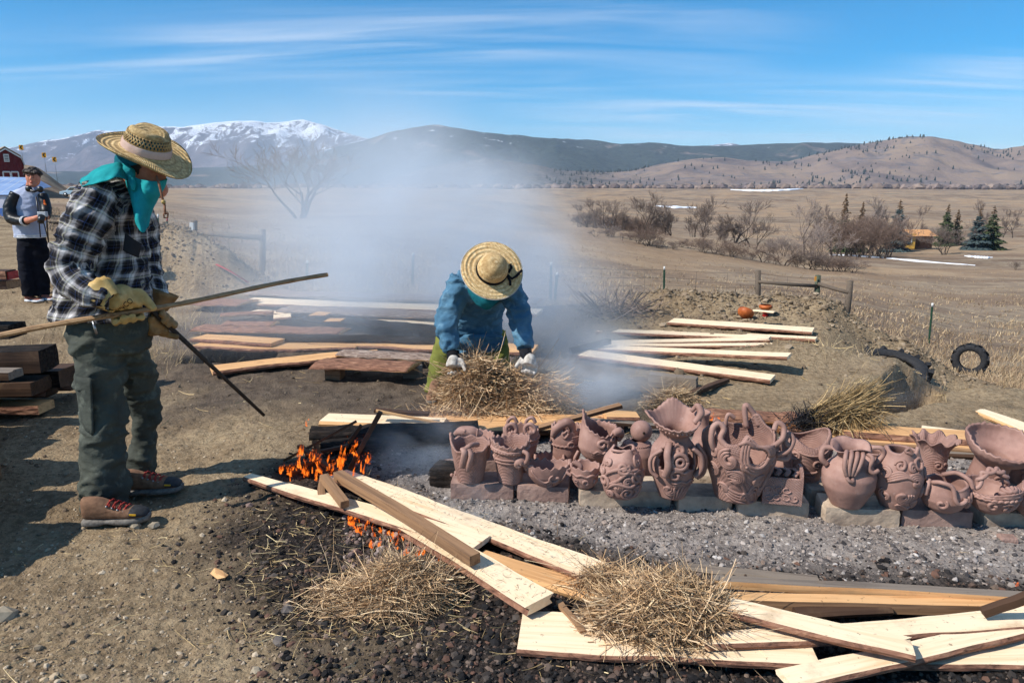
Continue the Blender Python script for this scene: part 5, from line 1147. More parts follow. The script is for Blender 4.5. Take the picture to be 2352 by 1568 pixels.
def boot(parent, heel, yaw, L=0.29, name='boot', mat=None, sole=None, toe=None, lace=None, h=0.125):
    E = empty(name, heel, yaw); E.parent = parent
    def shell(nm, secs, mt, pw=2.6, wr=0.0):
        B = Body(); B.loft([((x * L, 0, (z0 + z1) / 2), (0, w, 0), (0, 0, (z1 - z0) / 2)) for x, w, z0, z1 in secs], 24, pw=pw); return B.fuse(nm, mt, E, 0.006, 3, wr=wr, wf=28)
    shell('upper', [(-.03, .03, .03, h), (.05, .04, .028, h), (.2, .042, .026, h * .98), (.36, .042, .026, h * .85), (.52, .045, .026, h * .66), (.7, .05, .026, h * .57), (.85, .048, .026, h * .5), (.96, .036, .026, h * .38), (1.0, .022, .027, h * .3)], mat or M_SUEDE, wr=.0016)
    shell('sole', [(-.06, .026, 0, .024), (.0, .042, -.002, .036), (.2, .045, -.002, .034), (.36, .042, .006, .031), (.5, .047, 0, .033), (.7, .054, -.002, .036), (.88, .05, .002, .038), (1.0, .034, .008, .04), (1.04, .02, .014, .04)], sole or M_SOLE, pw=3.5)
    if toe:
        B = Body(); B.loft([((x * L, 0, (z0 + z1) / 2), (0, w, 0), (0, 0, (z1 - z0) / 2)) for x, w, z0, z1 in [(.74, .0515, .03, h * .555), (.86, .0505, .03, h * .525), (.97, .039, .03, h * .42), (1.015, .022, .03, h * .32)]], 24); B.fuse('toe_cap', toe, E, .005, 2)
        m = MB(); m.box((.82 * L, -.0525, .056), (.03, .004, .007), Matrix.Rotation(.1, 3, 'Y')); m.build('mark', M_YEL, E)
    if lace:
        for k in range(4):
            x = (.40 + .085 * k) * L; z = h * (.80 - .075 * k) + .004; m = MB()
            m.tube([(x, -.036, z - .014), (x + .006, -.018, z), (x + .012, .018, z), (x + .016, .036, z - .014)], .0035, 6); m.tube([(x + .012, -.036, z - .014), (x + .004, 0, z + .002), (x, .036, z - .014)], .0035, 6); m.build('lace', lace, E)
            m = MB(); m.sphere((x, -.037, z - .014), .005, 8, 6); m.build('hook', M_METAL, E)
    return E

# ---------------------------------------------------------------- person in the plaid shirt
def person_plaid():
    E = empty('person', (at(255, 1200).x, at(255, 1200).y, 0), 0, 'person in black and white plaid shirt, straw hat and teal face scarf holding a stick', 'person')
    def w(px, py, Y): return atd(px, py, Y)
    E0 = E.location.copy(); E.location = (0, 0, 0)
    S = Body()
    def sec(py, x0, x1, Y, d): c = w((x0 + x1) / 2, py, Y); hw = (w(x1, py, Y) - w(x0, py, Y)).x / 2; return (c, (hw, 0, 0), (0, d, 0))
    S.loft([sec(730, 127, 343, 3.43, .17), sec(715, 127, 343, 3.43, .172), sec(650, 143, 337, 3.43, .17), sec(570, 158, 334, 3.44, .17), sec(500, 168, 330, 3.44, .185), sec(450, 184, 316, 3.44, .18), sec(420, 205, 305, 3.44, .14), sec(398, 236, 296, 3.44, .075)], 36)
    S.limb([w(238, 438, 3.31), w(205, 500, 3.24), w(168, 585, 3.20), w(163, 630, 3.18), w(205, 672, 3.14), w(254, 690, 3.12)], [.085, .098, .092, .085, .068, .054], 22, n=44, uvoff=.05)
    S.limb([w(296, 440, 3.58), w(318, 520, 3.64), w(330, 600, 3.65), w(346, 655, 3.60), w(366, 698, 3.53)], [.08, .09, .08, .07, .055], 20, n=36)
    o = S.fuse('shirt', M_PLAID, E, .0095, 3, wr=.020, wf=8.5, wstretch=(1, 1, 1.7), seed=5, uv=True, fine=.002)
    # collar, pocket, hem fold
    patch('shirt_pocket', [[w(288, 535, 3.275), w(305, 548, 3.27), w(325, 560, 3.30)], [w(283, 575, 3.262), w(300, 585, 3.258), w(318, 592, 3.285)]], M_PLAID, E, 8, 8, .006)
    Tm = Body()
    Tm.loft([sec(712, 164, 340, 3.44, .15), sec(750, 162, 340, 3.44, .15), sec(800, 168, 338, 3.44, .145)], 28)
    Tm.limb([w(226, 780, 3.38), w(232, 880, 3.35), w(239, 980, 3.31), w(238, 1080, 3.28), w(241, 1120, 3.27), w(243, 1142, 3.265), w(244, 1164, 3.26)], [.122, .11, .10, .102, .112, .100, .112], 24, n=40)
    Tm.limb([w(292, 780, 3.5), w(318, 870, 3.58), w(332, 950, 3.63), w(330, 1030, 3.65), w(322, 1075, 3.64), w(318, 1104, 3.63)], [.105, .088, .077, .076, .088, .078], 24, n=40)
    o = Tm.fuse('trousers', M_TROUSER, E, .0095, 3, wr=.027, wf=6.5, wstretch=(1, 1, 1.9), seed=15, fine=.002)
    patch('thigh_pocket', [[w(172, 862, 3.272), w(190, 866, 3.235), w(210, 868, 3.218)], [w(178, 905, 3.27), w(193, 925, 3.232), w(212, 935, 3.21)], [w(182, 940, 3.27), w(196, 985, 3.225), w(214, 1000, 3.20)]], M_TROUSER, o, 10, 10, .008)
    m = MB(); m.tube([w(214, 738, 3.205), w(222, 768, 3.203)], .006, 8); pn = m.build('pen', M_METAL, E)
    b1 = boot(E, at(200, 1203, 0), rad(8), .275, mat=M_SUEDE, toe=M_TOE, lace=M_LACE, h=.135); b2 = boot(E, at(283, 1135, 0), rad(10), .285, mat=M_SUEDE, toe=M_TOE, lace=M_LACE, h=.135)
    # head and neck, with a hidden trunk inside the clothes: one skin
    B = Body(); hc = w(325, 397, 3.44)
    B.limb([w(262, 560, 3.44), w(270, 470, 3.44), w(285, 430, 3.44), w(310, 405, 3.44)], [.13, .12, .068, .07], 18)
    B.sphere(hc, (.098, .08, .118), 24, 18, mat=Matrix.Rotation(rad(18), 3, 'Y')); B.sphere(hc + Vector((.095, 0, -.02)), (.022, .016, .026), 10, 8); B.sphere(hc + Vector((.065, 0, -.075)), (.05, .055, .045), 12, 8)
    B.sphere(hc + Vector((.075, 0, .03)), (.03, .06, .016), 12, 8); B.sphere(hc + Vector((-.012, -.08, -.01)), (.022, .012, .034), 10, 8); B.sphere(hc + Vector((-.012, .08, -.01)), (.022, .012, .034), 10, 8)
    B.fuse('body', M_SKIN, E, .009, 3)
    m = MB(); m.sphere(hc + Vector((.083, -.035, .012)), (.008, .012, .008), 10, 8); m.build('eye', simple('eye_dark', lin(40, 26, 20), None, 20, .2, 0), E)
    m = MB()
    hr = Body(); hr.sphere(hc + Vector((-.012, 0, .022)), (.102, .086, .108), 22, 16); hr.sphere(hc + Vector((-.055, 0, -.045)), (.045, .068, .05), 14, 10); hr.fuse('hair', M_HAIR, E, .009, 2, wr=.006, wf=30, seed=4)
    # teal wrap under the hat and face scarf
    wr_ = Body(); wr_.sphere(hc + Vector((-.005, 0, .03)), (.112, .094, .105), 26, 18, mat=Matrix.Rotation(rad(16), 3, 'Y'))
    oo = wr_.fuse('head_scarf', M_TEALD, E, .009, 3, wr=.003, wf=20)
    # cut lower half away so that only the wrap above the ears stays
    import bmesh
    bm = bmesh.new(); bm.from_mesh(oo.data); nrm = Vector((-.25, 0, .97)); bmesh.ops.bisect_plane(bm, geom=bm.verts[:] + bm.edges[:] + bm.faces[:], plane_co=hc + Vector((0, 0, .028)), plane_no=nrm, clear_inner=True); bm.to_mesh(oo.data); bm.free()
    patch('face_scarf', [[w(288, 398, 3.38), w(303, 405, 3.335), w(322, 412, 3.32), w(350, 418, 3.325), w(374, 416, 3.385), w(384, 411, 3.45), w(374, 411, 3.56)],
                         [w(292, 425, 3.37), w(306, 434, 3.315), w(325, 440, 3.30), w(350, 444, 3.315), w(371, 438, 3.39), w(378, 432, 3.45), w(368, 435, 3.56)],
                         [w(300, 450, 3.34), w(310, 462, 3.29), w(325, 472, 3.285), w(342, 474, 3.31), w(357, 468, 3.38), w(361, 460, 3.45), w(352, 466, 3.55)],
                         [w(306, 478, 3.30), w(314, 495, 3.262), w(325, 505, 3.265), w(337, 505, 3.30), w(346, 498, 3.35), w(347, 492, 3.42), w(342, 495, 3.5)],
                         [w(314, 515, 3.27), w(320, 526, 3.25), w(328, 535, 3.25), w(334, 533, 3.27), w(341, 520, 3.31), w(343, 512, 3.37), w(340, 512, 3.43)]], M_TEAL, E, 56, 48, .003, wr=.018, seed=6)
    patch('scarf_tail', [[w(187, 413, 3.36), w(210, 396, 3.32), w(243, 380, 3.32), w(272, 374, 3.34), w(293, 388, 3.36)], [w(186, 420, 3.30), w(211, 410, 3.255), w(246, 398, 3.255), w(274, 392, 3.28), w(294, 402, 3.33)], [w(190, 430, 3.24), w(216, 424, 3.21), w(250, 414, 3.21), w(272, 408, 3.25), w(296, 416, 3.31)]], M_TEAL, E, 26, 16, .003, wr=.014, seed=9)
    kn = Body(); kn.limb([w(286, 385, 3.36), w(296, 396, 3.32), w(304, 408, 3.315)], [.022, .028, .018], 12); kn.limb([w(296, 398, 3.32), w(304, 420, 3.30), w(306, 440, 3.29)], [.016, .018, .008], 10); kn.fuse('scarf_knot', M_TEAL, E, .007, 2, wr=.004, wf=40)
    # hat
    HM = Matrix.Translation(w(336, 346, 3.44)) @ Matrix.Rotation(rad(23.5), 4, 'Y') @ Matrix.Rotation(rad(13), 4, 'X')
    H = empty('straw_hat'); H.parent = E; H.matrix_world = HM @ Matrix.Diagonal((.86, .86, 1.0, 1))
    def rim_shape(m, warp):
        m.v = [warp(Vector(p)) for p in m.v]
    m = MB(); pr = [(.118, .008), (.13, .0), (.15, -.006), (.18, -.010), (.21, -.010), (.232, -.004), (.24, .002), (.232, -.010), (.21, -.016), (.18, -.016), (.15, -.012), (.118, .0)]
    m.lathe(pr, 56); m.v = [(p[0], p[1], p[2] + (.022 * (p[1] / .24) ** 2 - .05 * (p[0] / .24) ** 2 * (1 if p[0] > 0 else .15)) * (math.hypot(p[0], p[1]) / .24) ** 2) for p in m.v]; m.build('brim', M_STRAWHAT, H)
    m = MB(); m.lathe([(.103, .078), (.1, .09), (.094, .102), (.08, .11), (.05, .106), (.03, .1), (.001, .098)], 48); m.v = [(p[0], p[1], p[2] - .018 * max(0, 1 - abs(p[1]) / .05) * (1 if p[2] > .09 else 0)) for p in m.v]; m.build('crown_top', M_STRAWHAT, H)
    m = MB(); m.lathe([(.124, .0), (.122, .012), (.119, .03), (.116, .042)], 48); m.build('crown_base', M_STRAWHAT, H)
    m = MB(); m.lathe([(.127, .004), (.126, .014), (.123, .036), (.120, .038)], 48); m.v = [(p[0] * (1 + .008 * sin(i * 1.7)), p[1] * (1 + .008 * sin(i * 1.7)), p[2]) for i, p in enumerate(m.v)]; m.build('hat_band', M_BAND, H)
    m = MB()
    for k in range(40):
        for sgn in (-1, 1):
            a0 = 2 * pi * k / 40; m.tube([((.117 - .013 * f) * cos(a0 + sgn * f * .28), (.117 - .013 * f) * sin(a0 + sgn * f * .28), .036 + f * .046) for f in (0, .33, .66, 1)], .0032, 5)
    m.build('lattice', M_STRAWHAT, H)
    m = MB(); m.lathe([(.110, .03), (.095, .070), (.06, .078), (.001, .078)], 40); m.build('hat_lining', M_TEALD, H)
    m = MB(); m.tube([w(360, 405, 3.31), w(366, 425, 3.29), w(373, 455, 3.285), (w(378, 470, 3.285))], .0055, 8); m.tube([w(378, 470, 3.285), w(379, 488, 3.285), w(382, 492, 3.285)], .0055, 8); m.tube([w(381, 488, 3.285), w(376, 492, 3.283), w(377, 500, 3.285), w(385, 500, 3.287), w(386, 490, 3.287), w(381, 488, 3.285)], .004, 8); cd = m.build('chin_cord', M_CORD, E)
    m = MB(); m.sphere(w(375.5, 464, 3.283), .010, 12, 8); m.build('bead', simple('wood_bead', lin(190, 160, 96), None, 30, .4), cd)
    # stick and rod are held things of their own
    sa, sb = w(-60, 783, 2.93), w(752, 632, 3.72); ax = (sb - sa).normalized()
    hnd = w(292, 716, 3.16); t_ = (hnd - sa).dot(ax); grip = sa + ax * t_
    m = MB(); n = 30; m.tube([tuple(sa + (sb - sa) * f + Vector((0, 0, .006 * sin(f * 9)))) for f in np.linspace(0, 1, n)], [(.021 - .003 * f + .0012 * sin(f * 60)) for f in np.linspace(0, 1, n)], 7, flat=.62, smooth=False)
    o = m.build('stick', M_WEATH2); tag(o, 'long rough tan stick held level by the gloved hands', 'stick')
    gl = glove(E, w(256, 690, 3.125), grip, ax, Vector((-.1, -1, .35)), M_LEATHER, R=.022, size=1.28, thumb_dir=1, cuff_dir=w(230, 672, 3.15) - w(262, 695, 3.125))
    tip = atd(606, 953, 4.0); h2 = w(376, 738, 3.49); rx = (tip - h2).normalized(); st = h2 - rx * .09
    m = MB(); m.tube([st, tip], [.014, .010], 8); o = m.build('metal_rod', simple('rusty_iron', lin(70, 58, 50), lin(44, 36, 32), 40, .7, .3)); tag(o, 'dark iron rod slanting down from the far glove toward the fire', 'rod')
    glove(E, w(366, 702, 3.52), h2, rx, Vector((-.35, -.75, .3)), M_LEATHER2, R=.016, size=1.15, thumb_dir=1)
    # printed name on the back of the glove
    from mathutils.bvhtree import BVHTree
    fc = bpy.data.curves.new('t', 'FONT'); fc.body = 'KINCO'; fc.size = .03; fc.extrude = 0; fc.align_x = 'CENTER'; fc.align_y = 'CENTER'; fo = bpy.data.objects.new('t', fc); COL.objects.link(fo)
    dg = bpy.context.evaluated_depsgraph_get(); dg.update(); tm = bpy.data.meshes.new_from_object(fo.evaluated_get(dg)); bpy.data.objects.remove(fo); bm = bmesh.new(); bm.from_mesh(tm); bmesh.ops.subdivide_edges(bm, edges=bm.edges[:], cuts=1); bm.to_mesh(tm); bm.free()
    bv = BVHTree.FromPolygons([v.co.copy() for v in gl.data.vertices], [tuple(p.vertices) for p in gl.data.polygons]); c = w(284, 704, 2.9); R2 = Matrix.Rotation(rad(36), 3, 'Y').inverted()
    for v in tm.vertices:
        q = c + Matrix.Rotation(-rad(36), 3, 'Y') @ Vector((v.co.x, 0, v.co.y)); dd = (q - Vector((0, 0, CAMZ))).normalized(); h = bv.ray_cast(q, dd); v.co = (h[0] - dd * .0015) if h[0] else q + dd * .22
    obj('lettering', tm, simple('black_print', lin(40, 34, 28), None, 40, .8, 0), gl)
M_WEATH2 = wood_mat('stick_wood', lin(170, 136, 100), lin(122, 92, 64), lin(150, 118, 86), knots=False)
person_plaid()

# ---------------------------------------------------------------- bending person
def person_bent():
    E = empty('person', (0, 0, 0), 0, 'person bending over in blue shirt, olive trousers and wide straw hat laying straw', 'person')
    w = atd
    S = Body()
    S.loft([(w(1082, 792, 5.38), (.245, 0, 0), (0, .13, .05)), (w(1082, 745, 5.42), (.24, 0, 0), (0, .15, .06)), (w(1090, 700, 5.34), (.225, 0, 0), (0, .13, .10)), (w(1100, 665, 5.2), (.23, 0, 0), (0, .10, .12)), (w(1112, 650, 5.05), (.215, 0, 0), (0, .06, .12)), (w(1122, 648, 4.95), (.10, 0, 0), (0, .03, .08))], 32)
    S.limb([w(1062, 640, 5.08), w(1036, 700, 5.02), w(1026, 752, 4.96), w(1040, 806, 4.90)], [.105, .095, .085, .062], 20, n=34)
    S.limb([w(1172, 655, 5.06), w(1188, 705, 5.0), w(1198, 755, 4.95), w(1206, 800, 4.88)], [.098, .088, .08, .062], 20, n=34)
    S.loft([(w(1118, 770, 5.18), (.17, 0, 0), (0, .03, .0)), (w(1100, 788, 5.2), (.19, 0, 0), (0, .03, 0)), (w(1100, 806, 5.22), (.16, 0, 0), (0, .02, 0))], 20)
    S.fuse('shirt', M_BLUE, E, .0105, 3, wr=.024, wf=8, wstretch=(1, 1, 1.5), seed=25, fine=.002)
    for a, b in (((1040, 806, 4.9), (1042, 832, 4.87)), ((1206, 800, 4.88), (1210, 826, 4.86))):
        m = MB(); m.tube([w(*a), w(*b)], [.046, .042], 14); m.build('cuff', M_BLACK, E)
    Tm = Body()
    Tm.loft([(w(1085, 745, 5.46), (.2, 0, 0), (0, .12, 0)), (w(1083, 790, 5.5), (.2, 0, 0), (0, .12, 0))], 24)
    Tm.limb([w(1040, 765, 5.48), w(1018, 825, 5.40), w(1004, 880, 5.36), w(998, 905, 5.34)], [.12, .1, .082, .085], 20, n=30)
    Tm.limb([w(1128, 765, 5.48), w(1143, 830, 5.38), w(1148, 880, 5.36), w(1150, 902, 5.34)], [.12, .1, .085, .085], 20, n=30)
    Tm.fuse('trousers', M_GREEN, E, .0125, 5, wr=.010, wf=7, wstretch=(1, 1, 2.0), seed=35)
    for px in (998, 1150): p = at(px, 916, 0); boot(E, Vector((p.x, p.y + .1, 0)), rad(-90), .27, mat=M_GREEN if px == 1150 else M_SUEDE)
    B = Body(); hc = w(1128, 640, 4.9); B.limb([w(1085, 740, 5.4), w(1105, 680, 5.2), w(1120, 650, 5.02), hc], [.10, .09, .055, .06], 16); B.sphere(hc, (.08, .1, .105), 20, 14); B.sphere(hc + Vector((.01, -.03, -.1)), (.016, .02, .02), 8, 6); B.sphere(hc + Vector((.0, .0, -.05)), (.05, .05, .06), 10, 8); B.sphere(hc + Vector((-.08, .0, -.03)), (.012, .022, .03), 8, 6); B.sphere(hc + Vector((.08, .0, -.03)), (.012, .022, .03), 8, 6); B.fuse('body', M_SKIN, E, .01, 3)
    hr = Body(); hr.sphere(hc + Vector((0, -.01, .03)), (.086, .1, .09), 18, 12); hr.fuse('hair', M_HAIR, E, .01, 2, wr=.005, wf=30)
    patch('neck_scarf', [[w(1072, 650, 4.98), w(1090, 660, 4.88), w(1120, 670, 4.82), w(1150, 668, 4.86), w(1170, 655, 4.95)], [w(1074, 668, 5.0), w(1095, 685, 4.88), w(1118, 694, 4.83), w(1142, 688, 4.88), w(1160, 672, 4.98)], [w(1082, 685, 5.02), w(1100, 702, 4.92), w(1116, 710, 4.9), w(1132, 702, 4.93), w(1150, 688, 5.02)]], M_TEALD, E, 30, 18, .012, wr=.02, seed=4)
    # gloves holding straw
    for (wx, gx, sgn) in (((1042, 828, 4.87), (1044, 848, 4.84), 1), ((1210, 822, 4.86), (1215, 845, 4.83), -1)):
        glove(E, w(*wx), w(*gx), Vector((1, -.3, .1 * sgn)), Vector((-.2 * sgn, -1, .5)), M_WGLOVE, R=.02, size=1.0, cuff=False, thumb_dir=sgn)
    axis = Vector((.20, -.86, .50)).normalized(); HM = Matrix.Translation(w(1130, 621, 4.80)) @ axis.to_track_quat('Z', 'Y').to_matrix().to_4x4()
    H = empty('wide_straw_hat'); H.parent = E; H.matrix_world = HM
    m = MB(); m.lathe([(.088, .004), (.12, -.002), (.15, -.005), (.18, -.004), (.21, .0), (.213, -.004), (.18, -.010), (.15, -.011), (.12, -.008), (.088, -.002)], 56); m.v = [(p[0], p[1], p[2] + .010 * sin(2 * math.atan2(p[1], p[0])) * math.hypot(p[0], p[1]) / .21) for p in m.v]; m.build('brim', M_STRAWHAT2, H)
    m = MB(); m.lathe([(.212, -.005), (.2155, -.002), (.212, .002), (.209, -.001), (.212, -.005)], 56); m.v = [(p[0], p[1], p[2] + .010 * sin(2 * math.atan2(p[1], p[0])) * math.hypot(p[0], p[1]) / .21) for p in m.v]; m.build('brim_edge', M_WGLOVE, H)
    m = MB(); m.lathe([(.108, .0), (.106, .03), (.099, .068), (.082, .105), (.054, .13), (.024, .142), (.001, .144)], 44); m.build('crown', M_STRAWHAT2, H)
    m = MB(); m.lathe([(.111, .002), (.1105, .014), (.109, .030), (.105, .031)], 44); m.build('ribbon', M_BLACK, H)
    m = MB()
    up = HM.inverted().to_3x3()
    def hl(px, py): # point on hat plane
        d = ray(px, py); n = HM.to_3x3() @ Vector((0, 0, 1)); c0 = HM.translation + n * .008; t = (c0 - Vector((0, 0, CAMZ))).dot(n) / d.dot(n); return HM.inverted() @ (Vector((0, 0, CAMZ)) + d * t)
    for pts in ([(1164, 630), (1176, 640), (1186, 634), (1199, 620)], [(1166, 634), (1172, 646), (1172, 656)], [(1168, 626), (1175, 614), (1172, 606)]): m.tube([hl(*q) for q in pts], .009, 6, flat=.4)
    m.build('bow', M_BLACK, H)
person_bent()

# ---------------------------------------------------------------- young onlooker
def person_onlooker():
    E = empty('person', (0, 0, 0), 0, 'young dark-haired person in grey and black varsity jacket holding a camera', 'person'); w = atd; Y = 9.72
    MJ = cloth('grey_wool', lin(176, 184, 204), lin(150, 158, 182), .9, 200, .2); MK = simple('black_leather_sleeve', lin(32, 34, 38), lin(16, 16, 20), 30, .4, .3); MN = cloth('navy_trousers', lin(26, 28, 38), lin(14, 15, 22), .9, 200, .3)
    MW = simple('white_stripe', lin(226, 228, 232), None, 30, .8, 0); MO = simple('orange_emblem', lin(226, 120, 40), lin(196, 60, 30), 60, .8, 0); MSH = simple('rust_canvas_shoe', lin(150, 92, 76), lin(120, 70, 58), 40, .9); MH = simple('black_plastic', lin(22, 22, 25), lin(14, 14, 16), 40, .35, 0, spec=.5)
    S = Body()
    S.loft([(w(70, 546, Y), (.19, 0, 0), (0, .15, 0)), (w(67, 500, Y), (.205, 0, 0), (0, .16, 0)), (w(66, 465, Y), (.22, .0, 0), (0, .15, 0)), (w(65, 442, Y), (.20, 0, 0), (0, .12, 0)), (w(68, 428, Y), (.08, 0, 0), (0, .08, 0))], 28)
    S.fuse('jacket', MJ, E, .016, 4, wr=.014, wf=6, wstretch=(1, 1, 1.6), seed=45)
    A = Body(); A.limb([w(38, 444, Y - .1), w(24, 475, Y - .14), w(28, 502, Y - .2), w(54, 508, Y - .28)], [.075, .085, .08, .06], 16, n=24); A.fuse('sleeve', MK, E, .014, 4, wr=.005, wf=8, seed=46)
    A = Body(); A.limb([w(98, 446, Y - .05), w(106, 480, Y - .12), w(104, 500, Y - .2)], [.065, .07, .06], 16, n=20); A.fuse('sleeve', MK, E, .014, 4, wr=.005, wf=8, seed=47)
    m = MB(); m.tube([w(53, 508, Y - .275), w(61, 507, Y - .295)], [.062, .056], 14); c = m.build('cuff', MK, E); m = MB(); m.tube([w(55, 508, Y - .28), w(56.5, 507.7, Y - .284)], .065, 14); m.tube([w(58, 507.5, Y - .287), w(59.2, 507.3, Y - .29)], .064, 14); m.build('stripe', MW, c)
    for yy in (541, 545): m = MB(); m.lathe([(.196, 0), (.202, .005), (.202, .012), (.196, .017)], 32); m.v = [(p[0], p[1] * .8, p[2]) for p in m.v]; m.build('hem_stripe', MW, E, w(70, yy, Y))
    m = MB(); m.tube([w(83, 452, Y - .135), w(88, 490, Y - .17), w(93, 545, Y - .165)], .008, 6); m.build('button_line', MH, E)
    m = MB(); p = w(103, 470, Y - .155); m.sphere(p, (.022, .008, .028), 8, 6); m.sphere(p + Vector((0, 0, .04)), (.012, .008, .022), 8, 6); m.build('emblem', MO, E)
    Tm = Body(); Tm.loft([(w(72, 540, Y), (.175, 0, 0), (0, .13, 0)), (w(74, 565, Y), (.18, 0, 0), (0, .14, 0))], 24)
    Tm.limb([w(60, 560, Y - .02), w(63, 620, Y - .06), w(70, 680, Y - .08)], [.12, .11, .10], 18, n=24); Tm.limb([w(90, 560, Y), w(95, 620, Y + .03), w(97, 678, Y + .05)], [.115, .105, .095], 18, n=24); Tm.fuse('trousers', MN, E, .015, 4, wr=.012, wf=5, wstretch=(1, 1, 1.8), seed=48)
    for px, py in ((63, 692), (92, 688)): q = hit(px, py, 8, 12); boot(E, Vector((q.x, q.y, q.z)), rad(-18), .27, 'shoe', MSH, MW, h=.095)
    B = Body(); hc = w(76, 409, Y - .03)
    B.limb([w(68, 500, Y), w(69, 450, Y), w(71, 430, Y), w(74, 415, Y - .02)], [.13, .1, .06, .06], 14); B.sphere(hc, (.08, .092, .115), 22, 16); B.sphere(hc + Vector((.035, -.088, -.012)), (.018, .03, .026), 10, 8); B.sphere(hc + Vector((.02, -.055, -.085)), (.05, .04, .035), 10, 8); B.sphere(hc + Vector((.025, -.075, .03)), (.05, .02, .012), 10, 8); B.sphere(hc + Vector((-.078, .0, -.01)), (.014, .02, .032), 8, 6); B.sphere(hc + Vector((.028, -.085, -.052)), (.024, .014, .008), 8, 6)
    B.limb([w(60, 507, Y - .29), w(75, 503, Y - .36), w(90, 498, Y - .40)], [.042, .036, .028], 12, n=16); B.limb([w(104, 500, Y - .22), w(102, 499, Y - .32), w(98, 497, Y - .38)], [.04, .034, .028], 12, n=16)
    for k in range(4): B.limb([w(90, 498 + k, Y - .40), w(96, 494 + k * 2.2, Y - .45), w(100, 495 + k * 2.4, Y - .46), w(102, 497 + k * 2.4, Y - .44)], [.011, .010, .009, .008], 8, n=12)
    for k in range(4): B.limb([w(100, 497 + k, Y - .38), w(108, 494 + k * 2, Y - .42), w(113, 497 + k * 2, Y - .43)], [.011, .010, .008], 8, n=12)
    B.limb([w(90, 497, Y - .40), w(94, 490, Y - .44), w(98, 489, Y - .46)], [.013, .011, .009], 8, n=10)
    B.fuse('body', M_SKIN, E, .0075, 2)
    for dx in (.002, .058): m = MB(); m.sphere(hc + Vector((dx, -.086, .008)), (.012, .006, .006), 8, 6); m.build('eye', MH, E); m = MB(); m.tube([hc + Vector((dx - .018, -.088, .028)), hc + Vector((dx, -.094, .034)), hc + Vector((dx + .018, -.088, .03))], .005, 6); m.build('eyebrow', M_HAIR, E)
    m = MB(); m.tube([hc + Vector((.004, -.094, -.052)), hc + Vector((.028, -.1, -.054)), hc + Vector((.05, -.092, -.05))], .006, 6); m.build('mouth', simple('lips', lin(170, 84, 80), None, 30, .5, 0), E)
    hr = Body(); hr.sphere(hc + Vector((-.006, .018, .036)), (.087, .09, .084), 18, 12); r = random.Random(3)
    for k in range(110):
        a = r.uniform(0, 2 * pi); el = r.uniform(.15, 1.45); d = Vector((cos(a) * cos(el), sin(a) * cos(el) * 1.0, sin(el)))
        if d.y < -.55 and d.z < .55: continue
        hr.sphere(hc + Vector((0, .01, .03)) + Vector((d.x * .098, d.y * .1, d.z * .1)), r.uniform(.011, .021), 8, 6)
    for k in range(6): hr.sphere(hc + Vector((-.05 + k * .028, -.085, .085 - .004 * k)), .026, 8, 6)
    for k in range(14): hr.sphere(hc + Vector((r.uniform(-.07, .085), -.075 + r.uniform(-.02, .02), .075 + r.uniform(-.02, .035))), r.uniform(.012, .02), 8, 6)
    hr.fuse('hair', M_HAIR, E, .007, 0, wr=.008, wf=36, seed=8)
    hp = empty('headphones'); hp.parent = E
    m = MB(); m.tube([w(62, 428, Y - .06), w(66, 436, Y - .13), w(78, 440, Y - .17), w(92, 436, Y - .13)], .016, 8); m.build('band', MH, hp)
    for px, py, yy in ((66, 434, Y - .14), (92, 435, Y - .15)): m = MB(); m.sphere(w(px, py, yy), (.045, .03, .042), 14, 10); m.build('ear_cup', MH, hp)
    CE = empty('camera_in_hand', (0, 0, 0), 0, 'small silver and black camera in the onlooker\'s hands', 'camera')
    c = w(98, 492, Y - .47); m = MB(); m.box(c, (.11, .05, .065)); bevel(m.build('camera_body', simple('silver_metal', lin(190, 194, 200), lin(150, 152, 158), 40, .4, 0), CE), .006); m = MB(); m.tube([c + Vector((0, -.02, -.02)), c + Vector((.005, -.07, -.10))], [.04, .038], 16); m.build('lens', MH, CE); m = MB(); m.box(c + Vector((0, 0, .042)), (.04, .035, .025)); m.build('viewfinder', MH, CE)
    m = MB(); m.tube([c + Vector((.05, 0, 0)), w(110, 540, Y - .3), w(113, 570, Y - .25), w(108, 540, Y - .28), c + Vector((-.02, .01, -.02))], .008, 6, flat=.4); m.build('strap', MH, CE)
person_onlooker()
# ================================================================== FENCES, BUILDINGS, VEHICLE, SIGNS
M_POST = wood_mat('fence_post_wood', lin(104, 92, 80), lin(66, 58, 50), lin(90, 80, 70), knots=False)
M_POST_G = wood_mat('green_treated_post', lin(78, 86, 70), lin(52, 58, 48), lin(70, 76, 62), knots=False)
M_TPOST = simple('green_steel', lin(56, 92, 70), lin(40, 66, 52), 30, .6); M_WHITE = simple('white_paint', lin(226, 226, 222), lin(196, 196, 192), 20, .7, .05)
M_WIRE = simple('dull_wire', lin(120, 112, 104), lin(80, 72, 66), 20, .6, 0, metal=.5)
def wpost(label, px, py0, py1, Y, r=.07, group=None, mat=None, extra=.4, cap=None):
    a, b = atd(px[0], py0, Y), atd(px[1], py1, Y); d = (b - a).normalized(); m = MB(); L = (b - a).length + extra
    m.tube([(0, 0, 0), (0, 0, -L * .5), (0, 0, -L)], [r, r * 1.03, r], 10); o = m.build('fence_post', mat or M_POST); o.location = a; o.rotation_euler = (-d).to_track_quat('Z', 'Y').to_euler(); fattr(o.data, 'burn', np.zeros(len(o.data.vertices)))
    return tag(o, label, 'post', group)
def rail(label, a, b, Ya, Yb, r=.05, group=None, mat=None):
    m = MB(); A, B = atd(*a, Ya), atd(*b, Yb); m.tube([A, (A + B) / 2 + Vector((0, 0, -.01)), B], r, 10); o = m.build('fence_rail', mat or M_POST); fattr(o.data, 'burn', np.zeros(len(o.data.vertices))); return tag(o, label, 'rail', group)
GF = 'wooden fence bracing'
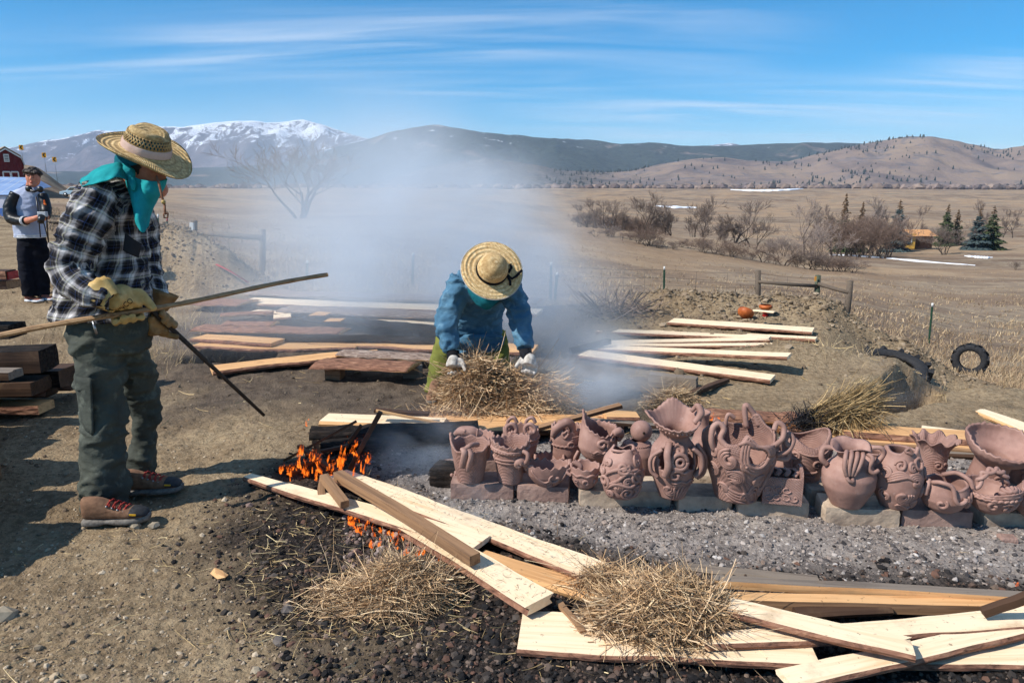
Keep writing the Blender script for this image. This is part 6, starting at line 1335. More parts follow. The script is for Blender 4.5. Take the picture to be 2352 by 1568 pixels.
wpost('left post of the wooden brace on the right of the field', (1741, 1741), 621, 702, 21.5, .08, GF, M_POST); wpost('middle green post of the wooden brace with an orange tag', (1879, 1874), 632, 712, 21.5, .08, GF, M_POST_G); wpost('right leaning post of the wooden brace on the right', (1953, 1945), 645, 727, 20.5, .085, GF, M_POST)
rail('long rail between the left and middle brace posts', (1741, 647), (1877, 657), 21.45, 21.45, .055, GF); rail('short rail dropping from the middle to the right brace post', (1880, 652), (1950, 672), 21.4, 20.45, .055, GF)
q = atd(1873, 640, 21.38); m = MB(); m.box(q, (.06, .01, .14)); mo = [o for o in bpy.data.objects if o.get('label', '').startswith('middle green post')][0]; o = m.build('tag_plate', simple('orange_tag', lin(232, 160, 70), None, 20, .7, 0)); o.parent = mo; bpy.context.view_layer.update(); o.matrix_parent_inverse = mo.matrix_world.inverted()
wpost('post with a white box on top left of the smoke', (446, 446), 507, 600, 19.5, .085, GF, M_POST); wpost('post at the right end of the smoky rail', (603, 602), 526, 622, 18.5, .085, GF, M_POST); rail('round rail between the two smoky posts', (448, 533), (602, 546), 19.4, 18.4, .07, GF)
q = atd(441, 520, 19.3); m = MB(); m.box(q, (.10, .08, .2)); o = m.build('white_box', M_WHITE); tag(o, 'small white box fixed to the left fence post', 'box')
GT = 'steel posts of the wire fence'
TP = [((363, 363), 492, 600, 21, 'steel post just right of the plaid shirt, at the far left of the wire fence'), ((384, 384), 500, 600, 22, 'steel post with a red tip beside the far left steel post'), ((706, 704), 598, 668, 16, 'dark steel post above the tip of the stick'), ((949, 947), 580, 655, 18, 'steel post in the smoke left of the bending person'), ((1266, 1264), 602, 690, 17, 'hazy steel post in the smoke right of the hat'), ((1280, 1272), 626, 694, 15, 'leaning steel post with pale tip right of the bending person'), ((1526, 1524), 612, 700, 20.5, 'steel post with white tip between smoke and wooden brace'), ((2142, 2131), 696, 792, 18.5, 'leaning green steel post above the tyres')]
for px, y0, y1, Y, lb in TP:
    a, b = atd(px[0], y0, Y), atd(px[1], y1 + 20, Y); E = empty('steel_post', b, 0, lb, 'post', GT); d = a - b
    m = MB(); m.tube([(0, 0, 0), d * .94], .022, 4, smooth=False); sd = Vector((.03, 0, 0)); m.add([sd, -sd, -sd + d * .94, sd + d * .94], [(0, 1, 2, 3)]); m.build('shaft', M_TPOST, E); m = MB(); m.tube([d * .93, d], .026, 6); m.build('tip', M_RED if 'red tip' in lb else M_WHITE, E)
WN = [(-60, 500, 23), (363, 498, 21), (446, 512, 19.5), (602, 535, 18.5), (706, 605, 16), (949, 590, 18), (1266, 612, 17), (1526, 620, 20.5), (1741, 628, 21.5), (1878, 640, 21.5), (1952, 652, 20.5), (2142, 703, 18.5), (2420, 755, 17)]
for i in range(len(WN) - 1):
    (x0, y0, Y0), (x1, y1, Y1) = WN[i], WN[i + 1]; A, B = atd(x0, y0, Y0), atd(x1, y1, Y1); m = MB()
    for k in range(5):
        dz = -.22 * k; m.tube([A + Vector((0, 0, dz)), (A + B) / 2 + Vector((0, 0, dz - .03)), B + Vector((0, 0, dz))], .0045, 3, cap=False)
    ns = max(2, int((B - A).length / .9))
    for k in range(1, ns): c = A + (B - A) * k / ns; m.tube([c + Vector((0, 0, -.02)), c + Vector((.0, 0, -.9))], .004, 3, cap=False)
    o = m.build('fence_wire', M_WIRE); tag(o, ['wire span behind the onlooker', 'wire span from the plaid shirt to the white box', 'wire span along the smoky rail', 'wire span right of the smoky rail', 'wire span above the stick tip', 'wire span behind the bending person', 'wire span left of the white-tipped steel post', 'wire span between white-tipped post and wooden brace', 'wire span across the long rail', 'wire span across the short rail', 'wire span from the brace down to the leaning steel post', 'wire span at the right edge above the tyre'][i], 'wire', 'wire fence')
# pipe rails behind the onlooker
for (a, b, Y, r, mt, lb) in [((95, 512), (330, 512), 25, .05, M_CHAR_SHADE, 'dark upper rail behind the onlooker'), ((-40, 533), (330, 519), 23, .04, simple('rusty_pipe', lin(150, 92, 64), lin(104, 62, 46), 20, .8), 'rusty pipe rail behind the onlooker')]: rail(lb, a, b, Y, Y, r, 'pipe rails', mt)

# barn
MR = NT('red_boards'); c_ = MR.coord(); wv = MR.wave(c_, 1.1, .2, 1, 'BANDS', 'X'); MR.fin(MR.ramp(MR.noise(c_, 1.5, 4), [(.3, lin(84, 24, 30)), (.7, lin(108, 34, 38))]), .8, MR.bump(wv, .4, .05)); M_BARN = MR.m
M_ROOFT = simple('tan_shingles', lin(176, 158, 132), lin(146, 128, 106), 3, .9)
def barn():
    Y = 110; c = atd(27, 452, Y); E = empty('barn', c, math.atan2(.66, .75), 'dark red barn with gambrel roof and white doors at the left edge', 'barn'); L = c.copy()
    def q(px, py, dy=0): p = atd(px, py, Y); return Vector(((px - 27) * Y / FPX / 1.2, dy, p.z - L.z))
    prof = [(-10, 470), (-10, 378), (-5, 360), (27, 340), (59, 360), (64, 378), (64, 470)]
    m = MB(); m.prism([q(*p) for p in prof], (0, 9, 0)); m.build('wall', M_BARN, E)
    for (a, b) in (((27, 338.5), (60, 358.5)), ((60, 358.5), (66.5, 380)), ((27, 338.5), (-6, 358.5)), ((-6, 358.5), (-12.5, 380))):
        A, B = q(*a, -.25), q(*b, -.25); m = MB(); m.prism([A, B, B + Vector((0, 0, .16)), A + Vector((0, 0, .16))], (0, 9.5, 0)); m.build('roof', M_ROOFT, E)
    for (a, b) in (((27, 340), (60, 360)), ((60, 360), (66, 380)), ((27, 340), (-6, 360)), ((-6, 360), (-12, 380))):
        A, B = q(*a, -.3), q(*b, -.3); m = MB(); m.prism([A, B, B + Vector((0, 0, -.22)), A + Vector((0, 0, -.22))], (0, .06, 0)); m.build('trim', M_WHITE, E)
    def frame(x0, y0, x1, y1, nm, bars, tw=.16):
        F = MB(); a, b = q(x0, y1, -.08), q(x1, y0, -.08); F.box((a + b) / 2 + Vector((0, .03, 0)), (b.x - a.x, .06, b.z - a.z)); d = F.build(nm, M_BARN, E)
        for (u0, v0, u1, v1) in bars:
            m = MB(); A = Vector((a.x + (b.x - a.x) * u0, a.y - .03, a.z + (b.z - a.z) * v0)); B = Vector((a.x + (b.x - a.x) * u1, a.y - .03, a.z + (b.z - a.z) * v1)); m.tube([A, B], tw / 1.4, 4, smooth=False); m.build('white_rail', M_WHITE, d)
    frame(15, 395, 31, 432, 'door', [(0, 0, 0, 1), (1, 0, 1, 1), (0, 1, 1, 1), (0, .5, 1, .5), (0, 0, 1, .5)]); frame(33, 395, 49, 432, 'door', [(0, 0, 0, 1), (1, 0, 1, 1), (0, 1, 1, 1), (0, .5, 1, .5), (0, .5, 1, 0)])
    a, b = q(21.5, 372, -.07), q(33.5, 354, -.07); m = MB(); m.box((a + b) / 2, (b.x - a.x, .08, b.z - a.z)); v = m.build('vent', M_WHITE, E)
    for k in range(4): m = MB(); z = a.z + (b.z - a.z) * (.2 + .2 * k); m.box(((a.x + b.x) / 2, a.y - .06, z), ((b.x - a.x) * .7, .05, .08), Matrix.Rotation(.5, 3, 'X')); m.build('slat', M_TOE, v)
barn()
def tent():
    Y = 30; E = empty('shelter', atd(-10, 505, Y), 0, 'white walled shelter with a translucent bluish roof behind the onlooker', 'shelter'); L = E.location.copy()
    def q(px, py, dy=0): p = atd(px, py, Y); return Vector((p.x, p.y + dy, p.z)) - L
    MT = simple('bluish_sheeting', lin(150, 172, 204), lin(112, 136, 178), 2.5, .35, .2, stretch=(.3, 1, 4), spec=.5)
    m = MB(); a, b, c, d, e = q(-120, 405, 2.2), q(0, 408, 2.2), q(33, 430, 2.4), q(18, 449), q(-120, 449); m.add([a, b, d, e, c], [(0, 1, 2, 3), (1, 4, 2)], 0, False); r_ = m.build('roof', MT, E); sl = r_.modifiers.new('s', 'SOLIDIFY'); sl.thickness = .03
    for k in range(6): m = MB(); f = k / 6; m.tube([a + (b - a) * f + Vector((0, -.02, .02)), e + (d - e) * f + Vector((0, -.02, .02))], .018, 4); m.build('rib', M_WHITE, E)
    m = MB(); A, B = q(-120, 505), q(17, 450); m.box((A + B) / 2 + Vector((0, .1, 0)), (B.x - A.x, .08, B.z - A.z)); m.build('wall', simple('white_tarp', lin(206, 204, 214), lin(186, 184, 196), 1.5, .7), E); m = MB(); A, B = q(-120, 505), q(26, 478); m.box((A + B) / 2 + Vector((0, -.15, 0)), (B.x - A.x, .06, B.z - A.z)); m.build('blue_tarp', simple('blue_tarp', lin(80, 116, 176), lin(54, 86, 146), 2, .6), E)
tent()
def car():
    Y = 108; p = atd(137, 452, Y); E = empty('parked_car', p, 0, 'pale blue car parked on the slope behind the plaid shirt', 'car'); MCB = simple('pale_blue_paint', lin(166, 192, 206), lin(150, 176, 192), 3, .3, 0, spec=.6); MG = simple('car_glass', lin(30, 36, 42), None, 5, .1, 0, spec=.8); MTY = M_TOE
    def side(pts, y0, y1, nm, mt): m = MB(); m.prism([(x, y0, z) for x, z in pts], (0, y1 - y0, 0)); return bevel(m.build(nm, mt, E), .06, 3)
    side([(0, .35), (.05, .75), (.9, .9), (4.3, .95), (4.5, .8), (4.5, .35)], 0, 1.75, 'body', MCB); side([(.9, .88), (1.6, 1.42), (3.5, 1.45), (4.2, .94)], .12, 1.63, 'cabin', MCB)
    for xs in ([(1.15, .95), (1.65, 1.36), (2.4, 1.38), (2.4, .95)], [(2.5, .95), (2.5, 1.38), (3.4, 1.38), (3.9, .97)]): side(xs, .09, .14, 'window', MG)
    for x in (.9, 3.6):
        m = MB(); m.tube([(x, -.02, .33), (x, .2, .33)], .33, 20); wv_ = m.build('wheel', MTY, E); m = MB(); m.tube([(x, -.03, .33), (x, .0, .33)], .19, 16); m.build('rim', M_METAL, wv_)
    m = MB(); m.box((-.01, .3, .68), (.06, .3, .12)); m.build('headlight', M_WHITE, E); m = MB(); m.box((-.01, 1.4, .68), (.06, .3, .12)); m.build('headlight', M_WHITE, E)
car()
MSY = simple('sign_yellow', lin(232, 168, 30), lin(214, 150, 24), 4, .5, 0); MSB = simple('sign_black', lin(22, 20, 20), None, 4, .6, 0)
for px, py, lb in ((48.5, 339, 'leftmost yellow chevron road sign above the barn roof'), (101, 356.5, 'middle yellow chevron road sign on the hill crest'), (125, 366.5, 'rightmost yellow chevron road sign on the hill crest')):
    Y = 150; c = atd(px, py, Y); E = empty('chevron_sign', (c.x, c.y, T(c.x, c.y)), rad(8), lb, 'sign', 'chevron signs along the road'); h = c.z - E.location.z
    m = MB(); m.box((0, 0, h), (.82, .04, .98)); m.build('plate', MSY, E); m = MB(); m.prism([(.3, -.03, h + .42), (.02, -.03, h + .42), (-.32, -.03, h), (.02, -.03, h - .42), (.3, -.03, h - .42), (-.02, -.03, h)], (0, -.012, 0)); m.build('chevron', MSB, E); m = MB(); m.tube([(0, .04, 0), (0, .04, h + .3)], .04, 6); m.build('pole', M_METAL, E)
# house in the valley
def house():
    Y = 196; p = atd(2108, 569, Y); E = empty('house', (p.x, p.y, T(p.x, p.y)), 0, 'small yellow house with an orange-tan roof among the trees', 'house'); L = E.location.copy(); zb = L.z
    def q(px, py, dy=0): a = atd(px, py, Y); return Vector((a.x, a.y + dy, a.z)) - L
    MYW = simple('yellow_siding', lin(224, 178, 84), lin(200, 156, 70), 2, .8); MRF = simple('tan_orange_roof', lin(206, 154, 104), lin(184, 132, 88), 2, .9)
    a, b = q(2076, 568), q(2104, 541); m = MB(); m.box((a + b) / 2 + Vector((0, 4, 0)), (b.x - a.x, 8, b.z - a.z + .8)); m.build('wall', MYW, E); a, b = q(2104, 568, 1.2), q(2150, 541, 1.2); m = MB(); m.box((a + b) / 2 + Vector((0, 3.4, 0)), (b.x - a.x, 6.6, b.z - a.z + .8)); m.build('wall', simple('porch_wall', lin(120, 88, 66), None, 2, .9), E)
    m = MB(); A, B, C, D = q(2072, 542, -.6), q(2152, 542, -.6), q(2152, 529, 4), q(2072, 529, 4); m.prism([A, D, D + Vector((0, 4.6, -1.5)), A + Vector((0, 9.2, 0))], B - A); m.build('roof', MRF, E)
    a, b = q(2082, 556, -.1), q(2092, 546, -.1); m = MB(); m.box((a + b) / 2, (b.x - a.x, .15, b.z - a.z)); wi = m.build('window', M_TOE, E); m = MB(); m.box((a + b) / 2 + Vector((.75, -.02, 0)), (.3, .14, b.z - a.z + .2)); m.build('frame', M_WHITE, wi)
    a, b = q(2112, 567, 1.0), q(2118, 549, 1.0); m = MB(); m.box((a + b) / 2, (b.x - a.x, .15, b.z - a.z)); m.build('door', M_DARKW, E)
house()
# tyres
MTYRE = simple('old_tyre_rubber', lin(52, 52, 54), lin(34, 34, 36), 30, .85, .4)
def tyre(label, c, R, r, wdt, rot, lugs=0, arc=1.0, name='tyre'):
    E = empty(name, c, 0, label, 'tyre'); E.rotation_euler = rot; m = MB(); prof = [(R * .6, -wdt * .30), (R * .62, -wdt * .44), (R * .8, -wdt * .52), (R * .95, -wdt * .47), (R, -wdt * .34), (R * 1.0, wdt * .34), (R * .95, wdt * .47), (R * .8, wdt * .52), (R * .62, wdt * .44), (R * .6, wdt * .30), (R * .85, wdt * .36), (R * .86, -wdt * .36), (R * .6, -wdt * .30)]
    m.lathe(prof, 40); m.build('carcass', MTYRE, E)
    for k in range(lugs):
        a = 2 * pi * k / lugs; m = MB(); m.box((0, 0, 0), (R * .15, R * .12, wdt * .62)); s_ = 1 if k % 2 else -1; Rm = Matrix.Rotation(a, 3, 'Z') @ Matrix.Rotation(.55 * s_, 3, 'X'); m.v = [tuple(Rm @ Vector(v) + Vector((R * 1.02 * cos(a), R * 1.02 * sin(a), s_ * wdt * .24))) for v in m.v]; m.build('lug', MTYRE, E)
    return E
p = atd(2228, 826, 12.4); tyre('black car tyre standing upright in the grass at the right', (p.x, p.y, p.z), .27, .1, .2, (rad(84), rad(6), rad(-38)), 20)
p = atd(2078, 838, 7.1); tyre('big lugged tractor tyre half buried beside the pit', (p.x, p.y + .25, p.z - .15), .35, .2, .26, (rad(14), rad(-4), rad(14)), 26, name='tractor_tyre')
# things on the berm
MOR = simple('orange_clay', lin(190, 104, 52), lin(142, 70, 34), 14, .5); p = hit(1708, 730, 6, 11); m = MB(); m.lathe([(.001, -.05), (.05, -.045), (.085, -.02), (.1, .02), (.09, .045), (.082, .04), (.09, .015), (.07, -.02), (.001, -.035)], 28); o = m.build('clay_bowl', MOR); o.location = p + Vector((0, -.05, .06)); o.rotation_euler = (rad(-25), rad(28), 0); tag(o, 'orange clay bowl tipped over on the dirt berm', 'bowl')
p = hit(1757, 728, 6, 11); E = empty('red_figure', p, 0, 'small red and orange clay figure with a board on its head on the berm', 'figure'); m = MB(); m.lathe([(.02, 0), (.035, .02), (.02, .045), (.05, .06), (.055, .07), (.03, .085)], 16); m.build('foot', M_RED, E); m = MB(); m.lathe([(.03, .08), (.075, .11), (.08, .14), (.06, .15)], 20); m.build('cup', MOR, E)
board('short pale lath balanced on the red figure', (1731, 710), (1731, 712), (1779, 714), (1779, 717), T(p.x, p.y) + .15, None, .012, [M_PINE, M_PINE])
rp0, rp1 = hit(498, 616, 8, 14), hit(572, 657, 8, 14); m = MB(); m.tube([rp0 + Vector((0, 0, .05)), (rp0 + rp1) / 2 + Vector((0, -.1, .1)), rp1 + Vector((0, 0, .05))], .02, 8, flat=.5); o = m.build('red_pole', M_RED); tag(o, 'red pole lying down the side of the left dirt mound', 'pole')

# ================================================================== TREES AND SHRUBS
M_TRUNK = simple('dark_bark', lin(98, 85, 76), lin(64, 55, 50), 3, .95); M_TWIG = simple('bare_twigs', lin(136, 120, 110), lin(104, 91, 84), 2, .95, 0); M_TWIGR = simple('reddish_twigs', lin(138, 116, 102), lin(106, 88, 78), 2, .95, 0); M_TWIGP = simple('pale_twigs', lin(168, 152, 142), lin(134, 120, 112), 2, .95, 0)
def bare_tree(seed, H=10.0, trunks=1, spread=.5, depth=5, kids=(2, 3), tr=.22, twig=.035, low=.3):
    """limbs mesh and twigs mesh"""
    r = random.Random(seed); A = MB(); B = MB()
    def grow(p, d, L, rad_, lev):
        n = 3; pts = [p]; q = p
        for i in range(n):
            d = (d + Vector((r.gauss(0, .13), r.gauss(0, .13), r.gauss(.03, .08)))).normalized(); q = q + d * L / n; pts.append(q)
        m = A if lev < 3 else B; r1 = rad_ * .62
        m.tube(pts, [rad_ + (r1 - rad_) * i / n for i in range(n + 1)], 5 if lev < 2 else 3, cap=False)
        if lev >= depth: return
        nk = r.randint(*kids) + (1 if lev >= 2 else 0)
        for k in range(nk):
            f = 1.0 if k == 0 else r.uniform(low, .95); j = min(int(f * n), n - 1); s = pts[j] + (pts[j + 1] - pts[j]) * (f * n - j)
            ax = d.orthogonal().normalized(); ax.rotate(Matrix.Rotation(r.uniform(0, 2 * pi), 3, d)); nd = (d + ax * spread * r.uniform(.6, 1.5) + Vector((0, 0, .12))).normalized()
            grow(s, nd, L * r.uniform(.58, .82), max(r1 * r.uniform(.6, .95), twig * .6), lev + 1)
    for k in range(trunks):
        a = r.uniform(0, 6.28); d = Vector((cos(a) * (.35 if trunks > 1 else .08), sin(a) * (.35 if trunks > 1 else .08), 1)).normalized(); grow(Vector((cos(a) * .2 * (trunks > 1), sin(a) * .2 * (trunks > 1), -.3)), d, H * .36, tr * (1 if trunks == 1 else .75), 0)
    return A.mesh('trunk'), B.mesh('crown')
TV = [bare_tree(1, 10, depth=6, twig=.036), bare_tree(2, 10, 3, .55, depth=5, twig=.036), bare_tree(3, 10, 1, .6, low=.2, depth=6, twig=.036), bare_tree(4, 10, 2, .45, depth=6, twig=.036), bare_tree(6, 10, 6, .65, tr=.12, depth=5, twig=.036), bare_tree(8, 10, 5, .55, depth=5, kids=(2, 3), twig=.03, low=.25)]
TH = [max(v.co.z for me in t for v in me.vertices) for t in TV]
for a, b in TV: a.materials.append(M_TRUNK); b.materials.append(M_TWIG)
def place_tree(k, px, ytop, ybase, Y, label, group='bare trees along the creek', twig=None, wx=1.0, lean=0.0, cat='tree', name='bare_tree'):
    p = atd(px, ybase, Y); zg = T(p.x, p.y); top = atd(px, ytop, Y).z; s = max((top - zg), 1.0) / TH[k]
    E = empty(name, (p.x, p.y, zg - .1), px * .7, label, cat, group); E.scale = (s * wx, s * wx, s); E.rotation_euler = (lean * .3, lean, px * .7)
    for me, nm in zip(TV[k], ('trunk', 'crown')):
        o = bpy.data.objects.new(nm, me); COL.objects.link(o); o.parent = E
        if nm == 'crown' and twig: o.material_slots[0].link = 'OBJECT'; o.material_slots[0].material = twig
    return E
TR = [(0, 1352, 470, 512, 118, .9, 'bare tree nearest the right edge of the smoke'), (0, 1368, 458, 514, 120, .9, 'bare tree second from the smoke'), (1, 1402, 458, 520, 122, 1.1, 'broad many-stemmed bare tree third from the smoke'), (3, 1438, 474, 526, 122, .8, 'thin bare tree left of the tall pair'), (2, 1483, 438, 530, 126, .8, 'tallest bare tree of the creek line, left of a snow patch'), (0, 1504, 453, 534, 128, .8, 'bare tree just right of the tallest one'),
      (3, 1548, 462, 541, 130, 1, 'bare tree below the left end of the small snow patch'), (0, 1588, 466, 545, 132, .9, 'bare tree below the right end of the small snow patch'), (2, 1610, 448, 536, 135, .8, 'slim bare tree poking above the small snow patch'), (0, 1680, 460, 564, 132, 1.1, 'large dark forked bare tree in the middle of the creek line'), (3, 1650, 490, 562, 130, 1, 'leaning dark bare tree beside the large forked one'), (1, 1726, 488, 570, 136, .9, 'bushy bare tree right of the large forked one'),
      (2, 1850, 452, 560, 168, .8, 'pale tall bare tree behind the white shrub'), (3, 1990, 446, 560, 176, .8, 'pale bare tree rising behind the dense thicket'), (2, 1910, 470, 560, 172, .8, 'bare tree with a crooked top left of the dark conifers'), (0, 2083, 472, 560, 205, .6, 'dead tree behind the tall blue spruce'), (0, 2256, 460, 560, 215, .6, 'dead forked tree behind the pair of spruces'), (0, 2307, 482, 520, 250, .7, 'small far tree right of the spruces, left one'), (0, 2330, 482, 520, 250, .6, 'small far tree right of the spruces, right one')]
for k, px, y0, y1, Y, wx, lb in TR: place_tree(k, px, y0 - 5, y1, Y, lb, wx=wx * 1.1, twig=M_TWIGP if 'pale' in lb else None, lean=-.5 if 'leaning' in lb else 0.0)
big = place_tree(5, 690, 296, 522, 96, 'huge spreading bare tree dimly seen through the smoke', None, wx=1.5)
SH = [(4, 1868, 500, 612, 92, 1.3, M_TWIGP, 'large whitish shrub in front of the thicket'), (4, 1800, 535, 600, 110, 1.3, M_TWIGP, 'pale shrub left of the large whitish one'), (4, 1770, 540, 592, 118, 1.2, M_TWIG, 'grey shrub two left of the large whitish one'), (4, 2168, 514, 592, 172, 1.7, M_TWIG, 'wide round grey shrub in front of the yellow house'), (4, 2330, 596, 640, 95, 1.2, M_TWIG, 'low dark shrub at the right edge of the field')]
for k, px, y0, y1, Y, wx, tw, lb in SH: place_tree(k, px, y0, y1, Y, lb, 'shrubs in the valley', tw, wx, cat='shrub', name='shrub')
rr = random.Random(11)
ORD = 'first second third fourth fifth sixth seventh eighth ninth tenth eleventh twelfth thirteenth fourteenth fifteenth sixteenth seventeenth eighteenth nineteenth twentieth'.split(); ORD += ['twenty-' + w for w in ORD[:9]] + ['thirtieth'] + ['thirty-' + w for w in ORD[:9]]
for i in range(12):                                              # thicket between the whitish shrub and the blue spruce
    px = 1915 + i * 11.5; place_tree(4 if i % 2 else 1, px, 492 + rr.uniform(-6, 26), 588, 158 + rr.uniform(-10, 10), ORD[i] + ' brown thicket shrub counted from the whitish shrub to the blue spruce', 'thicket shrubs', M_TWIGR, 1.25, cat='shrub', name='thicket_shrub')
for i in range(34):                                              # low brush along the edge of the field
    f = i / 33; px = 1372 + f * 590 + rr.uniform(-7, 7); yb = 556 + f * 66 + rr.uniform(-5, 5); Y = 84 - 14 * f + rr.uniform(-3, 3); place_tree(4 if i % 3 else 1, px, yb - rr.uniform(14, 46), yb, Y, ORD[i] + ' low purple-grey bush from the left along the field edge', 'row of low brush', [M_TWIG, M_TWIGR][i % 2], rr.uniform(1.2, 2.4), cat='bush', name='low_bush')
for i in range(10): px = 1330 + i * 18; place_tree(4, px, 480 + rr.uniform(0, 20), 520, 140, ORD[i] + ' greyish creek bush from the left behind the first bare trees', 'creek bushes', M_TWIGR, 1.2, cat='bush', name='creek_bush')
# conifers
M_SPRUCE = simple('blue_spruce_needles', lin(72, 86, 86), lin(42, 54, 54), 3, .9, 0); M_PINEN = simple('green_needles', lin(70, 80, 48), lin(42, 50, 32), 3, .9, 0); M_RUST = simple('rusty_needles', lin(110, 84, 60), lin(76, 60, 44), 3, .9, 0)
def conifer(seed, H=12., R=2.6, n=900, shape=1.0, top=None):
    r = random.Random(seed); V = []; Fs = []; mi = []
    for i in range(n):
        h = (1 - math.sqrt(r.random())) if shape == 1 else r.random() ** 1.2; h = min(max(h, .02), .99); rr_ = R * (1 - h) ** .85 * r.uniform(.35, 1.12) * (.75 + .3 * sin(h * 40)); a = r.uniform(0, 2 * pi); c = Vector((rr_ * cos(a), rr_ * sin(a), h * H)); out = Vector((cos(a), sin(a), -.35 + .5 * h)).normalized(); sd = out.cross(Vector((0, 0, 1))).normalized(); L = (.5 + .9 * (1 - h)) * H / 12; w_ = L * .34; b = len(V)
        V += [tuple(c - out * L * .5), tuple(c + sd * w_ + Vector((0, 0, r.uniform(-.1, .1)))), tuple(c + out * L * .6 + Vector((0, 0, -.1))), tuple(c - sd * w_ + Vector((0, 0, r.uniform(-.1, .1)))), tuple(c + Vector((0, 0, .22 * L)))]
        Fs += [(b, b + 1, b + 4), (b + 1, b + 2, b + 4), (b + 2, b + 3, b + 4), (b + 3, b, b + 4)]; mi += [1 if (top and h > top) else 0] * 4
    me = bpy.data.meshes.new('crown'); me.from_pydata(V, [], Fs); me.polygons.foreach_set('material_index', mi); me.update(); m = MB(); m.tube([(0, 0, -.3), (0, 0, H * .5), (0, 0, H * .97)], [.22, .14, .03], 6); return m.mesh('trunk'), me
CF = [conifer(1, top=.8), conifer(2, R=3.1, top=.8), conifer(3, 12, 3.6, 700, 2, top=.55)]
for (t_, c_), mt in zip(CF, ((M_SPRUCE, M_RUST), (M_PINEN, M_RUST), (M_PINEN, M_RUST))):
    t_.materials.append(M_TRUNK); [c_.materials.append(x) for x in mt]
for k, px, y0, y1, Y, wx, lb in [(0, 2057, 462, 566, 190, .95, 'tall blue spruce left of the yellow house'), (0, 2240, 482, 574, 186, 1.05, 'blue spruce, left of the close pair at right'), (1, 2272, 476, 574, 190, .95, 'dark green spruce, right of the close pair'), (1, 2168, 472, 566, 215, .8, 'rust-topped spruce rising behind the wide grey shrub'), (2, 2192, 486, 566, 217, .7, 'green pine beside the rust-topped spruce'), (2, 1934, 449, 560, 180, .5, 'dark pine behind the thicket, left one'), (2, 1974, 468, 560, 182, .5, 'dark pine behind the thicket, right one')]:
    p = atd(px, y1, Y); zg = T(p.x, p.y); s = (atd(px, y0 - 5, Y).z - zg) / 12.0; wx *= 1.25; E = empty('spruce' if k < 2 else 'pine_tree', (p.x, p.y, zg), px, lb, 'tree', 'conifers in the valley'); E.scale = (s * wx, s * wx, s)
    for me, nm in zip(CF[k], ('trunk', 'crown')): o = bpy.data.objects.new(nm, me); COL.objects.link(o); o.parent = E
# far pines on the foothills
def tiny_pine(seed):
    r = random.Random(seed); m = MB()
    for k in range(3): z = .15 + k * .26; m.tube([(r.uniform(-.08, .08), r.uniform(-.08, .08), z), (r.uniform(-.05, .05), 0, z + .22), (r.uniform(-.05, .05), 0, z + .40)], [.26 - k * .05, .34 - k * .09, .05], 5, smooth=False)
    return m
M_FARP = simple('far_pine', lin(58, 66, 58), lin(40, 46, 42), 3, .95, 0)
TPM = []
for s_ in range(3): me = tiny_pine(s_).mesh('far_pine'); me.materials.append(M_FARP); TPM.append(me)
Xg, Yg, Zg = G_FOOT[1]; rr = np.random.RandomState(4); cnt = 0; stuff = MB()
pxg = Xg / Yg * FPX + PW / 2
dens = fbm2(Xg / 160, Yg / 160, 4, 77)
cand = np.argwhere((pxg > 1250) & (pxg < 2420) & (np.arange(Xg.shape[0])[:, None] > 8) & (np.arange(Xg.shape[0])[:, None] < 70)); rr.shuffle(cand)
SV = []; SF = []
tv = [np.array(tiny_pine(s_).v) for s_ in range(3)]; tf = [tiny_pine(s_).f for s_ in range(3)]
for (i, j) in cand:
    if dens[i, j] * .8 + rr.randn() * .25 < .42 - (.32 if pxg[i, j] < 1480 else 0) - (.12 if pxg[i, j] > 1850 else 0): continue
    x, y, z = Xg[i, j] + rr.uniform(-9, 9), Yg[i, j] + rr.uniform(-9, 9), Zg[i, j] - .8; s = rr.uniform(5, 13)
    if cnt < 170 and s > 9.5:
        o = bpy.data.objects.new('far_pine', TPM[cnt % 3]); COL.objects.link(o); o.location = (x, y, z); o.scale = (s * .85, s * .85, s); tag(o, 'small dark pine dotted on the grassy foothill', 'tree', 'pines dotted over the foothills'); cnt += 1
    else:
        b = len(SV); k = (i + j) % 3; SV += (tv[k] * np.array([s * .8, s * .8, s * .9]) + np.array([x, y, z])).tolist(); SF += [[q + b for q in f] for f in tf[k]]
    if len(SV) > 26000: break
me = bpy.data.meshes.new('far_pines'); me.from_pydata(SV, [], SF); me.update(); o = obj('far_pine_woods', me, M_FARP); tag(o, 'small pines too many to count across the foothills', 'trees', kind='stuff')
# snow patches and the snowy track
M_SNOW = simple('old_snow', lin(236, 238, 242), lin(206, 210, 218), .5, .7, .1)
def snow(label, pts, wpx, dz=.12):
    m = MB(); rr_ = random.Random(int(pts[0][0])); L = []
    n = 26; ps = spline(pts, n)
    for i, p in enumerate(ps):
        h = wpx * (.35 + .9 * vn2(i * .7, pts[0][0], 5)) * sin(pi * min(max((i + .5) / n, .03), .97)) ** .4; a = hit(p[0], p[1] - h / 2, 30, 1300); b = hit(p[0], p[1] + h / 2, 30, 1300); L.append((a + Vector((0, 0, dz)), b + Vector((0, 0, dz))))
    V = [q for ab in L for q in ab]; V += [q - Vector((0, 0, dz * 1.5)) for q in V]; N = 2 * n
    m.add(V, [(2 * i, 2 * i + 1, 2 * i + 3, 2 * i + 2) for i in range(n - 1)] + [(2 * i + 1, N + 2 * i + 1, N + 2 * i + 3, 2 * i + 3) for i in range(n - 1)]); o = m.build('snow_patch', M_SNOW); tag(o, label, 'snow', 'snow patches')
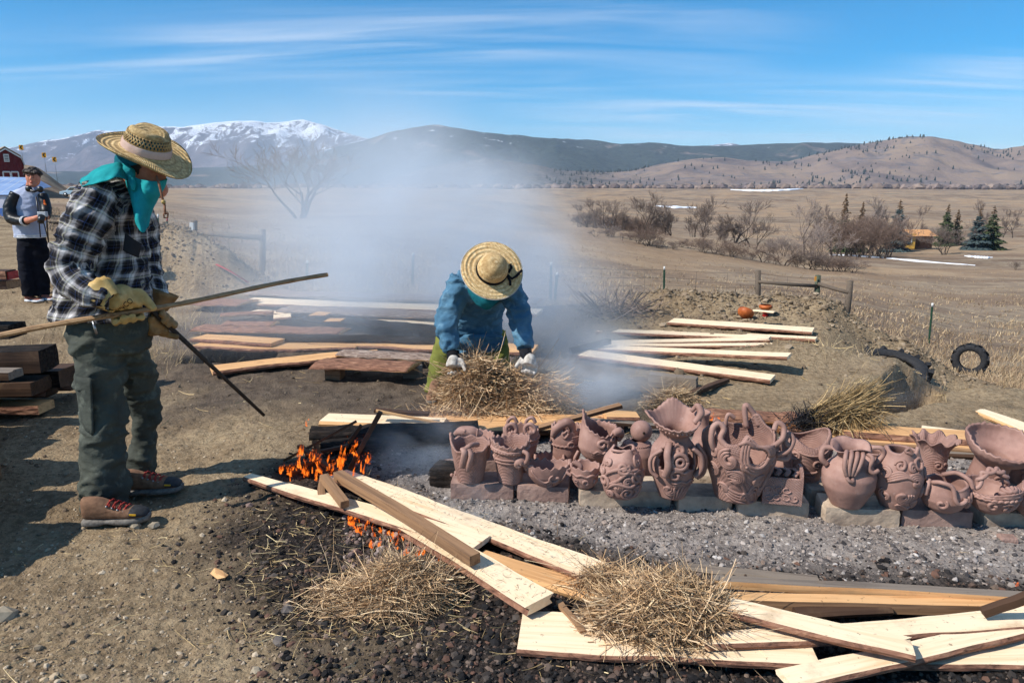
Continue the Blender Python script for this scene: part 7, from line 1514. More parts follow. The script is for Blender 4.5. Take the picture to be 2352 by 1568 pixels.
snow('long thin snow patch on the brow of the far field', [(1678, 436), (1740, 438), (1790, 437), (1845, 434)], 4, .5); snow('small snow patch behind the bare trees', [(1506, 473), (1540, 476), (1600, 477)], 5, .3); snow('narrow snow streak along the track in the field', [(1905, 585), (2000, 590), (2100, 599), (2240, 610)], 3.4, .06); snow('snow remnant below the pair of spruces', [(2215, 588), (2250, 591), (2280, 592)], 4, .1)
# ================================================================== LOOSE STUFF ON THE GROUND
def rgbpal(pal, n, rs): pal = np.array([lin(*c) for c in pal]); k = rs.randint(0, len(pal), n); return pal[k] * (0.75 + 0.5 * rs.rand(n, 1))
M_VCOL = NT('loose_bits'); _c = M_VCOL.attr('col', 'Color'); M_VCOL.fin(_c, .92, M_VCOL.bump(M_VCOL.noise(M_VCOL.coord(), 90, 4), .4, .004), .15); M_VCOL = M_VCOL.m
M_VSTRAW = NT('straw_stalks'); _c = M_VSTRAW.attr('col', 'Color'); M_VSTRAW.fin(_c, .65, None, .3); M_VSTRAW = M_VSTRAW.m
PHI = (1 + 5 ** .5) / 2
ICO_V = np.array([(-1, PHI, 0), (1, PHI, 0), (-1, -PHI, 0), (1, -PHI, 0), (0, -1, PHI), (0, 1, PHI), (0, -1, -PHI), (0, 1, -PHI), (PHI, 0, -1), (PHI, 0, 1), (-PHI, 0, -1), (-PHI, 0, 1)]) / 1.9
ICO_F = np.array([(0, 11, 5), (0, 5, 1), (0, 1, 7), (0, 7, 10), (0, 10, 11), (1, 5, 9), (5, 11, 4), (11, 10, 2), (10, 7, 6), (7, 1, 8), (3, 9, 4), (3, 4, 2), (3, 2, 6), (3, 6, 8), (3, 8, 9), (4, 9, 5), (2, 4, 11), (6, 2, 10), (8, 6, 7), (9, 8, 1)])
def pebbles(name, label, x, y, size, cols, rs, flat=.65, sink=.25, shade=False):
    n = len(x); z = T(x, y)
    V = ICO_V[None] * (1 + .55 * (rs.rand(n, 12, 1) - .5)) * np.stack([size * (.7 + .8 * rs.rand(n)), size * (.7 + .6 * rs.rand(n)), size * flat * (.6 + .8 * rs.rand(n))], -1)[:, None, :]
    a = rs.rand(n) * 2 * pi; b = (rs.rand(n) - .5) * 1.4; c, s = np.cos(a), np.sin(a); cb, sb = np.cos(b), np.sin(b)
    X = V[..., 0] * cb[:, None] + V[..., 2] * sb[:, None]; Z = -V[..., 0] * sb[:, None] + V[..., 2] * cb[:, None]; Yv = V[..., 1]
    X, Yv = X * c[:, None] - Yv * s[:, None], X * s[:, None] + Yv * c[:, None]
    P = np.stack([X + x[:, None], Yv + y[:, None], Z + (z + size * flat * (1 - 2 * sink) * .5)[:, None]], -1).reshape(-1, 3)
    Fc = (ICO_F[None] + (np.arange(n) * 12)[:, None, None]).reshape(-1, 3)
    me = np_mesh(name, P, Fc, shade); cattr(me, 'col', np.repeat(cols, 12, 0)); o = obj(name, me, M_VCOL); return tag(o, label, 'gravel' if 'clod' not in name else 'soil', kind='stuff')
def screen_points(n, x0, x1, y0, y1, rs, ybias=1.0):
    """ground points spread evenly over a part of the picture"""
    px = x0 + (x1 - x0) * rs.rand(n); py = y0 + (y1 - y0) * rs.rand(n) ** ybias
    X = []; Yl = []
    u = (px - PW / 2) / FPX; cp, sp = cos(PITCH), sin(PITCH); v = -(py - PH / 2) / FPX
    dy = cp + v * sp; dz = -sp + v * cp; t = -CAMZ / dz; return u * t, dy * t
def powsize(n, a, b, rs, k=2.2): return a * (1 + rs.rand(n) * ((b / a) ** (1 - k) - 1)) ** (1 / (1 - k))
rs = np.random.RandomState(3)
x, y = screen_points(34000, -80, 2440, 960, 1640, rs); co_, as_, da_, gr_ = masks(x, y); k = (co_ * (1 - as_)) > rs.rand(len(x)) * 1.05
x1, y1 = x[k], y[k]; pebbles('charcoal_gravel', 'black, brown and reddish charcoal gravel around the fire', x1, y1, powsize(len(x1), .0028, .017, rs), rgbpal([(40, 38, 38), (26, 25, 25), (54, 49, 46), (82, 68, 60), (96, 72, 61), (74, 67, 62), (34, 32, 32), (112, 96, 85), (30, 29, 30)], len(x1), rs), rs)
x, y = screen_points(20000, 800, 2440, 985, 1360, rs); co_, as_, da_, gr_ = masks(x, y); k = as_ > rs.rand(len(x)); x1, y1 = x[k], y[k]
pebbles('ash_bits', 'grey ash flakes and charcoal bits around the pots', x1, y1, powsize(len(x1), .0022, .014, rs), rgbpal([(140, 131, 125), (158, 149, 142), (116, 108, 104), (84, 79, 78), (54, 52, 53), (150, 138, 128), (128, 116, 108), (176, 169, 163), (140, 126, 116), (124, 114, 108), (146, 136, 128)], len(x1), rs), rs)
x, y = screen_points(20000, -80, 1600, 700, 1640, rs); co_, as_, da_, gr_ = masks(x, y); k = ((1 - co_) * (1 - gr_)) > rs.rand(len(x)) * 1.1; x1, y1 = x[k], y[k]
dk = masks(x1, y1)[2][:, None]; cc = rgbpal([(142, 124, 102), (126, 108, 88), (158, 140, 116), (112, 96, 80), (170, 154, 132)], len(x1), rs); pebbles('dirt_clods', 'small dirt clods and pebbles on the trodden soil', x1, y1, powsize(len(x1), .0022, .015, rs, 2.8), cc * (1 - .5 * dk), rs, sink=.35)
# clods on mounds and berm
def mound_pts(n, boxes):
    X = []; Yl = []
    for (cx, cy_, sx, sy, f) in boxes: m_ = int(n * f); X.append(cx + sx * rs.randn(m_)); Yl.append(cy_ + sy * rs.randn(m_))
    return np.concatenate(X), np.concatenate(Yl)
x1, y1 = mound_pts(9000, [(-5.4, 11.2, .9, .7, .3), (3.2, 8.9, 1.1, .35, .4), (4.6, 8.1, .5, .4, .12), (2.6, 7.6, 1.4, .9, .1)]); pebbles('mound_clods', 'crumbly dirt clods on the heaps of dug soil', x1, y1, powsize(len(x1), .006, .04, rs, 2.7), rgbpal([(120, 104, 86), (104, 90, 74), (134, 118, 98), (142, 126, 106)], len(x1), rs), rs, flat=.75)
# hot stones under the low flames
x1, y1 = screen_points(420, 790, 1040, 1175, 1310, rs); pebbles('hot_stones', 'grey and reddish stones in the low flames', x1, y1, powsize(len(x1), .005, .022, rs, 2.0), rgbpal([(136, 108, 96), (118, 100, 94), (148, 132, 124), (96, 80, 74), (70, 60, 56)], len(x1), rs), rs, flat=.85, sink=.1)
# larger single stones and chips
for (px, py, s_, c_, lb) in [(505, 1312, .035, 0, 'orange wood chip on the dirt left of the straw'), (375 * .9408, 1198, .03, 1, 'pale stone at the heel of the near boot'), (330 * .9408, 1275 * .9408, .03, 1, 'stone behind the near boot'), (0, 1410, .06, 1, 'large grey stone at the left edge'), (590, 1640 * .9408, .02, 1, 'small pale stone at the bottom edge'), (660, 1390, .03, 2, 'dark grey cinder left of the front straw'), (640, 1470, .03, 2, 'flat brown cinder below the front straw'), (575, 1160, .022, 3, 'reddish brick crumb by the pale slab tip'), (790, 1150, .05, 2, 'grey lump left of the hot stones'), (735, 1345, .035, 2, 'grey cinder beside the front straw')]:
    c = at(px, py, .01); m = MB(); m.v = [tuple(q) for q in (ICO_V * np.array([s_ * (1.6 if c_ == 0 else 1), s_ * .8, s_ * (.35 if c_ == 0 else .7)]) * (1 + .4 * (rs.rand(12, 1) - .5))).tolist()]; m.f = [list(f) for f in ICO_F.tolist()]; m.m = [0] * 20; m.sm = [False] * 20
    mt = [M_PINE_O, simple('pale_stone', lin(172, 158, 136), lin(140, 126, 106), 30, .9), simple('grey_cinder', lin(112, 104, 98), lin(78, 72, 70), 30, .9), M_BRICK_P][c_]; o = m.build(['wood_chip', 'stone', 'cinder', 'brick_crumb'][c_], mt, None, (c.x, c.y, T(c.x, c.y) + s_ * .2)); o.rotation_euler = (0, 0, px); tag(o, lb, ['chip', 'stone', 'cinder', 'brick crumb'][c_])

# ------------------------------------------------------------------ straw
STRAW_PAL = [(206, 172, 130), (188, 154, 114), (222, 194, 154), (164, 132, 98), (142, 114, 86), (118, 94, 72), (200, 172, 138)]
def strands(P0, D, L, curl, wid, rs, nseg=4, droop=0.0):
    """ribbons: start, direction, length -> vertices, quads"""
    n = len(P0); D = D / np.linalg.norm(D, axis=1, keepdims=True); R = rs.randn(n, 3); sd = np.cross(D, R); sd /= np.linalg.norm(sd, axis=1, keepdims=True) + 1e-9; bend = np.cross(sd, D); bend2 = sd
    pts = []; c1 = curl * rs.randn(n, 1); c2 = curl * rs.randn(n, 1)
    for i in range(nseg + 1):
        f = i / nseg; p = P0 + D * L[:, None] * f + bend * (c1 * L[:, None] * f * f) + bend2 * (c2 * L[:, None] * f * f); p[:, 2] -= droop * L * f * f; w_ = wid[:, None] * (1 - .45 * f); pts.append(p - sd * w_ * .5); pts.append(p + sd * w_ * .5)
    V = np.stack(pts, 1).reshape(-1, 3); b = (np.arange(n) * 2 * (nseg + 1))[:, None, None]; q = np.array([(2 * i, 2 * i + 1, 2 * i + 3, 2 * i + 2) for i in range(nseg)])[None]; return V, (b + q).reshape(-1, 4), 2 * (nseg + 1)
def straw_obj(name, parts, label, cat, rs, pal=STRAW_PAL, parent=None, dark=1.0):
    Vs = []; Fs = []; Cs = []; off = 0
    for V, Fc, per in parts: Vs.append(V); Fs.append(Fc + off); off += len(V); Cs.append(np.repeat(rgbpal(pal, len(V) // per, rs) * dark, per, 0))
    me = np_mesh(name, np.concatenate(Vs), np.concatenate(Fs)); cattr(me, 'col', np.concatenate(Cs)); o = obj(name, me, M_VSTRAW, parent)
    if label: tag(o, label, cat)
    return o
def pile(center, rx, ry, rz, n, label, seed, L=(.06, .2), flow=None, wid=.0032, stray=.12, core=True, name='straw_pile', rot=0.0, tilt=0.0):
    rs = np.random.RandomState(seed); E = empty(name, center, rot, label, 'straw'); E.rotation_euler = (0, tilt, rot)
    th = rs.rand(n) * 2 * pi; u = rs.rand(n); rr = np.sqrt(u) * (1 + stray * rs.randn(n)); x = rx * rr * np.cos(th); y = ry * rr * np.sin(th)
    top = rz * np.clip(1 - rr ** 2, 0, 1) ** .6 * (.8 + .35 * fbm2(x / rx * 1.7 + seed, y / ry * 1.7, 3, seed)); z = top * (.55 + .5 * rs.rand(n)) + .004
    D = np.stack([rs.randn(n), rs.randn(n), .15 * rs.randn(n)], -1)
    D[:, 0] += 3.2 * fbm2(x * 9, y * 9, 2, seed + 1); D[:, 1] += 3.2 * fbm2(x * 9 + 9, y * 9, 2, seed + 2)
    if flow is not None: D = D + np.array(flow)[None]
    Ls = L[0] + (L[1] - L[0]) * rs.rand(n) ** 1.5; D /= np.linalg.norm(D, axis=1, keepdims=True); P0 = np.stack([x, y, z], -1) - D * Ls[:, None] * .5; P0[:, 2] = np.maximum(P0[:, 2], .003)
    parts = [strands(P0, D, Ls, .42, wid * (.6 + .9 * rs.rand(n)), rs, 4, .2)]
    straw_obj('stalks', parts, None, None, rs, parent=E)
    if core:
        nu, nv = 28, 10; V = []
        for j in range(nv + 1):
            q = j / nv
            for i in range(nu): a = 2 * pi * i / nu; xx, yy = rx * .9 * q * cos(a), ry * .9 * q * sin(a); V.append((xx, yy, rz * .78 * max(0, 1 - q * q) ** .6 * (.8 + .35 * float(fbm2(np.array(xx / rx * 1.7 + seed), np.array(yy / ry * 1.7), 3, seed))) - .004))
        Fc = [(j * nu + i, j * nu + (i + 1) % nu, (j + 1) * nu + (i + 1) % nu, (j + 1) * nu + i) for j in range(nv) for i in range(nu)]; me = bpy.data.meshes.new('core'); me.from_pydata(V, [], Fc); me.polygons.foreach_set('use_smooth', [True] * len(Fc)); me.update(); obj('matted_core', me, M_CORE, E)
    return E
_t = NT('matted_straw'); _n = _t.noise(_t.map(_t.coord(), (1, 3, 2)), 60, 4, .7); _t.fin(_t.ramp(_n, [(.35, lin(60, 50, 36)), (.6, lin(128, 108, 76)), (.75, lin(168, 146, 104))]), .9, _t.bump(_n, .9, .012), .1); M_CORE = _t.m
c = at(928, 1372, .0); pile((c.x, c.y, .0), .20, .15, .16, 4200, 'round straw clump in front of the low flames', 1, wid=.003)
c = at(820, 1370, .0); pile((c.x, c.y, .0), .18, .12, .03, 1100, 'thin spill of straw left of the round clump', 11, wid=.003, core=False, stray=.3)
c = at(1530, 1420, .06); pile((c.x, c.y, .05), .25, .17, .17, 5200, 'large straw clump lying on the front slabs', 2, wid=.0034)
c = at(1400, 1340, .06); pile((c.x, c.y, .06), .14, .08, .06, 900, 'loose straw left of the large clump on the slabs', 12, wid=.003, core=False, stray=.35)
c = at(1098, 938, .0); pile((c.x, c.y, .02), .235, .19, .41, 5200, 'big armful of straw under the left hand of the bending person', 3, (.10, .32), wid=.0055, stray=.14)
c = at(1222, 940, .0); pile((c.x, c.y, .02), .26, .19, .33, 4200, 'second armful of straw under the other hand', 4, (.10, .32), (.5, 0, -.25), wid=.0055, stray=.17)
c = at(1120, 955, .03); pile((c.x, c.y, .03), .50, .11, .05, 1500, 'straw litter spilled at the feet of the bending person', 13, (.06, .22), wid=.0045, core=False, stray=.25)
c = at(1545, 940, .0); pile((c.x, c.y, .03), .20, .10, .12, 900, 'small straw bunch behind the tallest vase', 14, (.08, .2), wid=.004)
# straw whisk at the right
rs = np.random.RandomState(21); n = 1500; A_, B_ = atd(1862, 962, 4.25), atd(2022, 906, 4.35); f = rs.rand(n); ax = np.array(B_ - A_); P0 = np.array(A_)[None] + ax[None] * (f[:, None] * .45) + rs.randn(n, 3) * np.array([.03, .04, .025]); D = ax[None] / np.linalg.norm(ax) + rs.randn(n, 3) * .16; p1 = strands(P0, D, .16 + .2 * rs.rand(n), .12, .0045 * (.6 + .8 * rs.rand(n)), rs)
n = 1100; P0 = np.array(atd(1940, 955, 4.25))[None] + rs.randn(n, 3) * np.array([.09, .05, .03]); D = np.array([.35, -.1, -.5])[None] + rs.randn(n, 3) * .45; p2 = strands(P0, D, .07 + .14 * rs.rand(n), .3, .0045 * (.6 + .8 * rs.rand(n)), rs, droop=.2)
straw_obj('straw_bundle', [p1, p2], 'broom-like straw bundle smouldering on the boards behind the pots', 'straw', rs, [(164, 136, 92), (134, 110, 72), (188, 160, 114), (100, 82, 56)])
n = 700; P0 = np.array(atd(1862, 968, 4.24))[None] + rs.randn(n, 3) * np.array([.07, .03, .02]); D = rs.randn(n, 3) * .6 + np.array([.4, 0, .3]); straw_obj('burnt_straw', [strands(P0, D, .04 + .08 * rs.rand(n), .3, np.full(n, .005), rs)], 'blackened burnt straw at the foot of the bundle', 'straw', rs, [(30, 30, 34), (50, 48, 50), (20, 20, 22)])
# loose stalks over the ground and boards
def loose(n, x0, x1, y0, y1, rs, zadd=.004, L=(.02, .11), wid=.0024, keep=None):
    x, y = screen_points(n, x0, x1, y0, y1, rs)
    if keep is not None: k = keep(x, y) > rs.rand(n); x, y = x[k], y[k]
    n = len(x); z = T(x, y) + zadd + .006 * rs.rand(n); a = rs.rand(n) * 2 * pi; D = np.stack([np.cos(a), np.sin(a) * .8, .12 * rs.randn(n)], -1); Ls = L[0] + (L[1] - L[0]) * rs.rand(n) ** 2; return strands(np.stack([x, y, z], -1) - D * Ls[:, None] * .5, D, Ls, .2, wid * (.6 + .8 * rs.rand(n)), rs, 3)
rs = np.random.RandomState(33)
lm = lambda x, y: np.clip(.25 + 1.1 * fbm2(x * 1.4, y * 1.4, 3, 90), .03, 1)
parts = [loose(1600, -40, 900, 1120, 1600, rs, keep=lm), loose(1300, 560, 1120, 1180, 1480, rs), loose(900, 300, 1400, 780, 1000, rs, L=(.03, .16), wid=.004, keep=lm), loose(1200, 1300, 2352, 700, 1000, rs, L=(.04, .2), wid=.005, keep=lm), loose(500, 900, 2352, 1450, 1600, rs, keep=lm), loose(300, 1000, 2352, 1180, 1330, rs, keep=lm)]
o = straw_obj('loose_straw', parts, None, None, rs, [(196, 170, 122), (176, 150, 104), (214, 192, 146), (150, 124, 86), (122, 96, 66)]); tag(o, 'loose straw stalks strewn over the soil', 'straw', kind='stuff')
x, y = screen_points(1600, 800, 1330, 1090, 1400, rs); lp = [(812, 1082), (740, 1090), (1330, 1318), (1420, 1304)]; q = W2(lp, .075); k = sdist(x * .951, y * .951, q) > -.03
xs, ys = x * .951, y * .951; n = len(xs); D = np.stack([rs.randn(n), rs.randn(n), .1 * rs.randn(n)], -1); q2 = W2([(955, 1192), (915, 1210), (1200, 1394), (1279, 1362)], .09); k = (sdist(xs, ys, q) > 0) | (sdist(xs, ys, q2) > 0); Ls = .01 + .03 * rs.rand(n) ** 2
o = straw_obj('straw_on_slabs', [strands(np.stack([xs, ys, np.full(n, .101)], -1)[k], D[k], Ls[k], .3, np.full(n, .0018)[k], rs, 3)], None, None, rs, [(120, 98, 70), (84, 68, 52), (160, 132, 94), (190, 160, 116)]); tag(o, 'short dark stalks scattered over the slabs by the fire', 'straw', kind='stuff')
# dry grass of the field, weeds round the heaps
rs = np.random.RandomState(44)
def tufts(n, x0, x1, y0, y1, Y0, Y1, H, keep, nb=5, wid=.012):
    u = ((x0 + (x1 - x0) * rs.rand(n)) - PW / 2) / FPX; Y = 1 / (1 / Y1 + (1 / Y0 - 1 / Y1) * rs.rand(n)); X = u * Y; k = keep(X, Y) > rs.rand(n); X, Y = X[k], Y[k]; m_ = len(X); X = np.repeat(X, nb) + rs.randn(m_ * nb) * .10; Y = np.repeat(Y, nb) + rs.randn(m_ * nb) * .10; Z = T(X, Y); n2 = len(X); D = np.stack([.35 * rs.randn(n2) + .15, .35 * rs.randn(n2), np.ones(n2)], -1); Ls = H * (.35 + .8 * rs.rand(n2)); wd = wid * (.6 + .8 * rs.rand(n2)) * np.clip(Y / 14, .5, 2.2); return strands(np.stack([X, Y, Z - .02], -1), D, Ls, .25, wd, rs, 2, .1)
fg = lambda X, Y: masks(X, Y)[3] * np.clip(.55 + .8 * fbm2(X * .25, Y * .25, 3, 66), .1, 1)
o = straw_obj('dry_grass', [tufts(26000, -60, 2420, 0, 0, 9.0, 110, .19, fg)], None, None, rs, [(172, 150, 118), (156, 134, 104), (144, 121, 94), (184, 162, 129), (130, 108, 86), (150, 126, 100)]); tag(o, 'dry tan grass covering the field beyond the fence', 'grass', kind='stuff')
wk = lambda X, Y: np.clip(2.2 * gauss(X, Y, -4.3, 8.2, .8, .9) + 1.5 * gauss(X, Y, -3.3, 6.6, .5, .5) + 1.2 * gauss(X, Y, -5.2, 12.5, 1.5, .8) + .5 * gauss(X, Y, 3.0, 6.6, .5, .3) + .5 * gauss(X, Y, 4.6, 6.6, .4, .4) + 1.0 * gauss(X, Y, -7.5, 10.5, 1.2, 1.0) + .8 * gauss(X, Y, 1.4, 9.6, 1.2, .4), 0, 1)
o = straw_obj('dry_weeds', [tufts(5200, -60, 2400, 0, 0, 5.8, 14, .15, wk, 4, .006)], None, None, rs, [(190, 166, 124), (164, 140, 104), (140, 118, 90), (204, 182, 140)]); tag(o, 'dry weeds around the dug soil', 'weeds', kind='stuff')
# brush pile at the edge of the bank
c = hit(1408, 722, 7, 12); n = 260; P0 = np.array(c)[None] + rs.randn(n, 3) * np.array([.22, .15, .05]) + np.array([0, 0, .03]); D = np.stack([rs.randn(n), .6 * rs.randn(n), np.abs(.55 * rs.randn(n))], -1); o = straw_obj('brush_pile', [strands(P0, D, .12 + .28 * rs.rand(n), .25, np.full(n, .011), rs, 4)], 'tangled heap of dead branches at the back of the right bank', 'brush', rs, [(104, 86, 74), (78, 62, 54), (132, 112, 98)])
for k_ in range(7):
    m = MB(); d = Vector((random.Random(k_).uniform(-1, 1), random.Random(k_ + 9).uniform(-.4, .4), random.Random(k_ + 5).uniform(.3, 1))).normalized(); p = c + Vector((random.Random(k_).uniform(-.25, .25), 0, 0)); m.tube([p, p + d * .2 + Vector((0, 0, .02)), p + d * .38], [.014, .011, .006], 6); bo = m.build('branch', M_TRUNK, o)
# far woods at the foot of the hills: low hazy brush line
n = 2600; u = ((rs.rand(n) * 2700 - 200) - PW / 2) / FPX; Y = 1330 + 500 * rs.rand(n); X = u * Y; Z = np.full(n, -14.0); sz = 3 + 5 * rs.rand(n); V = ICO_V[None] * np.stack([sz * 1.3, sz, sz], -1)[:, None] * (1 + .5 * (rs.rand(n, 12, 1) - .5)) + np.stack([X, Y, np.interp(Y, [1250, 1500, 1900], [1.0, -1.0, -9.0]) + sz * .4], -1)[:, None]; me = np_mesh('far_brush', V.reshape(-1, 3), (ICO_F[None] + (np.arange(n) * 12)[:, None, None]).reshape(-1, 3), False); cattr(me, 'col', np.repeat(rgbpal([(112, 98, 94), (126, 110, 102), (98, 88, 86), (136, 118, 106)], n, rs), 12, 0)); o = obj('far_brush', me, M_VCOL); tag(o, 'line of leafless brush at the foot of the hills', 'brush', kind='stuff')
# ================================================================== FIRE, SMOKE, HAZE
def flame_mat():
    t = NT('flame'); co = t.coord('Object'); lw = t.n.new('ShaderNodeLayerWeight'); lw.inputs[0].default_value = .5
    n = t.noise(t.map(co, (1, 1, .3), rot=(0, .35, 0)), 44, 4, .62, 1.6); up = t.attr('up')
    face = t.math('SUBTRACT', 1.0, lw.outputs['Facing'])
    v = t.math('ADD', t.math('ADD', n, t.math('MULTIPLY', face, .34)), t.math('MULTIPLY', up, -.34)); a = t.rng(v, .64, .82, 0, .82)
    col = t.ramp(v, [(0.60, (.6, .05, .004)), (.76, (1.0, .17, .012)), (.95, (1.0, .36, .05))])
    em = t.n.new('ShaderNodeEmission'); t.l.new(col, em.inputs[0]); em.inputs[1].default_value = 1.25
    tr = t.n.new('ShaderNodeBsdfTransparent'); mx = t.n.new('ShaderNodeMixShader')
    t.l.new(a, mx.inputs[0]); t.l.new(tr.outputs[0], mx.inputs[1]); t.l.new(em.outputs[0], mx.inputs[2]); t.l.new(mx.outputs[0], t.out.inputs[0]); return t.m
M_FLAME = flame_mat()
def fire(label, items, seed):
    """items: (px, py, z, height, width)"""
    r = random.Random(seed); m = MB(); ups = []
    for (px, py, z, h, w_) in items:
        p = at(px, py, z); n = 12; lean = Vector((r.uniform(.2, 1.0), r.uniform(-.2, .2), 0)); ph = r.uniform(0, 6); pts = []; rad_ = []
        for i in range(n):
            f = i / (n - 1); pts.append(p + Vector((0, 0, h * f)) + lean * h * f * f * .7 + Vector((sin(f * 6 + ph), cos(f * 4 + ph), 0)) * w_ * .6 * f); rad_.append(w_ * .8 * (0.7 + .9 * f) * (1 - f) ** .8 * (1 + .35 * sin(f * 9 + ph)) + .0015)
        b0 = len(m.v); m.tube(pts, rad_, 12, flat=.45); ups += [(i // 12) / (n - 1) for i in range(len(m.v) - b0)]
    o = m.build('flames', M_FLAME); fattr(o.data, 'up', ups); return tag(o, label, 'fire', kind='stuff')
r = random.Random(6)
fire('orange flames among the stacked sticks', [(645, 1088, .02, .09, .03), (688, 1075, .06, .18, .035), (700, 1090, .02, .14, .05), (735, 1085, .06, .16, .05), (760, 1095, .06, .13, .045), (715, 1060, .10, .15, .04), (780, 1065, .12, .10, .04), (815, 1045, .14, .13, .045), (845, 1065, .10, .14, .035), (665, 1090, .02, .08, .04), (740, 1110, .03, .1, .04), (690, 1045, .12, .14, .03)] + [(640 + r.random() * 215, 1060 + r.random() * 45, r.uniform(.02, .12), r.uniform(.12, .24), r.uniform(.009, .016)) for _ in range(18)], 1)
fire('low flames licking over the hot stones', [(800 + f * 205 + r.uniform(-8, 8), 1218 + f * 74 + r.uniform(-24, 26), .004, r.uniform(.06, .13), r.uniform(.013, .03)) for f in [k / 25 for k in range(26)]], 2)
fire('small flame at the burnt log behind the scrolled bucket', [(1636, 966, .08, .06, .022), (1646, 968, .08, .08, .024)], 3)
fire('small flames at the foot of the straw bundle', [(1866 + k * 9, 964 - k, .08, .09 + .02 * (k % 3), .024) for k in range(4)], 4)
fire('tiny flames between the boards at the right edge', [(2330, 1350, .0, .045, .013)], 5)
fire('tiny flame drifting up left of the fire', [(704, 978, .05, .06, .018)], 6)
fire('little flames under the pale board behind the fire', [(985, 990, .04, .03, .014), (1030, 990, .04, .03, .016)], 7)

def smoke_mat(name, dens, col, scale, lo, hi, fall, stretch=(1, 1, 1), aniso=.25, rot=(0, 0, 0), edge=None):
    """density from noise, fading to nothing before the hull of the object is reached (object space -1..1)"""
    m = bpy.data.materials.new(name); m.use_nodes = True; nt = m.node_tree; n, l = nt.nodes, nt.links; n.clear(); out = n.new('ShaderNodeOutputMaterial'); pv = n.new('ShaderNodeVolumePrincipled')
    pv.inputs['Color'].default_value = (*col, 1); pv.inputs['Anisotropy'].default_value = aniso; l.new(pv.outputs[0], out.inputs['Volume']); tc = n.new('ShaderNodeTexCoord')
    def mth(op, a, b=None, cl=False):
        q = n.new('ShaderNodeMath'); q.operation = op; q.use_clamp = cl
        for i, v in enumerate((a, b)):
            if v is None: continue
            if isinstance(v, (int, float)): q.inputs[i].default_value = v
            else: l.new(v, q.inputs[i])
        return q.outputs[0]
    def rng(v, a, b, c=0., d=1.):
        q = n.new('ShaderNodeMapRange'); q.interpolation_type = 'SMOOTHSTEP'; l.new(v, q.inputs[0])
        for i, x in enumerate((a, b, c, d)): q.inputs[i + 1].default_value = x
        return q.outputs[0]
    mp = n.new('ShaderNodeMapping'); mp.inputs['Scale'].default_value = stretch; mp.inputs['Rotation'].default_value = rot; l.new(tc.outputs['Object'], mp.inputs[0])
    nz = n.new('ShaderNodeTexNoise'); l.new(mp.outputs[0], nz.inputs['Vector']); nz.inputs['Scale'].default_value = scale; nz.inputs['Detail'].default_value = 4.5; nz.inputs['Roughness'].default_value = .55; nz.inputs['Distortion'].default_value = .5
    d = rng(nz.outputs[0], lo, hi); sp = n.new('ShaderNodeSeparateXYZ'); l.new(tc.outputs['Object'], sp.inputs[0]); X, Y, Z = sp.outputs
    w_ = mth('ADD', mth('MULTIPLY', mth('SUBTRACT', nz.outputs[0], .5), .5), 0.0)
    d = fall(d, X, Y, Z, mth, rng, w_); l.new(mth('MULTIPLY', d, dens), pv.inputs['Density']); return m
def smoke_box(name, label, c, size, mat, step=.5):
    m = MB(); m.box((0, 0, 0), (2, 2, 2)); o = m.build(name, mat); o.location = c; o.scale = size; tag(o, label, 'smoke', kind='stuff'); return o
def fall_main(d, X, Y, Z, mth, rng, w_):
    # a bank drifting left and up from the bending person's right hand; its right border is crisp
    hgt = mth('ADD', mth('MULTIPLY', Z, .5), .5)
    right = mth('ADD', .92, mth('MULTIPLY', mth('POWER', hgt, 1.6), -.85)); rx = mth('SUBTRACT', right, mth('ADD', X, mth('MULTIPLY', w_, 2.3)))
    e = rng(rx, -.04, .34); lft = rng(X, -.78, .05, .0, 1.0); top = rng(mth('ADD', Z, mth('MULTIPLY', w_, 1.3)), -.35, .75, 1.0, 0.0); bot = rng(Z, -1.0, -.80); fr = mth('MULTIPLY', rng(Y, -1, -.7), rng(Y, 1, .7))
    near = rng(mth('ABSOLUTE', mth('SUBTRACT', rx, .35)), 0.0, .7, 1.0, .7)
    for q in (e, lft, top, bot, fr, near): d = mth('MULTIPLY', d, q)
    return d
M_SMOKE = smoke_mat('wood_smoke', .95, (.83, .91, 1.0), 1.3, .26, .72, fall_main, (1.5, 1, 1.0), .0)
smoke_box('smoke', 'bluish white wood smoke drifting left behind the bending person', (-1.55, 8.3, 1.62), (3.3, 2.3, 1.8), M_SMOKE)
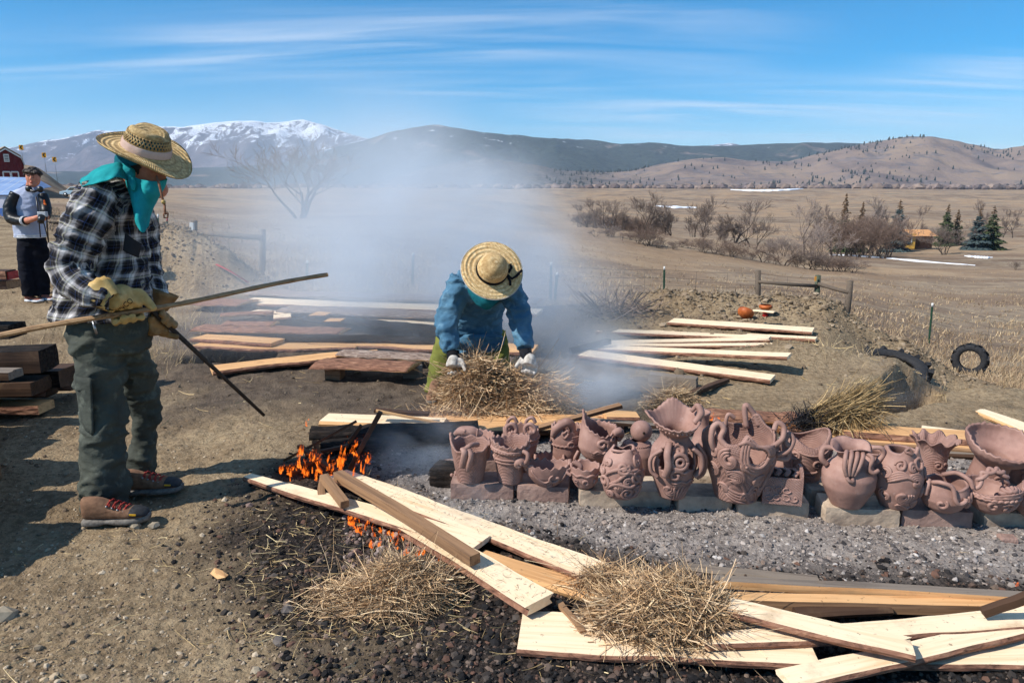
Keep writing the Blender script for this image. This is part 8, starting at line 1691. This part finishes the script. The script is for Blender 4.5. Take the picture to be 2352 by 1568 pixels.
def fall_ell(d, X, Y, Z, mth, rng, w_):
    r = mth('SQRT', mth('ADD', mth('ADD', mth('POWER', X, 2.), mth('POWER', Y, 2.)), mth('POWER', Z, 2.))); return mth('MULTIPLY', d, rng(mth('ADD', r, mth('MULTIPLY', w_, .5)), .35, .82, 1.0, 0.0))
M_WISP = smoke_mat('thin_smoke', 1.7, (.84, .92, 1.0), 1.6, .38, .72, fall_ell, (1, 1, 1), .2)
M_WISP2 = smoke_mat('dense_smoke', 3.4, (.88, .94, 1.0), 1.5, .30, .70, fall_ell, (1, 1, 1), .2)
M_WISP3 = smoke_mat('faint_smoke', .5, (.95, .97, 1.0), 1.6, .38, .72, fall_ell, (1, 1, 1), .2)
p = at(1400, 900, .2); smoke_box('smoke_puff', 'smoke puff rolling along the ground right of the bending person', (p.x - .1, p.y + .2, .28), (.75, .6, .5), M_WISP2)
p = at(980, 1060, .1); smoke_box('smoke_wisp', 'thin bluish smoke between the fire and the pots', (p.x, p.y + .1, .17), (.55, .4, .30), M_WISP)
p = at(1080, 1200, .05); smoke_box('smoke_wisp', 'faint wisp of smoke above the ash beside the long slab', (p.x, p.y, .12), (.28, .25, .16), M_WISP)
p = at(2060, 900, 0); smoke_box('smoke_wisp', 'thin smoke hanging in the pit at the right', (p.x + .1, p.y + .6, -.15), (.8, .7, .4), M_WISP3)
# haze: one even box of air round everything
hz = MB(); hz.box((0, 5500, 410), (24000, 14000, 900)); M_HAZE = bpy.data.materials.new('air'); M_HAZE.use_nodes = True; _nt = M_HAZE.node_tree; _nt.nodes.clear(); _o = _nt.nodes.new('ShaderNodeOutputMaterial'); _v = _nt.nodes.new('ShaderNodeVolumePrincipled'); _v.inputs['Color'].default_value = (.62, .78, 1.0, 1); _v.inputs['Density'].default_value = 6.5e-5; _v.inputs['Anisotropy'].default_value = .1; _nt.links.new(_v.outputs[0], _o.inputs['Volume'])
HZ = hz.build('haze', M_HAZE); tag(HZ, 'blue air haze over the valley', 'haze', kind='stuff')
